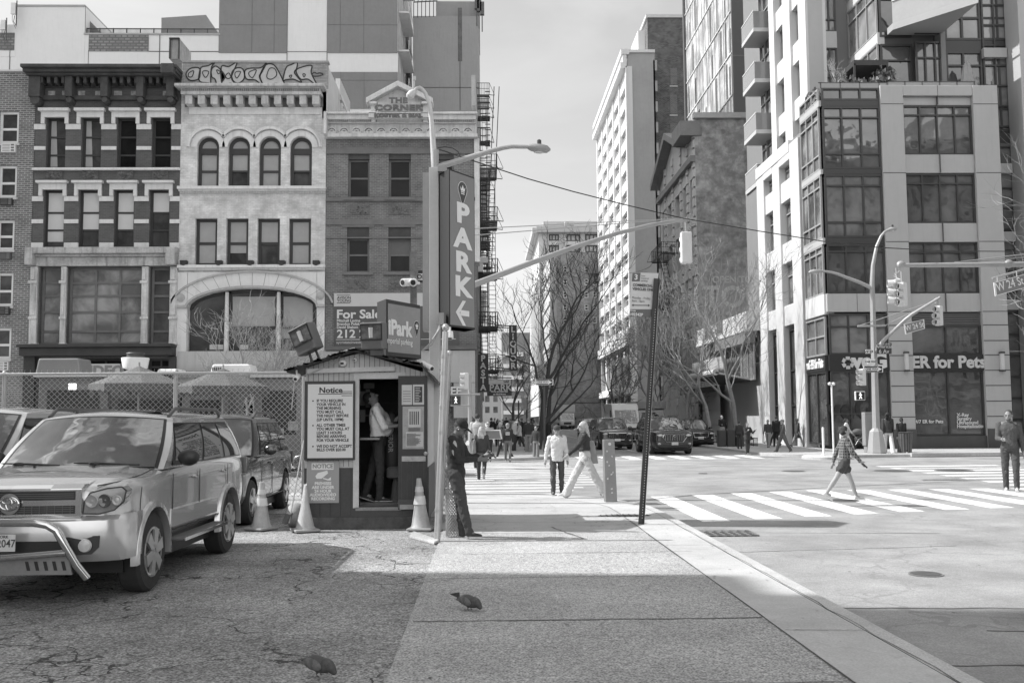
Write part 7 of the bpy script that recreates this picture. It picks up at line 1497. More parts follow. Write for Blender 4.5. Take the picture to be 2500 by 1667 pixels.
for x0,x1 in ((-.75,-.1),(.0,.72)): mb.tube([(x0,1.24,1.27),((x0+x1)/2,1.14,1.265),(x1,1.13,1.25)],[.006,.012,.01],6); mb.ell(((x0+x1)/2-.1,1.14,1.265),(.07,.03,.02),8,6)
hb('wiper',mb,blk); hood=MB(); loft(hood,[[(x,.13+.0*x,1.118),(x,.15,1.13),(x,.6,1.195),(x,1.12,1.25),(x,1.12,1.2),(x,.15,1.1)] for x in (-.62,-.55,-.3,0,.3,.55,.62)]); hb('hood_bulge',hood,PM,smooth=True); hl_=MB(); [hl_.tube([(s_*.70,.12,1.105),(s_*.80,.35,1.125),(s_*.855,.8,1.165),(s_*.86,1.2,1.215)],.006,5) for s_ in (-1,1)]; [hl_.tube([(s_*.962,.50,.83),(s_*.966,.50,.95),(s_*.955,.56,1.06)],.005,5) for s_ in (-1,1)]; hb('panel_gap',hl_,blk)
mb=MB(); mb.box(-.45,.45,2.35,2.95,1.80,1.825); hb('sunroof',mb,autoglass,bevel=.02)
for s in (-1,1): mb=MB(); mb.tube([(s*.3,1.02,1.235),(s*.3,1.0,1.25)],.014,6); hb('washer_nozzle',mb,blk)
mb=MB(); P=at(236,1400,Z=0); 
sr=thing('crumpled_bag',(P.x,P.y+.2,0),'dark crumpled rubbish lying under the front of the silver suv','rubbish'); mb=MB(); rr=random.Random(4)
mb.ell((0,0,.07),(.2,.1,.07),12,8); mb.v=[(x+rr.uniform(-.03,.03),y+rr.uniform(-.03,.03),max(.0,z+rr.uniform(-.04,.05))) for x,y,z in mb.v]; mb.build('bag',mat(.08,.6,.7,12,.3),sr)
# other vehicles in the lot
car((-4.78,15.45,-.01),R(0.5),'dark metallic suv parked behind the silver one near the booth',4.66,1.95,1.76,.09,belt=1.08,nose=1.02,ws0=1.25,ws1=2.0,wheels=(.86,3.68),grille='hex',rails=True,rr0=.3,rr1=.8)
car((-7.3,11.9,-.01),R(-2),'pale car half hidden behind the silver suv at the left edge',4.7,1.9,1.87,.42,belt=1.1,nose=1.0,ws0=1.1,ws1=2.2,metal=.2)
car((-10.2,15.2,-.01),R(-5),'dark car whose roof corner shows at the far left edge',4.6,1.84,1.7,.1,belt=1.0,nose=.9,ws0=1.1,ws1=1.9)
# traffic on 24th street coming towards the camera: (feet px, feet py)
def onroad(px,py,X0=None): p=at(px,py,Z=ROAD); return p
def street_car(px,py,label,**k): p=onroad(px,py); return car((p.x,p.y,ROAD),k.pop('rz',0),label,group='cars waiting on the side street',**k)
street_car(1648,1110,'large dark suv with chrome framed grille and arched badge, first in its lane',L=5.0,W=1.98,H=1.77,v=.03,grille='hex',wr=.4,belt=1.12,nose=1.05,ws0=1.45,ws1=2.2,wheels=(1.0,3.9),rails=True,metal=.4,rz=R(3))
street_car(1508,1098,'dark grey suv with hexagonal mesh grille left of the large dark suv',L=4.95,W=1.93,H=1.73,v=.09,belt=1.08,nose=1.0,ws0=1.35,ws1=2.1,wheels=(.95,3.8),grille='hex',rz=R(3))
street_car(1712,1091,'black car parked right behind the large dark suv',L=4.7,W=1.85,H=1.6,v=.03,belt=1.0,nose=.92,rz=R(2))
street_car(1573,1078,'dark sedan seen between the two suvs',L=4.7,W=1.8,H=1.46,v=.12,belt=.92,nose=.8,ws0=1.35,ws1=2.1,rz=R(3))
street_car(1450,1068,'grey taxi with a roof light behind the mesh grille suv',L=4.8,W=1.85,H=1.62,v=.28,belt=1.0,nose=.9,rz=R(2))
street_car(1362,1046,'white car waiting in front of the box truck',L=4.6,W=1.8,H=1.55,v=.6,belt=.98,nose=.85,metal=.1)
street_car(1478,1052,'silver car farther back in the right lane',L=4.6,W=1.8,H=1.5,v=.4,belt=.95,nose=.85)
car((onroad(1322,1062).x,onroad(1322,1062).y,ROAD),R(2),'black pickup sized suv standing at the left kerb beyond the tree',L=5.1,W=2.0,H=1.85,v=.02,belt=1.15,nose=1.1,ws0=1.5,ws1=2.2,wheels=(1.0,4.0),grille='wide',metal=.2,group='cars waiting on the side street')
street_car(1262,1040,'pale car far down the street beyond the crossing people',L=4.6,W=1.8,H=1.5,v=.5,belt=.95,nose=.85)
def boxy(px,py,label,name,W,H,L,v,cabH=2.2,box=True,wsz=(1.25,2.0),nose=.9):
    p=onroad(px,py); o=thing(name,(p.x,p.y,ROAD),label,'van' if not box else 'truck'); pm=mat(v,.4,.06,2,0,coat=.5); hw=W/2
    mb=MB(); 
    if box: prof=[(0,.4),(0,1.25),(.35,1.35),(.95,cabH),(2.1,cabH),(2.1,.4)]
    else: prof=[(0,.35),(0,nose),(.75,1.25),(1.25,1.9),(1.7,H-.12),(2.2,H),(L,H),(L,.35)]
    mb.prism([(-hw*.93,y,z) for y,z in prof],(hw*1.86,0,0)); mb.build('cab' if box else 'body',pm,o,bevel=.08,seg=3)
    if box: mb=MB(); mb.box(-hw*1.1,hw*1.1,2.0,L,.9,H); mb.box(-hw*1.1,hw*1.1,1.2,2.0,cabH+.1,H); mb.build('cargo_box',mat(v*.9,.5,.06,1,0),o,bevel=.03)
    (ya,za),(yb,zb_)=((.40,1.42),(.9,cabH-.12)) if box else ((.80,1.30),(1.62,H-.32)); d=Vector((0,-(zb_-za),(yb-ya))).normalized()*.02
    if d.y>0: d=-d
    mb=MB(); mb.add([Vector((-hw*.8,ya,za))+d,Vector((hw*.8,ya,za))+d,Vector((hw*.72,yb,zb_))+d,Vector((-hw*.72,yb,zb_))+d],[(0,1,2,3)]); mb.build('windshield',shield,o)
    for s in (-1,1):
        mb=MB(); mb.prism([(s*(hw*.93+.005),y,z) for y,z in (((.95,1.35),(1.05,cabH-.2),(1.75,cabH-.2),(1.75,1.35)) if box else ((1.3,1.4),(1.75,H-.5),(2.5,H-.5),(2.5,1.4)))],(s*.01,0,0)); mb.build('window',autoglass,o)
        mb=MB(); mb.obox((s*hw*.74,-.02,.78),(.26,.08,.2)); mb.build('headlight',lampm,o,bevel=.03); mb=MB(); mb.box(s*(hw+.03),s*(hw+.2),.7,.78,1.35,1.75); mb.build('mirror',blk,o,bevel=.02)
        for y in (.85,L-1.1): wheel(o,s*(hw-.2),y,.4,.26,s,5)
    mb=MB(); mb.box(-hw*.5,hw*.5,-.03,.02,.72,1.02); mb.build('grille',blk,o); mb=MB(); mb.box(-hw*.95,hw*.95,-.12,.1,.38,.6); mb.build('bumper',mat(.06,.6,.1,2,0),o,bevel=.03); mb=MB(); mb.box(-.15,.15,-.135,-.12,.42,.56); mb.build('plate',OFFW,o)
    return o
boxy(1386,1048,'white box truck facing the camera behind the white car','box_truck',2.2,3.55,7.5,.55,2.35)
boxy(1535,1080,'white high roofed van standing behind the dark cars','delivery_van',2.05,2.75,6,.6,box=False)
boxy(1597,1072,'grey box truck mostly hidden behind the leaning sign post','box_truck',2.2,3.0,6.5,.33,2.3)
# ---- food carts beyond the fence on the avenue kerb
def cart(px0,px1,ytop,Y,v,label,h0=.5):
    a=at(px0,ytop,Y=Y); b=at(px1,ytop,Y=Y); o=thing('food_cart',((a.x+b.x)/2,Y,0),label,'food truck','food vendors lined up along the avenue'); m=mat(v,.4,.2,2,.05,metal=.3); Hh=a.z
    mb=MB(); mb.box(a.x,b.x,Y,Y+2,.28+ROAD,Hh); mb.build('body',m,o,world=True,bevel=.03)
    mb=MB(); mb.box(a.x+.3,b.x-.3,Y-.02,Y-.0,1.15,Hh-.45); mb.build('serving_hatch',mat(.03,.5,.4,5,0),o,world=True)
    mb=MB(); mb.box(a.x-.05,b.x+.05,Y-.35,Y+2.05,Hh,Hh+.09); mb.build('roof_edge',OFFW,o,world=True)
    mb=MB(); rr=random.Random(int(px0)+2)
    for k in range(int((b.x-a.x)*2.0)): x=a.x+.2+k*.5; z=rr.choice((.75,1.0)); mb.box(x,x+.36,Y-.035,Y-.02,z+.3,z+.62)
    mb.build('menu_picture',mat(.3,.5,.8,14,0,key='menu'),o,world=True)
    for x in (a.x+.8,b.x-.8):
        mb=MB(); mb.lathe((x,Y+.2,.3+ROAD),[(.3,-.1),(.3,.1)],20,'X'); mb.build('wheel',tyre,o,world=True)
    return o
c1=cart(95,265,921,35,.16,'dark food trailer with a glowing lamp under its roof edge')
mb=MB(); a=at(169,936,Y=34.6); b=at(186,951,Y=34.6); mb.box(a.x,b.x,34.55,34.62,b.z,a.z); e,nt_,bs_=_base('lamp_glow'); bs_.inputs['Emission Color'].default_value=(1,1,1,1); bs_.inputs['Emission Strength'].default_value=1.2; mb.build('lamp',e,c1,world=True)
cart(268,440,945,35.2,.1,'food cart with dark hatch under the first parasol'); cart(444,560,945,35,.2,'food cart with rows of menu pictures under the second parasol'); cart(620,745,922,34.5,.2,'white roofed food truck right of the parasols')
def umbrella(px,py,Y,w_,label,v):
    p=at(px,py,Y=Y); o=thing('parasol',(p.x,Y,0),label,'parasol','parasols over the food carts'); h=p.z; n=8; mb=MB(); vs=[(0,0,h)]; q=w_/2
    for k in range(n): a=2*PI*k/n+.4; vs.append((q*math.cos(a),q*math.sin(a),h-.62))
    for k in range(n): a=2*PI*k/n+.4; vs.append((q*1.0*math.cos(a),q*math.sin(a),h-.85+.05*math.sin(k*2)))
    mb.add(vs,[(0,1+k,1+(k+1)%n) for k in range(n)]+[(1+k,1+(k+1)%n,1+n+(k+1)%n,1+n+k) for k in range(n)]); mb.build('canopy',mat(v,.8,.25,2,.1,streak=.3),o); mb=MB(); mb.tube([(0,0,ROAD),(0,0,h+.12)],.03,8); mb.build('pole',STEEL,o)
    mb=MB(); rr=random.Random(2)
    for k in range(70): a=rr.uniform(PI,2*PI); r_=q*.96; x,y=r_*math.cos(a),r_*math.sin(a); mb.quad((x-.03,y,h-.82),(x+.03,y,h-.82),(x+.02,y,h-1.0-rr.random()*.12),(x-.02,y,h-.98))
    mb.build('fringe',mat(v*1.1,.9,.2,3,0),o); return o
umbrella(340,893,33,3.1,'faded square parasol with ragged fringe, left of the two over the carts',.12); umbrella(545,899,33,3.1,'faded parasol with ragged fringe, right of the two over the carts',.10)
def unit(nm,x0,y0,x1,y1,Y,label,v,par=None):
    a=at(x0,y0,Y=Y); b=at(x1,y1,Y=Y); o=thing(nm,((a.x+b.x)/2,Y,b.z),label,'roof vent'); mb=MB(); mb.obox((0,0,(a.z-b.z)/2),(b.x-a.x,1.2,a.z-b.z),tap=.9); mb.build('housing',mat(v,.4,.1,2,.03),o,bevel=.06,seg=3); return o
unit('roof_hood',105,877,212,915,35.5,'angular grey metal hood on the dark food trailer roof',.2); u_=unit('air_conditioner',524,891,622,913,35.4,'white rounded cooling unit on a food truck roof',.72); unit('roof_cover',395,902,445,912,36,'low white roof cover between the two parasols',.7)
mb=MB(); 
for k in range(6): mb.box(-.62+k*.07,-.59+k*.07,-.66,-.62,.1,.22)
mb.build('slot',blk,u_); p=at(330,902,Y=35.6); o=thing('exhaust_fan',p,'white round exhaust fan with dark cap above the food cart','roof vent'); mb=MB(); mb.lathe((0,0,0),[(.3,0),(.42,.05),(.48,.4),(.47,.42)],20); mb.build('bowl',WHITE,o,smooth=True); mb=MB(); mb.lathe((0,0,.42),[(.3,0),(.3,.14),(.33,.15),(.3,.18)],20); mb.build('cap',DKSTEEL,o,smooth=True)
# ------------------------------------------------------------ people
def skinm(v): return mat(v,.55,.06,12,.05,key='skin')
def cloth(v,nz=.12,sc=9,st=.35): return mat(v,.9,nz,sc,st,key='cloth')
_clouds=bpy.data.textures.new('folds','CLOUDS'); _clouds.noise_scale=.075
def fuse(mb,name,m,par,vox,smooth=3,fold=0):
    me=mb.mesh(); o=bpy.data.objects.new('t',me); COL.objects.link(o)
    r=o.modifiers.new('r','REMESH'); r.mode='VOXEL'; r.voxel_size=vox; s=o.modifiers.new('s','SMOOTH'); s.factor=.6; s.iterations=smooth
    if fold: d=o.modifiers.new('d','DISPLACE'); d.texture=_clouds; d.strength=fold*2.1; d.mid_level=.5; d.texture_coords='LOCAL'
    dg=bpy.context.evaluated_depsgraph_get(); dg.update(); m2=bpy.data.meshes.new_from_object(o.evaluated_get(dg)); bpy.data.objects.remove(o)
    m2.materials.clear(); m2.materials.append(m); m2.polygons.foreach_set('use_smooth',[True]*len(m2.polygons)); m2.name=name
    q=bpy.data.objects.new(name,m2); COL.objects.link(q)
    if par is not None: q.parent=par
    return q
def torso(mb,U,h,prof,n=16):
    b=len(mb.v); k=len(prof)
    for z,rx,ry,*dy in prof:
        for j in range(n): a=2*PI*j/n; c=math.cos(a); s_=math.sin(a); mb.v.append(tuple(U(rx*math.copysign(abs(c)**.8,c),ry*math.copysign(abs(s_)**.8,s_)+(dy[0] if dy else 0),z)))
    f=[(b+i*n+j,b+i*n+(j+1)%n,b+(i+1)*n+(j+1)%n,b+(i+1)*n+j) for i in range(k-1) for j in range(n)]+[tuple(b+j for j in range(n))[::-1],tuple(b+(k-1)*n+j for j in range(n))]
    mb.f+=f; mb.mi+=[0]*len(f)
def rotx(v,a): return Vector((v[0],v[1]*math.cos(a)-v[2]*math.sin(a),v[1]*math.sin(a)+v[2]*math.cos(a)))
def person(loc,H,rz,label,legs=((0,0),(0,0)),arms=((5,12,8),(5,12,8)),lean=0,headp=0,headt=0,skin=.3,top=('jacket',.1),bottom=('trousers',.06),shoe=.05,hair=('short',.05),cap=None,vox=.016,phone=None,bag=None,wide=1.0,belly=0,glasses=False,group=None,fold=.0,side=0,smooth=3):
    """local frame: faces -Y. legs: ((thigh fwd deg, knee flex) left, right); arms: (upper fwd, elbow flex, abduct[, inward]). headp>0 looks down"""
    h=H; D=Vector; hipz=.52*h
    def leg(s,a,k):
        hip=D((s*.052*h,0,0)); kn=hip+D((s*.006*h,-math.sin(R(a))*.245*h,-math.cos(R(a))*.245*h)); b=a-k; an=kn+D((0,-math.sin(R(b))*.235*h,-math.cos(R(b))*.235*h)); return hip,kn,an,b
    Ls=[leg(-1,*legs[0]),leg(1,*legs[1])]
    low=min(l[2].z-.038*h-(.03*h if l[3]<-12 else 0) for l in Ls); pz=-low; base=D((0,0,pz)); Ls=[(base+a,base+b,base+c,g) for a,b,c,g in Ls]
    ln=R(lean); U=lambda x,y,z: base+rotx((x*h,y*h,z*h),ln)  # torso frame from the pelvis (lean>0 tips forward to -Y)
    chest=U(0,0,.20); neck=U(0,.004,.315); sh=[U(-.098*wide,.0,.283),U(.098*wide,0,.283)]
    hp=R(headp)+ln*.5; hc=neck+rotx((0,-.006*h,.075*h),hp); ht=Matrix.Rotation(R(headt),3,'Z')@Matrix.Rotation(hp,3,'X')
    HD=lambda x,y,z: hc+ht@D((x*h,y*h,z*h))
    A=[]
    for i,s in enumerate((-1,1)):
        a,e,ab=arms[i][:3]; inw=arms[i][3] if len(arms[i])>3 else 0
        d=Matrix.Rotation(ln,3,'X')@D((s*math.sin(R(ab)),-math.sin(R(a))*math.cos(R(ab)),-math.cos(R(a))*math.cos(R(ab)))); el=sh[i]+d*.175*h
        f=a+e; d2=Matrix.Rotation(ln,3,'X')@D((s*math.sin(R(ab*.6))-s*math.sin(R(inw)),-math.sin(R(f)),-math.cos(R(f)))).normalized(); wr=el+d2*.145*h; A.append((sh[i],el,wr,d2))
    sk=skinm(skin); near=vox<.012
    # one continuous body
    mb=MB(); n=14 if near else 10
    torso(mb,U,h,[(-.02,.07,.05),(.06,.068,.05),(.2,.08*wide,.055),(.27,.08*wide,.045),(.30,.05,.04)]); mb.caps(sh[0],sh[1],.030*h,.030*h,n); mb.caps(neck-D((0,0,.03*h)),hc-(hc-neck)*.35,.034*h,.031*h,n)
    mb.ell(HD(0,.004,.012),(.043*h,.053*h,.057*h),18,14,ht); mb.ell(HD(0,-.014,-.028),(.033*h,.036*h,.036*h),14,10,ht); mb.ell(HD(0,-.028,-.045),(.018*h,.016*h,.013*h),10,8,ht)
    mb.caps(HD(0,-.050,.008),HD(0,-.062,-.012),.006*h,.0105*h,8); mb.ell(HD(0,-.047,-.031),(.014*h,.006*h,.006*h),10,6,ht); mb.ell(HD(0,-.045,.018),(.034*h,.010*h,.007*h),12,8,ht)
    for s in (-1,1): mb.ell(HD(s*.044,.006,-.003),(.007*h,.013*h,.019*h),8,8,ht)
    for s_,el,wr,d2 in A: mb.caps(s_,el,.030*h,.024*h,n); mb.caps(el,wr,.024*h,.0155*h,n)
    for i,(s_,el,wr,d2) in enumerate(A):
        s=(-1,1)[i]; side_=d2.cross(D((1,0,0))); side_=side_.normalized() if side_.length>.1 else D((0,-1,0)); out=side_.cross(d2).normalized()
        # palm, four fingers, thumb; fingers curl
        pc_=wr+d2*.045*h; mb.caps(wr,pc_,.016*h,.019*h,8); mb.ell(pc_,(.014*h,.022*h,.026*h),8,6,d2.to_track_quat('Z','Y').to_matrix())
        holding=phone==i
        for f in range(4):
            o_=side_*((f-1.5)*.0105*h); L_=(.03,.036,.034,.027)[f]*h; r0_=pc_+d2*.018*h+o_; cu=(-s*out)*(.35 if not holding else .8)
            m_=r0_+(d2+cu*.4).normalized()*L_*.55; t_=m_+(d2*.7+cu*1.0).normalized()*L_*.5; mb.caps(r0_,m_,.0052*h,.005*h,7); mb.caps(m_,t_,.005*h,.0042*h,7)
        th=wr+d2*.022*h+side_*.017*h; mb.caps(th,th+(side_*.8+d2*.8).normalized()*.026*h,.0065*h,.0055*h,7); t2=th+(side_*.8+d2*.8).normalized()*.026*h; mb.caps(t2,t2+(d2-out*s*.3).normalized()*.018*h,.0055*h,.0045*h,7)
    for hip,kn,an,g in Ls: mb.caps(hip,kn,.048*h,.033*h,n); mb.caps(kn,kn+(an-kn)*.35,.033*h,.034*h,n); mb.caps(kn+(an-kn)*.35,an,.034*h,.02*h,n); mb.caps(an,an+D((0,-.05*h,-.022*h)),.02*h,.016*h,8)
    body=fuse(mb,'person',sk,None,vox,smooth); body.location=loc; body.rotation_euler=(0,R(side),R(rz)); tag(body,label,'person',group)
    # eyes, brows
    if vox<.014:
        mb=MB(); 
        for s in (-1,1): mb.ell(HD(s*.0165,-.0465,.007),(.0075*h,.004*h,.0038*h),8,6,ht); mb.ell(HD(s*.0165,-.0515,.021),(.012*h,.003*h,.0022*h),8,6,ht)
        mb.build('eyes',mat(.03,.4,.1,4,0),body,smooth=True)
    # trousers
    kind,bv=bottom[:2]; k=bottom[2] if len(bottom)>2 else 1.0
    mb=MB(); waist=U(0,0,.075)
    if kind in('trousers','wide','shorts'):
        torso(mb,U,h,[(-.045,.06,.045),(-.03,.086,.064),(.02,.09,.068),(.075,.078,.06*(1+belly*.25)),(.09,.074,.056)]); e=1.0 if kind!='wide' else 1.35
        for hip,kn,an,g in Ls:
            if kind=='shorts': mb.caps(hip,hip+(kn-hip)*.45,.062*h,.062*h,n)
            else: mb.caps(hip,kn,.054*h*k,.041*h*e*k,n); mb.caps(kn,an+D((0,0,-.012*h)),.040*h*e*k,.031*h*e*k if kind!='wide' else .056*h,n)
    else:
        mb.caps(base,waist,.075*h,.06*h,n); c=(Ls[0][1]+Ls[1][1])/2; mb.tube([waist,base-D((0,0,.06*h)),c+D((0,0,.03*h))],[.065*h,.09*h,.12*h],n)
    fuse(mb,'trousers' if kind in('trousers','wide') else kind,cloth(bv),body,vox*1.05,smooth,fold*1.2)
    # top
    tk_,tv=top[:2]; ext=top[2] if len(top)>2 else 0.0; mb=MB(); slv=top[3] if len(top)>3 else 1.0; th=.008*h if tk_!='coat' else .014*h
    hemz=.045-ext
    t_=th/h; fl=.012 if tk_=='coat' else 0
    torso(mb,U,h,[(hemz,.084+t_+fl,.064+t_+fl),(hemz+.02,.086+t_+fl,.066+t_+fl),(.09,.078*(1+belly*.1)+t_,.058+t_),(.17,.086*wide+t_,.062+t_),(.235,.094*wide+t_,.062+t_),(.275,.088*wide+t_,.052+t_),(.298,.066+t_,.045),(.316,.038,.036)])
    if belly: mb.ell(U(0,-.035-.02*belly,.11),(.07*h,.07*h*(1+.2*belly),.075*h),14,10)
    mb.caps(neck-D((0,0,.035*h)),neck-D((0,0,.005*h)),.045*h,.038*h,n); 
    for s_,el,wr,d2 in A:
        if slv>=.3: mb.caps(s_,el,.034*h+th*.4,.028*h+th*.4,n)
        if slv>.6: mb.caps(el,el+(wr-el)*(.95 if slv>=1 else .15),.028*h+th*.4,.021*h+th*.3,n)
    fuse(mb,{'coat':'coat','jacket':'jacket'}.get(tk_,'shirt'),cloth(tv,.15,9),body,vox*1.05,smooth,fold)
    # shoes
    for i,(hip,kn,an,g) in enumerate(Ls):
        t=max(-40,min(25,g)); rm=Matrix.Rotation(R(-t if t<-12 else 0),3,'X'); f=lambda x,y,z: an+rm@D((x*h,y*h,z*h)); mb=MB()
        mb.caps(f(0,.012,-.018),f(0,-.06,-.024),.022*h,.018*h,10); mb.caps(f(0,-.06,-.025),f(0,-.092,-.027),.019*h,.014*h,10); mb.caps(f(0,.01,0),f(0,0,-.01),.022*h,.02*h,10); q=fuse(mb,'shoe',cloth(shoe),body,vox,2)
        mb=MB(); mb.obox(f(0,-.04,-.036),(.042*h,.15*h,.008*h),(R(-t if t<-12 else 0),0,0)); mb.build('sole',cloth(.5 if shoe<.3 else .6),q,bevel=.004)
    # hair
    if hair[0]!='none':
        mb=MB(); hv=hair[1]; 
        mb.ell(HD(0,.012,.022),(.049*h,.052*h,.053*h),16,12,ht)
        if hair[0] in('long','curly','pony'):
            mb.ell(HD(0,.02,.0),(.051*h,.05*h,.055*h),14,10,ht)
        if hair[0]=='long':
            for x in (-.03,-.01,.012,.032): mb.caps(HD(x,.035,.0),HD(x*1.3,.06,-.10-.02*abs(x)*20),.026*h,.02*h,8); mb.caps(HD(x*1.3,.06,-.10),HD(x*1.2,.055,-.16),.02*h,.011*h,8)
        if hair[0]=='curly':
            rr=random.Random(3)
            for q in range(26): mb.ell(HD(rr.uniform(-.05,.05),rr.uniform(.0,.06),rr.uniform(-.06,.05)),rr.uniform(.015,.024)*h,8,6)
        if hair[0]=='longcurly':
            rr=random.Random(3)
            for q in range(46): z=rr.uniform(-.22,.04); mb.ell(HD(rr.uniform(-.05,.05),rr.uniform(.03,.06),z),rr.uniform(.015,.026)*h,8,6)
        if hair[0]=='pony': mb.caps(HD(0,.055,.01),HD(0,.075,-.06),.02*h,.022*h,8); mb.caps(HD(0,.075,-.06),HD(0,.065,-.15),.022*h,.01*h,8)
        if hair[0]=='bun': mb.ell(HD(0,.06,.02),.024*h,8,6)
        hm=fuse(mb,'hair',mat(hv,.7,.35,14,.6,key='hair'),body,vox,2,.004 if near else 0)
        # keep the face clear: shift hair vertices out of the face wedge
        inv=ht.inverted()
        for v in hm.data.vertices:
            q=inv@(v.co-hc)
            if q.y<-.022*h and q.z<.038*h and abs(q.x)<.06*h: v.co=hc+ht@D((q.x*.8,-.018*h,q.z))
    if cap is not None:
        mb=MB(); mb.ell(HD(0,.006,.035),(.052*h,.058*h,.044*h),18,12,ht)
        if cap[0]=='cap': mb.ell(HD(0,-.066,.026),(.036*h,.045*h,.007*h),14,6,ht@Matrix.Rotation(R(8),3,'X'))
        if cap[0]=='hood': mb.ell(HD(0,.02,.0),(.056*h,.06*h,.07*h),14,10,ht)
        fuse(mb,'cap',cloth(cap[1],.1),body,vox*.9,2)
    if glasses: mb=MB(); mb.box(0,0,0,0,0,0); mb=MB(); [mb.ell(HD(s*.018,-.052,.008),(.015*h,.005*h,.010*h),10,6,ht) for s in (-1,1)]; mb.tube([HD(-.045,0,.01),HD(-.034,-.05,.01),HD(.034,-.05,.01),HD(.045,0,.01)],.0016*h,5); mb.build('glasses',mat(.02,.2,.1,3,0),body,smooth=True)
    return body,dict(A=A,HD=HD,U=U,Ls=Ls,base=base,ht=ht,h=h)
def held(nm,body,info,arm,label,cat,size=(.075,.012,.15),v=.03,off=(0,0,0)):
    A=info['A'][arm]; p=A[2]+A[3]*.075*info['h']+Vector(off); mw=Matrix.Translation(body.location)@body.rotation_euler.to_matrix().to_4x4(); o=thing(nm,mw@p,label,cat,rot=body.rotation_euler.copy()); mb=MB(); mb.obox((0,0,0),size,(R(-50),0,0)); mb.build('body',mat(v,.3,.1,3,0),o,bevel=.006); mb=MB(); mb.obox((0,.0,.0),(size[0]*.86,size[1]*1.1,size[2]*.88),(R(-50),0,0)); mb.build('screen',mat(.15,.1,.1,3,0),o); return o
def handbag(body,info,x,y,z,label,sz=(.10,.34,.38),v=.3,nm='bag',cat='bag',tap=.6,strap=True,arm=None,mt=None):
    mw=Matrix.Translation(body.location)@body.rotation_euler.to_matrix().to_4x4(); h=info['h']; p=Vector((x*h,y*h,z*h)); o=thing(nm,mw@p,label,cat,rot=body.rotation_euler.copy()); mb=MB(); mb.obox((0,0,0),sz,(0,0,0),tap); fuse(mb,'body',cloth(v),o,.018,6)
    if strap: mb=MB(); s=info['A'][arm if arm is not None else (0 if x<0 else 1)][0]+Vector((0,0,.05*h))-p; mb.tube([Vector((0,-sz[1]*.3,sz[2]*.4)),s,Vector((0,sz[1]*.3,sz[2]*.4))],.011,6); mb.build('strap',cloth(v*.6),o)
    return o
def place(px,pyf,pyh,z=0.): p=at(px,pyf,Z=z); t=at(px,pyh,Y=p.y); return (p.x,p.y,z),t.z-z
# the two figures nearest the camera, then everybody else
loc=(at(925,1150,Y=16.25).x,16.25,zf); H=at(930,941,Y=15.95).z-zf
b,i1=person(loc,H*.985,90,'booth attendant in white shirt and dark trousers looking up inside the doorway',legs=((4,6),(-14,4)),arms=((22,70,8,10),(40,85,6,18)),lean=-4,headp=-38,skin=.26,top=('shirt',.85,.0,.7),bottom=('trousers',.045),hair=('short',.02),vox=.0085,belly=1.0,fold=.012,wide=1.1)
held('bottle',b,i1,1,'small bottle held up by the attendant inside the booth','bottle',(.04,.04,.12),.5)
p=at(1112,1300,Z=0)
b,i1=person((p.x+.03,14.15,0),1.74,78,'man in dark cap and patterned dark jacket leaning by the booth and reading a phone',legs=((15,0),(5,0)),arms=((18,72,6,18),(26,70,5,14)),lean=-1,headp=34,skin=.13,top=('jacket',.028,.075),bottom=('trousers',.05,1.1),shoe=.04,hair=('short',.03),cap=('cap',.018),vox=.0085,fold=.014,glasses=True)
held('phone',b,i1,1,'dark phone in the hands of the man in the cap','phone')
mb=MB(); rr=random.Random(5)
for s,el,wr,d2 in i1['A']:
    c=s+(el-s)*.42; mb.ell(c+Vector((math.copysign(.044,s.x),0,0)),(.012,.04,.11),10,8)
mb.build('jacket_patch',cloth(.4),b,smooth=True); mb=MB(); mb.ell(i1['HD'](-.05,-.002,-.01),.008,8,6); mb.build('earbud',WHITE,b)
loc,H=place(1361,1208,1033); person(loc,H,-4,'older man in white chef jacket and dark skull cap walking towards the camera',legs=((8,16),(-2,2)),arms=((-4,12,14),(-3,16,10)),lean=3,headp=20,skin=.28,top=('jacket',.62,.09),bottom=('trousers',.07),shoe=.06,hair=('short',.4),cap=('skull',.06),vox=.0095,fold=.016)
loc,H=place(1430,1215,1018); b,i1=person(loc,H,-82,'blonde woman in dark cropped top and pale wide jeans striding left',legs=((30,2),(-26,6)),arms=((-18,8,6),(42,14,8)),lean=4,skin=.34,top=('shirt',.035,-.06),bottom=('wide',.5,.9),shoe=.65,hair=('long',.42),vox=.0095,fold=.014)
handbag(b,i1,-.10,.07,.56,'grey leather tote bag on the shoulder of the striding blonde woman',(.13,.40,.48),.25)
loc,H=place(2064,1219,1036); b,i1=person(loc,H*1.03,84,'woman in loose checked shirt and dark shorts walking across the striped crosswalk',legs=((-30,4),(20,2)),arms=((24,18,10),(-24,10,8)),lean=3,skin=.3,top=('shirt',.1,.09),bottom=('shorts',.05),shoe=.55,hair=('curly',.03),vox=.0095,fold=.016)
held('wallet',b,i1,0,'black wallet in the hand of the woman in the checked shirt','wallet',(.08,.03,.13),.02)
ck_=[c for c in b.children if c.name.startswith('shirt')][0]; m,nt,bs=_base('check_cloth'); t=nt.nodes.new('ShaderNodeTexBrick'); t.offset=0; t.inputs['Scale'].default_value=1; t.inputs['Brick Width'].default_value=.055; t.inputs['Row Height'].default_value=.055; t.inputs['Mortar Size'].default_value=.009
for i_,c in ((1,.035),(2,.07),(3,.2)): t.inputs[i_].default_value=(c,c,c,1)
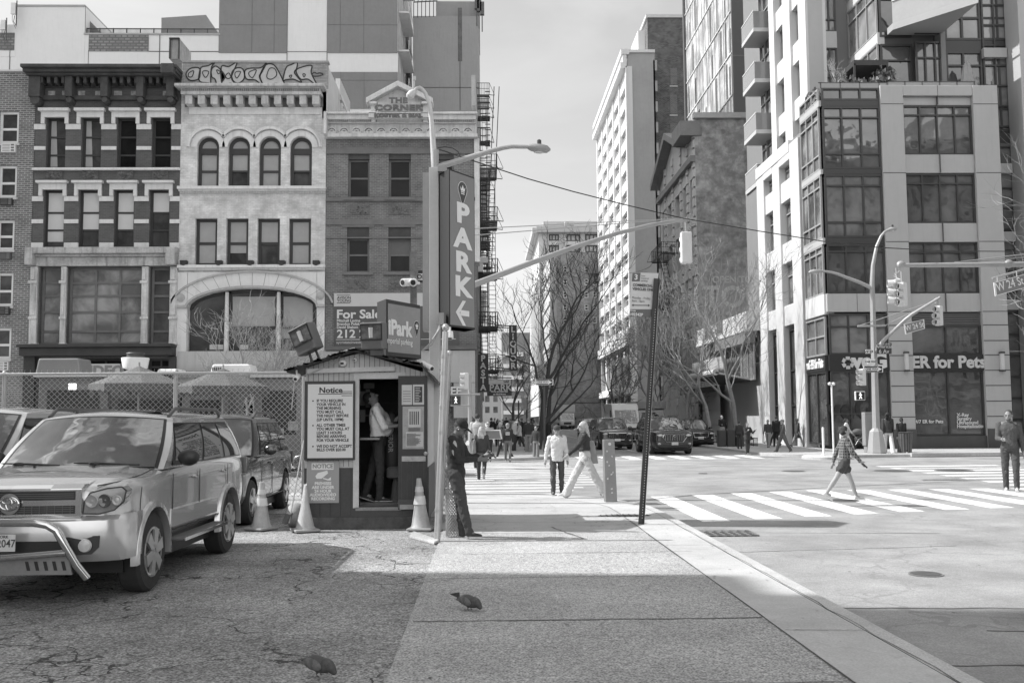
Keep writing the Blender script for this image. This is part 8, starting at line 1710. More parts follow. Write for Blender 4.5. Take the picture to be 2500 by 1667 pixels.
sp__=nt.nodes.new('ShaderNodeSeparateXYZ'); cb__=nt.nodes.new('ShaderNodeCombineXYZ'); nt.links.new(vecs(nt),sp__.inputs[0]); nt.links.new(mth(nt,'ADD',sp__.outputs[0],sp__.outputs[1]),cb__.inputs[0]); nt.links.new(sp__.outputs[2],cb__.inputs[1]); nt.links.new(cb__.outputs[0],t.inputs[0]); nt.links.new(t.outputs[0],bs.inputs['Base Color']); bs.inputs['Roughness'].default_value=.9; ck_.data.materials[0]=m
loc,H=place(2470,1197,995,ROAD); b,i1=person(loc,H,-28,'bearded man in dark polo top looking at a phone at the right edge',legs=((-4,2),(12,14)),arms=((16,74,8,24),(-4,10,8)),lean=3,headp=8,headt=-10,skin=.22,top=('shirt',.075,.05),bottom=('trousers',.06),shoe=.6,hair=('short',.07),vox=.0095,fold=.012,wide=1.06)
held('phone',b,i1,0,'phone held by the bearded man at the right edge','phone'); mb=MB(); HD=i1['HD']; h_=i1['h']; mb.ell(HD(0,-.03,-.042),(.031*h_,.026*h_,.017*h_),12,8,i1['ht']); mb.build('beard',mat(.09,.8,.3,14,.3),b,smooth=True)
G='people crossing the avenue'
def P_(px,yf_,yh,rz,lab,z=ROAD,g=G,v=.015,**k): loc,H=place(px,yf_,yh,z); k.setdefault('vox',v); return person(loc,H,rz,lab,group=g,**k)
W1=dict(legs=((24,6),(-22,10)),arms=((-18,10,6),(20,14,6))); W2=dict(legs=((-16,8),(16,2)),arms=((14,12,6),(-12,14,6))); ST=dict(legs=((0,0),(3,0)),arms=((2,10,8),(4,12,8)))
b,i1=P_(1176,1172,1037,176,'woman with long pale ponytail and slung coat walking away on the crosswalk',legs=((-18,34),(14,4)),arms=((8,50,8),(-6,14,8)),skin=.35,top=('jacket',.05,.03),bottom=('trousers',.035),shoe=.1,hair=('long',.4)); handbag(b,i1,.13,.05,.56,'folded coat hanging off the shoulder of the ponytail woman',(.14,.22,.55),.22,'coat','coat')
b,i1=P_(1166,1146,1007,170,'man in pale blotchy shirt carrying a large white board, seen from behind',skin=.3,top=('shirt',.42,.02),bottom=('trousers',.04),hair=('short',.04),**W2); held('board',b,i1,0,'large white board under the arm of the man in the blotchy shirt','board',(.7,.02,.5),.7,(-.2,0,.35))
b,i1=P_(1192,1128,1023,4,'man in grey top and sunglasses coming towards the camera with a strap',skin=.35,top=('shirt',.3,.0),bottom=('trousers',.03),hair=('short',.12),glasses=True,**W1)
b,i1=P_(1240,1127,1031,178,'person in dark hoodie with pale back print walking away',skin=.35,top=('jacket',.035,.03),bottom=('trousers',.16),shoe=.5,hair=('short',.25),cap=('skull',.3),**W2)
mb=MB(); c=i1['U'](0,.09,.20); mb.obox(c,(.17,.012,.14),(0,0,0)); mb.build('back_print',mat(.4,.8,.5,18,0),b)
P_(1230,1121,1024,-70,'stooped person in black coat striding left behind the hoodie',skin=.3,top=('coat',.03,.1),bottom=('trousers',.03),hair=('short',.35),lean=14,**W1)
P_(1256,1106,1019,-110,'young person in light hooded jacket looking down at a phone',skin=.35,top=('jacket',.45,.05),bottom=('trousers',.05),hair=('short',.02),headp=25,**ST)
P_(1309,1122,1038,-30,'short woman in sunglasses with a dark sweater and jeans',skin=.36,top=('shirt',.04,.02),bottom=('wide',.2,.85),hair=('bun',.1),glasses=True,**ST)
P_(1291,1109,1018,165,'man in dark jacket and loose jeans standing with back to the camera',skin=.35,top=('jacket',.03,.03),bottom=('wide',.2,.95),shoe=.5,hair=('short',.2),**ST)
P_(1274,1090,1018,175,'man in wide black puffer coat standing beyond the crosswalk',z=0,skin=.3,top=('coat',.02,.06),bottom=('trousers',.08),hair=('short',.15),wide=1.2,**ST)
P_(1216,1090,1021,10,'woman with long dark hair in black standing by the shop fronts',z=0,skin=.4,top=('jacket',.02,.03),bottom=('trousers',.02),hair=('longcurly',.02),glasses=True,**ST)
P_(1200,1085,1018,160,'dark dressed walker close to the fire escape wall',z=0,top=('coat',.03,.08),bottom=('trousers',.03),**W2)
P_(1229,1080,1019,20,'person with fair hair in dark coat behind the crosswalk crowd',z=0,top=('coat',.06,.05),bottom=('trousers',.05),hair=('short',.3),**W1)
P_(1245,1078,1021,-60,'thin person in grey jacket on the far pavement at left',z=0,top=('jacket',.2,.03),bottom=('trousers',.04),**ST)
b,i1=P_(1338,1090,1024,150,'person in dark hood waiting near the black pickup',z=0,top=('jacket',.04,.03),bottom=('trousers',.05),cap=('hood',.04),**ST)
G2='people on the far corner pavement'
b,i1=P_(2170,1111,1004,172,'tall woman with long dark curly hair and white wide trousers by the lamp pole',z=ROAD,g=G2,skin=.25,top=('jacket',.05,.06),bottom=('wide',.6,.9),shoe=.3,hair=('longcurly',.02),**W2)
P_(2203,1111,1017,176,'woman in black with a braided ponytail beside the curly haired woman',z=ROAD,g=G2,skin=.3,top=('jacket',.03,.03),bottom=('trousers',.03),shoe=.65,hair=('pony',.02),**W2)
b,i1=P_(2068,1098,1017,60,'woman in white top pushing a stroller before the shop glass',z=0,g=G2,skin=.2,top=('shirt',.6,.0),bottom=('wide',.5,.9),hair=('pony',.02),**W1)
P_(2303,1090,1011,-86,'woman in dark quilted jacket and patterned skirt striding left past the shop',z=0,g=G2,skin=.36,top=('jacket',.03,.02),bottom=('skirt',.2),shoe=.04,hair=('short',.4),**W1)
P_(2442,1082,997,-84,'man in grey sleeveless vest walking left at the right of the shop',z=0,g=G2,skin=.36,top=('jacket',.22,.05),bottom=('trousers',.08),shoe=.3,hair=('short',.04),**W1)
P_(1912,1103,1020,-84,'person in patterned dark trousers and cap walking left near the corner piers',z=0,g=G2,top=('jacket',.08,.02),bottom=('trousers',.1,1.3),shoe=.04,cap=('cap',.2),hair=('short',.05),**W1)
P_(1897,1092,1014,175,'dark dressed person just behind the patterned trousers walker',z=0,g=G2,top=('coat',.02,.08),bottom=('trousers',.02),**W2)
b,i1=P_(1826,1109,1029,20,'person in dark coat with a shoulder bag at the far kerb',z=0,g=G2,top=('coat',.03,.12),bottom=('trousers',.03),shoe=.03,legs=((6,2),(-6,4)),arms=((30,90,8),(34,90,8))); handbag(b,i1,.12,.0,.5,'black camera bag of the person at the far kerb',(.12,.2,.16),.02)
P_(1806,1096,1026,150,'man in black jacket standing behind the camera bag person',z=0,g=G2,top=('coat',.04,.05),bottom=('trousers',.04),**ST)
P_(1876,1093,1023,-30,'young walker in open dark jacket and pale trousers',z=0,g=G2,top=('jacket',.06,.03),bottom=('trousers',.25),**W2)
P_(1764,1079,1012,5,'man in black top and light trousers standing at the pale wall',z=0,g=G2,skin=.35,top=('shirt',.03,.0),bottom=('trousers',.35),hair=('short',.3),legs=((6,4),(-4,2)),arms=((10,80,8,20),(4,10,14)))
P_(1892,1088,1026,-80,'small figure in black passing under the tower piers',z=0,g=G2,top=('coat',.05,.05),bottom=('trousers',.03),**W1)
P_(1150,1120,1012,172,'man with dark backpack walking away left of the crowd',skin=.3,top=('jacket',.12,.03),bottom=('trousers',.05),**W2)
P_(1268,1098,1024,-80,'walker in pale coat crossing leftwards behind the crowd',z=0,top=('coat',.5,.08),bottom=('trousers',.04),hair=('long',.06),**W1)
P_(1222,1100,1026,175,'child sized figure in grey hood near the hoodie walker',z=0,top=('jacket',.2,.04),bottom=('trousers',.1),cap=('hood',.2),**W2)
P_(1208,1068,1019,0,'far figure in white shirt on the left pavement under the signs',z=0,top=('shirt',.6),bottom=('trousers',.05),**ST)
P_(1236,1062,1018,170,'far figure in black walking under the parking sign',z=0,top=('coat',.03,.05),bottom=('trousers',.03),**W2)
P_(1700,1068,1014,10,'far pedestrian in grey by the restaurant awning',z=0,top=('jacket',.2,.03),bottom=('trousers',.05),**W1)
P_(1948,1091,1018,100,'woman in dark dress passing the glass corner of the tower',z=0,g=G2,top=('jacket',.05,.03),bottom=('skirt',.04),hair=('long',.05),**W1)
P_(2388,1088,1006,-95,'man in black jacket walking left outside the shop window',z=0,g=G2,top=('jacket',.03,.04),bottom=('trousers',.05),**W2)
# stroller
p=at(2094,1096,Z=0); o=thing('stroller',(p.x,p.y,0),'dark folding stroller in front of the shop glass','stroller'); mb=MB()
for x,y in ((-.25,-.22),(-.25,.22),(.35,-.22),(.35,.22)): mb.lathe((x,y,.12),[(.12,-.02),(.12,.02)],14,'Y')
mb.build('wheel',blk,o); mb=MB(); 
for y in (-.22,.22): mb.tube([(.35,y,.12),(-.1,y,.5),(-.45,y,1.0)],.014,6); mb.tube([(-.25,y,.12),(.0,y,.5),(.3,y,.65)],.012,6)
mb.tube([(-.45,-.22,1.0),(-.45,.22,1.0)],.014,6); mb.build('frame',STEEL,o); mb=MB(); mb.obox((.05,0,.5),(.45,.4,.3),(0,R(-20),0),.8); mb.build('seat',cloth(.06),o,bevel=.05)
mb=MB(); mb.ell((.0,0,.85),(.28,.22,.16),12,8); mb.build('hood',cloth(.12),o,smooth=True)
# ---- pigeons
def pigeon(px,py,rz,label,headdown=True,s=1.0,fan=True):
    p=at(px,py,Z=0); mb=MB()
    mb.ell((0,0,.12),(.052,.105,.058),16,12,(R(14),0,0)); mb.ell((0,-.06,.115),(.047,.06,.054),14,10); 
    if headdown: nk=[(0,-.08,.12),(0,-.115,.095),(0,-.13,.075)]
    else: nk=[(0,-.08,.13),(0,-.12,.16),(0,-.135,.185)]
    mb.tube(nk,[.044,.034,.024],12); hd=Vector(nk[-1]); mb.ell(hd,(.021,.025,.021),12,10)
    mb.caps((0,.08,.13),(0,.14,.135),.035,.014,10)
    for sd_ in (-1,1): mb.caps((sd_*.022,.0,.08),(sd_*.024,-.0,.045),.010,.005,6); [mb.caps((sd_*.024,0,.040),(sd_*.024+dx,-.024+abs(dx)*.2,.038),.004,.003,5) for dx in (-.014,0,.014)]
    b=fuse(mb,'pigeon',mat(.065,.6,.6,26,.3,key='pg'),None,.005,3); b.location=(p.x,p.y,-.033*s); b.rotation_euler=(0,0,R(rz)); b.scale=(s,s,s); tag(b,label,'pigeon','pigeons on the ground')
    mb=MB(); mb.add([hd+Vector((-.005,-.02,0)),hd+Vector((.005,-.02,0)),hd+Vector((0,-.042,-.012)),hd+Vector((0,-.02,-.007))],[(0,1,2),(0,3,2),(1,3,2)]); mb.build('beak',mat(.2,.5,.1,3,0),b)
    for sd_ in (-1,1): mb=MB(); mb.ell((sd_*.045,.025,.125),(.016,.085,.04),14,8,(R(12),0,R(sd_*4))); mb.caps((sd_*.04,.09,.125),(sd_*.018,.15,.125),.014,.006,8); mb.build('wing',mat(.13,.7,.6,30,.3,key='wg'),b,smooth=True)
    mb=MB(); n=9 if fan else 4
    for k in range(n): a=R((-34 if fan else -8)+(68 if fan else 16)*k/(n-1)); el=.5 if fan else -.05; q=Vector((math.sin(a)*(.11 if fan else .05),.12+math.cos(a)*(.075 if fan else .05),.14+el*.07)); w__=Vector((.011,0,0)); c=Vector((0,.12,.135)); mb.add([c-w__*.4,c+w__*.4,q+w__,q+Vector((0,.012,0)),q-w__],[(0,1,2,3,4)])
    mb.build('tail',mat(.035,.7,.4,20,0),b)
pigeon(1146,1489,52,'dark pigeon pecking with its tail feathers fanned, farther of the two birds',True,.92,True); pigeon(778,1650,64,'dark pigeon pecking at the bottom edge of the lot',True,.92,False)
# ------------------------------------------------------------ street lamps, signals, signs, wires
galv=mat(.36,.45,.1,3,.03,metal=.2,streak=.1); sig=mat(.6,.5,.08,4,.03); lens_=mat(.05,.2,.2,3,0)
def pts(Y,*pp): return [at(x,y,Y=Y) for x,y in pp]
def lamp_head(o,a,b,r_,m=galv,cell=True):
    a,b=Vector(a),Vector(b); d=b-a; mb=MB(); mb.tube([a,a+d*.15,a+d*.5,a+d*.85,b],[r_*.5,r_*.8,r_,r_*.8,r_*.2],10); mb.v=[(x,y,z) for x,y,z in mb.v]; l=mb.build('lamp_head',m,o,world=True,smooth=True); mb=MB(); c=a+d*.5; mb.ell(c-Vector((0,0,r_*.75)),(d.length*.25,r_*.6,r_*.4),10,6); mb.build('lens',OFFW,l,world=True,smooth=True)
    if cell: mb=MB(); mb.lathe(c+Vector((0,0,r_*.8)),[(.05,0),(.05,.1),(.02,.12)],8); mb.build('photocell',DKSTEEL,l,world=True)
def octo(mb,b,t,r0_,r1): mb.tube([b,t],[r0_,r1],8)
Yl=22.2; q=at(1063,500,Y=Yl); S1=thing('street_lamp',(q.x,Yl,0),'tall octagonal street lamp with curved top arm behind the vertical park sign','street lamp','tall city street lamps')
mb=MB(); octo(mb,Vector((q.x,Yl,0)),at(1062,367,Y=Yl),.15,.09); mb.lathe((q.x,Yl,0),[(.3,0),(.3,.5),(.18,.62)],8); mb.build('pole',galv,S1,world=True)
mb=MB(); mb.tube(pts(Yl,(1061,420),(1058,360),(1054,299),(1049,256),(1039,229),(1031,218),(1024,214),(1017,216),(1011,223)),[.075,.07,.06,.052,.046,.042,.04,.038,.038],10); mb.build('curved_arm',OFFW,S1,world=True,smooth=True); lamp_head(S1,at(1014,222,Y=Yl),at(994,239,Y=Yl-.1),.09,OFFW,False)
mb=MB(); c=at(1010,205,Y=Yl); mb.box(c.x-.02,c.x+.03,Yl-.02,Yl+.02,c.z-.15,c.z+.1); mb.box(c.x-.02,c.x+.05,Yl-.04,Yl+.02,c.z+.08,c.z+.17); mb.build('photocell',OFFW,S1,world=True)
mb=MB(); mb.tube(pts(Yl,(1066,409),(1110,396),(1162,380),(1205,367),(1230,361),(1250,358),(1292,359)),[.075,.07,.062,.056,.052,.05,.045],10); mb.build('side_arm',galv,S1,world=True,smooth=True); lamp_head(S1,at(1289,359,Y=Yl),at(1344,366,Y=Yl),.11,mat(.3,.4,.1,3,.03))
mb=MB(); Pm=[at(1063,735,Y=Yl),at(1160,694,Y=23.6),at(1280,648,Y=24.6),at(1400,604,Y=25.8),at(1506,570,Y=26.6),at(1591,549,Y=27.3),at(1676,536,Y=28)]; mb.tube(Pm,[.085,.08,.072,.066,.06,.056,.05],10); mb.build('mast_arm',galv,S1,world=True,smooth=True); mb=MB()
for y0 in (563,582): mb.tube([at(1063,y0,Y=Yl),at(1672,533,Y=28)],.012,5)
mb.build('guy_wire',galv,S1,world=True)
mb=MB(); mb.tube(pts(Yl,(1068,362),(1085,359),(1105,362),(1118,370),(1122,378),(1117,384))+[],.012,5); mb.build('cable_loop',blk,S1,world=True)
o=thing('overhead_cable',at(1072,365,Y=Yl),'thin black overhead cable sagging across the avenue from the tall street lamp','cable'); mb=MB(); C=[(1072,365,22.2),(1180,401,22.9),(1290,437,23.5),(1400,468,24.2),(1530,501,25),(1672,534,26),(1780,552,27),(1858,565,27.5),(2021,591,28.5),(2126,603,29.2),(2303,613,30.4),(2500,614,31.8),(2700,612,33)]; mb.tube([at(x,y,Y=Y) for x,y,Y in C],.015,5); mb.build('cable',blk,o,world=True)
def signal(px,py0,py1,Y,rz,label,horiz=False,back=False,hang=True,group='traffic signals'):
    a=at(px,py0,Y=Y); b=at(px,py1,Y=Y); h=a.z-b.z; o=thing('traffic_signal',b,label,'traffic signal',group,rz=R(rz)); w_=h*.34; mb=MB()
    mb.obox((0,0,h/2),(w_,w_*.75,h)); mb.build('housing',sig,o,bevel=.03)
    for k in range(3):
        z=h*(.17+.33*k); mb=MB(); n=14; mb.lathe((0,-w_*.38,z),[(w_*.46,0),(w_*.44,-w_*.75)],n,'Y'); mb.f=[f for f in mb.f if len(f)==4]; mb.mi=[0]*len(mb.f); v=mb.build('visor',sig,o,smooth=True); mb=MB(); mb.lathe((0,-w_*.38,z),[(w_*.4,0),(w_*.3,-w_*.08),(.005,-w_*.1)],n,'Y'); mb.build('lens',lens_,v,smooth=True)
    if hang: mb=MB(); mb.tube([(0,0,h),(0,0,h+.35)],.03,6); mb.tube([(-.05,0,h+.1),(-.3,0,h+.25),(-.05,0,h+.38)],.012,5); mb.build('hanger',galv,o)
    return o
signal(1676,567,643,28,180,'traffic signal seen from behind at the end of the long mast arm')
signal(2204,690,748,30,-60,'near traffic signal with deep visors hanging under the right mast arm'); signal(2192,682,742,30.4,-100,'paired traffic signal facing left under the right mast arm')
signal(2293,747,795,41.6,-60,'traffic signal at the end of the lower mast arm of the corner lamp'); signal(2107,900,941,42.2,-75,'traffic signal mounted on the corner lamp pole',hang=False); signal(1138,910,950,43,-80,'pale traffic signal in front of the corner building wall',hang=False)
def ped(px,py,Y,sz,label,par_pole=None,num=None):
    p=at(px,py,Y=Y); o=thing('pedestrian_signal',p,label,'crossing signal','pedestrian walk signals'); mb=MB(); mb.obox((0,0,0),(sz,.16,sz*.92)); mb.build('housing',OFFW if num else DKSTEEL,o,bevel=.02); mb=MB(); mb.obox((0,-.082,0),(sz*.86,.01,sz*.78)); mb.build('face',blk,o)
    m,nt,bs=_base('walk_glow') if 'walk_glow' not in bpy.data.materials else (bpy.data.materials['walk_glow'],None,bpy.data.materials['walk_glow'].node_tree.nodes['Principled BSDF']); bs.inputs['Emission Color'].default_value=(1,1,1,1); bs.inputs['Emission Strength'].default_value=.9; s=sz*.011*1.0; mb=MB(); y=-.092; q=sz
    mb.ell((-.02*q,y,.29*q),(.06*q,.005,.06*q),8,6); 
    for a,b,r_ in (((0,.22),(0,-.02),.06),((0,.2),(-.16,.06),.028),((0,.2),(.14,.04),.028),((0,-.02),(-.12,-.32),.036),((0,-.02),(.12,-.3),.036)): mb.tube([(a[0]*q,y,a[1]*q),(b[0]*q,y,b[1]*q)],r_*q,5)
    mb.build('walking_figure',m,o)
ped(1113,977,43,.42,'walk signal with white walking figure by the corner building'); ped(2099,966,42.1,.42,'white framed walk signal on the corner lamp pole',num=1)
o=thing('signal_pole',(at(1147,1000,Y=43.2).x,43.2,0),'pale signal pole at the corner building with two cross arms','pole'); mb=MB(); t=at(1147,915,Y=43.2); octo(mb,Vector((t.x,43.2,0)),t,.11,.09); mb.lathe((t.x,43.2,0),[(.26,0),(.26,.5),(.14,.7)],8); mb.build('post',galv,o,world=True); mb=MB()
for y in (963,990): mb.tube([at(1100,y,Y=43.1),at(1172 if y==963 else 1147,y-1,Y=43.1)],.035 if y==990 else .05,6)
mb.build('cross_arm',galv,o,world=True)
# corner lamp on the far right corner
Yr=42.6; q=at(2137,1000,Y=Yr); S2=thing('street_lamp',(q.x,Yr,0),'octagonal corner street lamp with two curved arms in front of the pet hospital','street lamp','tall city street lamps')
mb=MB(); octo(mb,Vector((q.x,Yr,0)),at(2129,687,Y=Yr),.17,.10); mb.lathe((q.x,Yr,0),[(.42,0),(.42,.08),(.30,.95),(.16,1.1)],8); mb.build('pole',galv,S2,world=True)
mb=MB(); mb.tube(pts(Yr,(2129,695),(2131,649),(2140,602),(2151,577),(2160,566),(2172,560)),[.1,.085,.07,.06,.055,.05],10); mb.build('curved_arm',galv,S2,world=True,smooth=True); lamp_head(S2,at(2168,561,Y=Yr),at(2190,558,Y=Yr),.10)
mb=MB(); mb.tube(pts(Yr,(2127,703),(2100,690),(2071,679),(2045,669),(2030,665),(2003,661)),[.09,.08,.07,.06,.055,.05],10); mb.build('side_arm',galv,S2,world=True,smooth=True); lamp_head(S2,at(2005,661,Y=Yr),at(1974,665,Y=Yr),.11)
mb=MB(); mb.tube([at(2136,862,Y=Yr),at(2157,831,Y=42.2),at(2206,784,Y=42),at(2226,768,Y=41.8),at(2295,726,Y=41.6)],[.09,.085,.08,.075,.06],10); mb.build('mast_arm',galv,S2,world=True,smooth=True); mb=MB(); mb.tube([at(2094,796,Y=42.3),at(2162,795,Y=42.3)],.05,6); mb.tube([at(2098,795,Y=42.3),at(2259,743,Y=41.8)],.02,5); mb.tube([at(2160,795,Y=42.3),at(2250,751,Y=41.8)],.02,5); mb.build('guy_bar',galv,S2,world=True)
def plate4(nm,P,Y,m,rim,label,cat,s,tsz,tm_,cx,cy,sx=1.0,group=None,rot=0,rzf=None):
    A=[at(x,y,Y=Y) for x,y in P]; o=thing(nm,(A[3].x,Y,A[3].z),label,cat,group); mb=MB(); mb.prism(A,(0,.03,0)); mb.build('plate',rim,o,world=True); c=sum(A,Vector())/4; mb=MB(); mb.prism([c+(a-c)*.9+Vector((0,-.005,0)) for a in A],(0,.004,0)); mb.build('face',m,o,world=True)
    ang=math.atan2((A[1]-A[0]).z,(A[1]-A[0]).x)
    for i,t in enumerate(s if isinstance(s,list) else [s]):
        if t: text(o,t,tsz if not isinstance(tsz,list) else tsz[i],tm_,at(cx,cy if not isinstance(cy,list) else cy[i],Y=Y-.012)-o.location,(PI/2,-ang,0),bold=.008*tsz if not isinstance(tsz,list) else .003,ext=.003,sx=sx)
    return o
sgn=mat(.23,.4,.06,2,0)
plate4('street_name_sign',[(2207,791),(2256,779),(2258.5,802),(2211,816)],41.7,sgn,WHITE,'small W 24 St sign on the lower mast arm of the corner lamp','street sign','W 24 St',.32,WHITE,2233,797,.75,'street name signs')
plate4('street_name_sign',[(2426,690),(2516,665),(2516,699),(2430,723)],29.6,sgn,WHITE,'large W 24 St sign at the right edge under the big mast arm','street sign','W 24 St',.36,WHITE,2466,694,.72,'street name signs')
plate4('street_name_sign',[(2140,837),(2177,837),(2177,864),(2140,864)],42.3,mat(.06,.4,.1,2,0),mat(.1,.4,.1,2,0),'dark avenue of the Americas sign above the ER signs','street sign',['Avenue of the','Americas','6 Av'],[.1,.2,.24],OFFW,2158,[840,846,858],1,'street name signs')
plate4('street_name_sign',[(2114,853),(2129,853),(2129,863),(2114,863)],42.2,OFFW,WHITE,'small pale W 24 sign left of the corner lamp pole','street sign','W 24',.16,BLACK,2121.5,858.5,1,'street name signs')
def oneway(x0,x1,y0,y1,Y,label,lt=False):
    m=WHITE if lt else BLACK; o=plate4('one_way_sign',[(x0,y0),(x1,y0),(x1,y1),(x0,y1)],Y,m,WHITE,label,'street sign','',.1,WHITE,x0,y0,1,'one way signs'); a=at(x0,y0,Y=Y); b=at(x1,y1,Y=Y); w_=b.x-a.x; h=a.z-b.z; zc=(a.z+b.z)/2; mb=MB(); P=[(.06,.24),(.7,.24),(.7,.38),(.94,0),(.7,-.38),(.7,-.24),(.06,-.24)]; mb.poly([(a.x+u*w_,Y-.02,zc+v*h) for u,v in P]); mb.build('arrow',WHITE,o,world=True); text(o,'ONE WAY',h*.42,BLACK,Vector((a.x+w_*.42,Y-.025,zc))-o.location,(PI/2,0,0),bold=.003,ext=.002); return o
oneway(1307,1351,926,940,48,'one way sign with right arrow on a thin post before the dark tree trunk'); oneway(2117,2137,876,890,42.2,'small upper one way sign on the corner lamp pole',True); oneway(2108,2156,893,909,42.35,'lower dark one way sign partly behind the corner lamp pole')
def post(nm,px,pyt,Y,r_,label,m=DKSTEEL,z=0): a=at(px,pyt,Y=Y); o=thing(nm,(a.x,Y,z),label,'sign post'); mb=MB(); mb.tube([(a.x,Y,z),(a.x,Y,a.z)],r_,8); mb.build('post',m,o,world=True); return o
post('sign_post',1328,922,48.1,.06,'thin dark post carrying the central one way sign')
for px,py,Y,l in ((1266,978,62,'thin dark sign post beyond the crowd, second of three'),(1254,982,58,'thin dark sign post beyond the crowd, leftmost of three')): post('sign_post',px,py,Y,.05,l)
o=post('sign_post',1286,970,60,.06,'post with a grey parking rule plate beyond the crowd'); mb=MB(); r=px_front(1273,971,1286,1000,59.9); mb.box(r[0],r[1],59.85,59.9,r[2],r[3]); mb.build('plate',mat(.3,.5,.4,5,0),o,world=True)
o=post('camera_pole',2030,938,43,.04,'slim pale pole with two white dome cameras on the far corner',WHITE); 
for dx in (-5,5): mb=MB(); p=at(2030+dx,937,Y=43); mb.ell(p,(.075,.075,.07),10,8); mb.tube([p+Vector((0,0,.07)),at(2030,935,Y=43)],.02,5); mb.build('dome',WHITE,o,world=True,smooth=True)
Ym=30.; M1=thing('mast_arm_pole',(at(2740,700,Y=Ym).x,Ym,0),'long signal mast arm reaching in from the right edge with guy rods','signal mast'); x_=M1.location.x; mb=MB(); octo(mb,Vector((x_,Ym,0)),Vector((x_,Ym,9)),.2,.12); mb.build('pole',galv,M1,world=True); mb=MB(); mb.tube([at(2194,648,Y=Ym),at(2300,647,Y=Ym),at(2500,645,Y=Ym),Vector((x_,Ym,at(2740,644,Y=Ym).z))],[.065,.075,.09,.1],10); mb.build('mast_arm',galv,M1,world=True,smooth=True); mb=MB()
for a,b,c,d in ((2330,641,2500,621),(2332,643,2500,628)): mb.tube([at(a,b,Y=Ym),at(c,d,Y=Ym),Vector((x_,Ym,at(2740,d-28,Y=Ym).z))],.018,5)
mb.tube([at(2422,680,Y=29.7),at(2500,658,Y=29.7),at(2560,640,Y=29.8)],.035,6)
for x in (2435,2482): mb.tube([at(x,688-(x-2435)*.28,Y=29.65),at(x,676-(x-2435)*.28,Y=29.65)],.02,5)
mb.build('guy_rod',galv,M1,world=True); mb=MB(); mb.ell(at(2200,646,Y=Ym),(.14,.1,.12),8,6); mb.ell(at(2462,644,Y=Ym),(.16,.12,.14),8,6); mb.build('clamp',galv,M1,world=True,smooth=True)
tb=thing('litter_bin',(at(2208,1080,Y=43.5).x,43.5,0),'dark slatted litter bin beside the two women at the lamp pole','litter bin'); mb=MB(); mb.lathe((0,0,0),[(.28,0),(.33,.85),(.36,.9),(.3,.92)],18); mb.build('bin',mat(.07,.6,.3,8,.2),tb); mb=MB()
for k in range(18): a=2*PI*k/18; mb.tube([(.285*math.cos(a),.285*math.sin(a),.02),(.335*math.cos(a),.335*math.sin(a),.85)],.012,4)
mb.build('slat',mat(.2,.5,.1,3,0),tb)
cb=thing('control_cabinet',(at(2122,1060,Y=44).x,44,0),'grey steel control cabinet behind the corner lamp pole','cabinet'); mb=MB(); mb.obox((0,0,1.05),(.5,.4,1.5)); mb.obox((0,0,.15),(.4,.35,.3)); mb.build('box',mat(.25,.5,.1,3,.05),cb,bevel=.02); mb=MB(); mb.box(-.2,.2,-.215,-.2,.4,1.7); mb.build('door',mat(.28,.5,.1,3,.05),cb)
nbx=thing('news_rack',(at(1773,1085,Y=55).x,54,0),'low dark news racks and planter at the far kerb tree','street furniture'); mb=MB(); [mb.obox((dx,0,.45),(.42,.4,.9)) for dx in (-.5,0,.5)]; mb.build('rack',mat(.05,.5,.2,4,.1),nbx,bevel=.03)
# ------------------------------------------------------------ bare trees
def tree(x,y,label,h,r_,v,seed,lean=(0,0),fork=.35,spread=.75,depth=6,kids=3,z=0,twig=.006,stems=1,group='bare street trees',name='bare_tree',dr=(0,0)):
    o=thing(name,(x,y,z),label,'tree',group); rr=random.Random(seed); tr=MB(); cr=MB()
    def grow(p,d,L_,ra,lev,mb):
        n=3 if lev<4 else 4; P=[p]; q=p; dd=d
        for k in range(n):
            dd=(dd+Vector((rr.uniform(-.2,.2),rr.uniform(-.2,.2),rr.uniform(-.06,.12)))*(1+.35*lev/2))
            dd.normalize(); q=q+dd*L_/n; P.append(q)
        rb=ra*(.7 if lev<depth else .4); mb.tube(P,[ra+(rb-ra)*k/n for k in range(n+1)],7 if ra>.04 else (5 if ra>.015 else 3),cap=False)
        if lev>=depth: return
        c=kids if lev>0 else kids+1
        for k in range(c):
            a=rr.uniform(0,2*PI) if k else 0; sp_=spread*rr.uniform(.55,1.1)*(.35 if k==0 else 1); ax=dd.orthogonal().normalized(); ax=Matrix.Rotation(a,3,dd)@ax; nd=(Matrix.Rotation(sp_,3,ax)@dd); nd=(nd+Vector((dr[0],dr[1],.12))).normalized()
            st=P[-1] if k<2 else P[rr.choice((1,2))]; grow(st,nd,L_*rr.uniform(.62,.86),max(twig,rb*(.85 if k==0 else .68)),lev+1,cr)
    for s in range(stems):
        d=Vector((lean[0]+(s-.5*(stems-1))*.25,lean[1],1)).normalized(); grow(Vector((s*.12,0,0)),d,h*fork,r_,0,tr)
    m=mat(v,.9,.25,6,.2); tr.build('trunk',m,o,smooth=True); c=cr.build('crown',m,o); return o
tree(at(603,900,Y=44).x,44,'small bare tree with pale twigs in front of the arched building',7.2,.09,.3,5,spread=.85,fork=.30,depth=6,stems=2,twig=.009,group=None)
tree(2.75,52,'large dark bare tree leaning over the street in the centre gap',8.6,.19,.045,17,lean=(.2,0),spread=.8,fork=.42,depth=6,twig=.012,kids=3,dr=(-.06,0))
tree(4.3,72,'dark slender bare tree farther down the centre street',9,.2,.06,23,lean=(.1,0),spread=.8,fork=.36,depth=6,twig=.016,kids=2)
tree(14.2,55,'tall pale bare tree in front of the low canopy wing',11.5,.16,.25,31,lean=(-.03,0),spread=.8,fork=.33,depth=6,twig=.010)
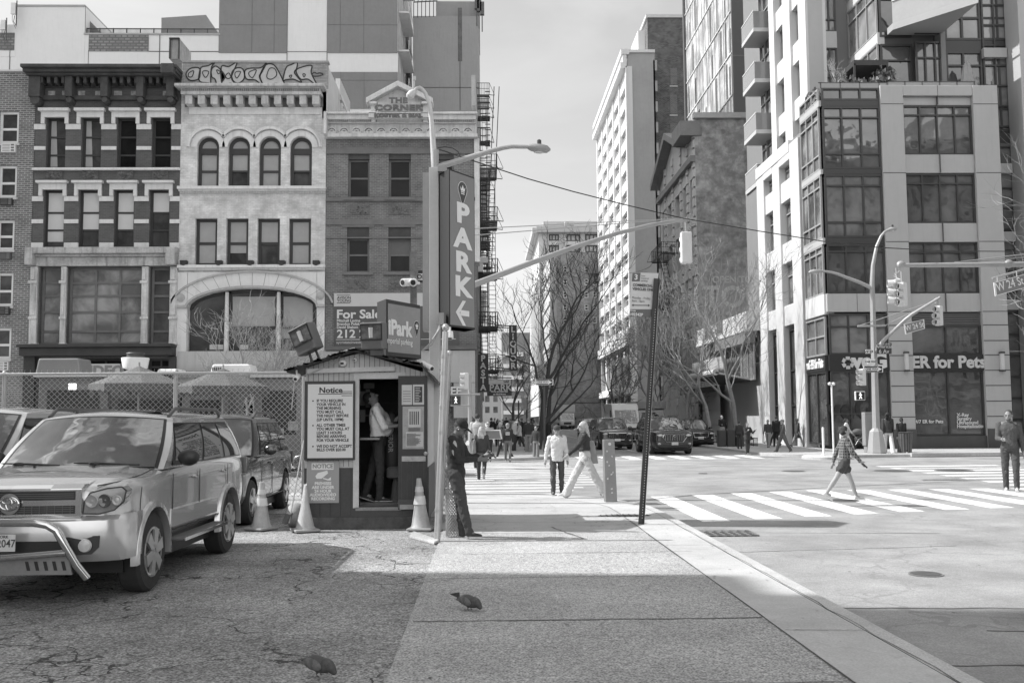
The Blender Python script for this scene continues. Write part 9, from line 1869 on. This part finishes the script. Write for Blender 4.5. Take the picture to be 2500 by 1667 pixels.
tree(14.0,61,'pale bare tree next left of the tallest one by the canopy',10.5,.15,.3,47,lean=(-.06,0),spread=.85,fork=.33,depth=6,twig=.011)
tree(14.4,70,'pale bare tree in front of the restaurant awning',11,.18,.26,53,lean=(-.05,0),spread=.85,fork=.3,depth=6,twig=.012)
tree(14.3,80,'leaning bare tree at the left end of the pale tree row',10.0,.2,.2,61,lean=(-.22,0),spread=.8,fork=.36,depth=6,twig=.018)
tree(2.6,95,'small distant bare tree on the left pavement of the side street',8,.15,.1,71,depth=5,twig=.02)
tree(13.8,104,'distant bare tree before the white building shop windows',9,.18,.12,73,depth=5,twig=.024)
tree(26.5,40,'bare tree whose branches reach in at the upper right edge',11.5,.2,.28,83,lean=(-.05,0),spread=.8,fork=.36,depth=6,twig=.010,dr=(-.06,0))
tree(at(2046,205,Y=YF+.6).x,YF+.6,'tiny bare tree growing on the tower terrace',2.0,.04,.4,91,spread=.7,fork=.3,depth=5,twig=.006,z=zt-.3,group=None)
# tree guards, hydrant-like clutter, string of debris in the lot
for i,(x,y) in enumerate(((14.2,55),(14.0,61))):
    o=thing('tree_guard',(x,y,0),['low dark iron guard around the tallest pale tree','low dark iron guard around the second pale tree'][i],'tree guard'); mb=MB()
    for k in range(28): a=k/28*4; e=int(a); f=a-e; px_,py_=[(-.8+1.6*f,-.8),(.8,-.8+1.6*f),(.8-1.6*f,.8),(-.8,.8-1.6*f)][e]; mb.box(px_-.012,px_+.012,py_-.012,py_+.012,0,.45)
    for z in (.05,.43): mb.box(-.8,.8,-.81,-.79,z,z+.03); mb.box(-.8,.8,.79,.81,z,z+.03); mb.box(-.81,-.79,-.8,.8,z,z+.03); mb.box(.79,.81,-.8,.8,z,z+.03)
    mb.build('railing',blk,o)
rr=random.Random(12); mb=MB()
for i in range(170):
    x=rr.uniform(-6,8); y=rr.uniform(5.6,16); z=ROAD+.003 if x>3.2 else .003; s=rr.uniform(.006,.022); a=rr.random()*6; mb.poly([(x+s*math.cos(a+t)*rr.uniform(.6,1.2),y+s*math.sin(a+t)*rr.uniform(.6,1.2),z) for t in (0,1.2,2.4,3.6,4.8)])
tag(mb.build('litter_specks',mat(.12,.9,.8,30,0),None),kind='stuff')
mb=MB(); rr=random.Random(31)
for i in range(110):
    x=rr.uniform(-.6,2.9); y=rr.uniform(5.6,21); r_=rr.uniform(.006,.018); mb.poly([(x+r_*math.cos(t)*rr.uniform(.8,1.2),y+r_*math.sin(t)*rr.uniform(.8,1.2),.0035) for t in (0,.9,1.8,2.7,3.6,4.5,5.4)])
tag(mb.build('gum_spots',mat(.22,.9,.3,30,0),None),kind='stuff')
car((-13.2,29.5,ROAD),R(-90),'dark car passing on the avenue behind the fence at left',4.7,1.85,1.6,.05,group='cars seen through the fence'); car((-6.0,31.5,ROAD),R(-90),'grey car on the avenue behind the fence near the booth',4.7,1.85,1.75,.12,group='cars seen through the fence')
# distant blocks that close the side street
for i,(x0,x1,h,Y,v,lb) in enumerate(((-6,6,14,290,.3,'low pale block at the far end of the street'),(4,16,22,330,.35,'distant pale tower block right of the slab'))):
    o=thing('distant_building',((x0+x1)/2,Y,0),lb,'building'); F=Fac((0,Y,0),(1,0,0),(0,-1,0)); hl=[(x0+1+2.4*k,x0+2.3+2.4*k,3+3.2*j,4.8+3.2*j) for k in range(int((x1-x0-1)/2.4)) for j in range(int((h-4)/3.2))]; mb=MB(); F.wall(mb,x0,x1,0,h,hl,.2); mb.box(x0,x1,Y+.3,Y+10,0,h); mb.build('wall',mat(v,.8,.1,.3,0),o,world=True); mb=MB()
    for q in hl: mb.quad(F.p(q[0],q[2],-.15),F.p(q[1],q[2],-.15),F.p(q[1],q[3],-.15),F.p(q[0],q[3],-.15))
    mb.build('window',GL,o,world=True)
# ------------------------------------------------------------ parts that come in numbers become one object each
def split_part(o,limit=100,gap=.03):
    me=o.data; nv=len(me.vertices); par=list(range(nv))
    def f(a):
        while par[a]!=a: par[a]=par[par[a]]; a=par[a]
        return a
    for e in me.edges:
        a,b=f(e.vertices[0]),f(e.vertices[1])
        if a!=b: par[a]=b
    isl={}
    for v in me.vertices: isl.setdefault(f(v.index),[]).append(v.index)
    bx=[]
    for vs in isl.values():
        c=[me.vertices[i].co for i in vs]; bx.append([[min(p[k] for p in c)-gap for k in range(3)],[max(p[k] for p in c)+gap for k in range(3)],vs])
    if len(bx)<2 or len(bx)>900: return
    g=list(range(len(bx)))
    def h(a):
        while g[a]!=a: a=g[a]
        return a
    for i in range(len(bx)):
        for j in range(i):
            if all(bx[i][0][k]<=bx[j][1][k] and bx[j][0][k]<=bx[i][1][k] for k in range(3)):
                a,b=h(i),h(j)
                if a!=b: g[a]=b
    cl={}
    for i in range(len(bx)): cl.setdefault(h(i),[]).extend(bx[i][2])
    if not 2<=len(cl)<=limit: return
    own={}
    for c,vs in enumerate(cl.values()):
        for i in vs: own[i]=c
    parts=[([],[],{}) for _ in cl]; sm=[p.use_smooth for p in me.polygons]
    for p in me.polygons:
        V,Fs,mp_=parts[own[p.vertices[0]]]; idx=[]
        for i in p.vertices:
            if i not in mp_: mp_[i]=len(V); V.append(tuple(me.vertices[i].co))
            idx.append(mp_[i])
        Fs.append(tuple(idx))
    for k,(V,Fs,_) in enumerate(parts):
        if not Fs: continue
        m=bpy.data.meshes.new(o.name.split('.')[0]); m.from_pydata(V,[],Fs)
        for q in me.materials: m.materials.append(q)
        if sm and sm[0]: m.polygons.foreach_set('use_smooth',[True]*len(m.polygons)); m.set_sharp_from_angle(angle=R(38))
        if k==0: o.data=m
        else: c=o.copy(); c.data=m; COL.objects.link(c)
NUM={'window','lintel','carved_panel','column','brick_panel','quoin','rosette','rosette_recess','pilaster','stone_band','balcony','cornice_panels','dark_band','bricked_window','sill','glazing','shop_window','blind','stone_pier','fan_box','dark_pane','louvre','sunlit_band','pale_band','carved_panel','seam','post','base','lens','reflective_band','ladder','platform','menu_picture','visor','slot','cable','paper','cross_arm','guy_wire','guy_rod','bracket','trim','tower_stone','joint','gum','plinth','door_seam','wiper','jacket_patch','lower_boards','rack','core_wall','board_groove','roof_gear'}
for o in list(bpy.data.objects):
    if o.type=='MESH' and o.parent is not None and o.name.split('.')[0] in NUM and o.get('kind')!='stuff' and not o.children and len(o.data.vertices)<9000: split_part(o)
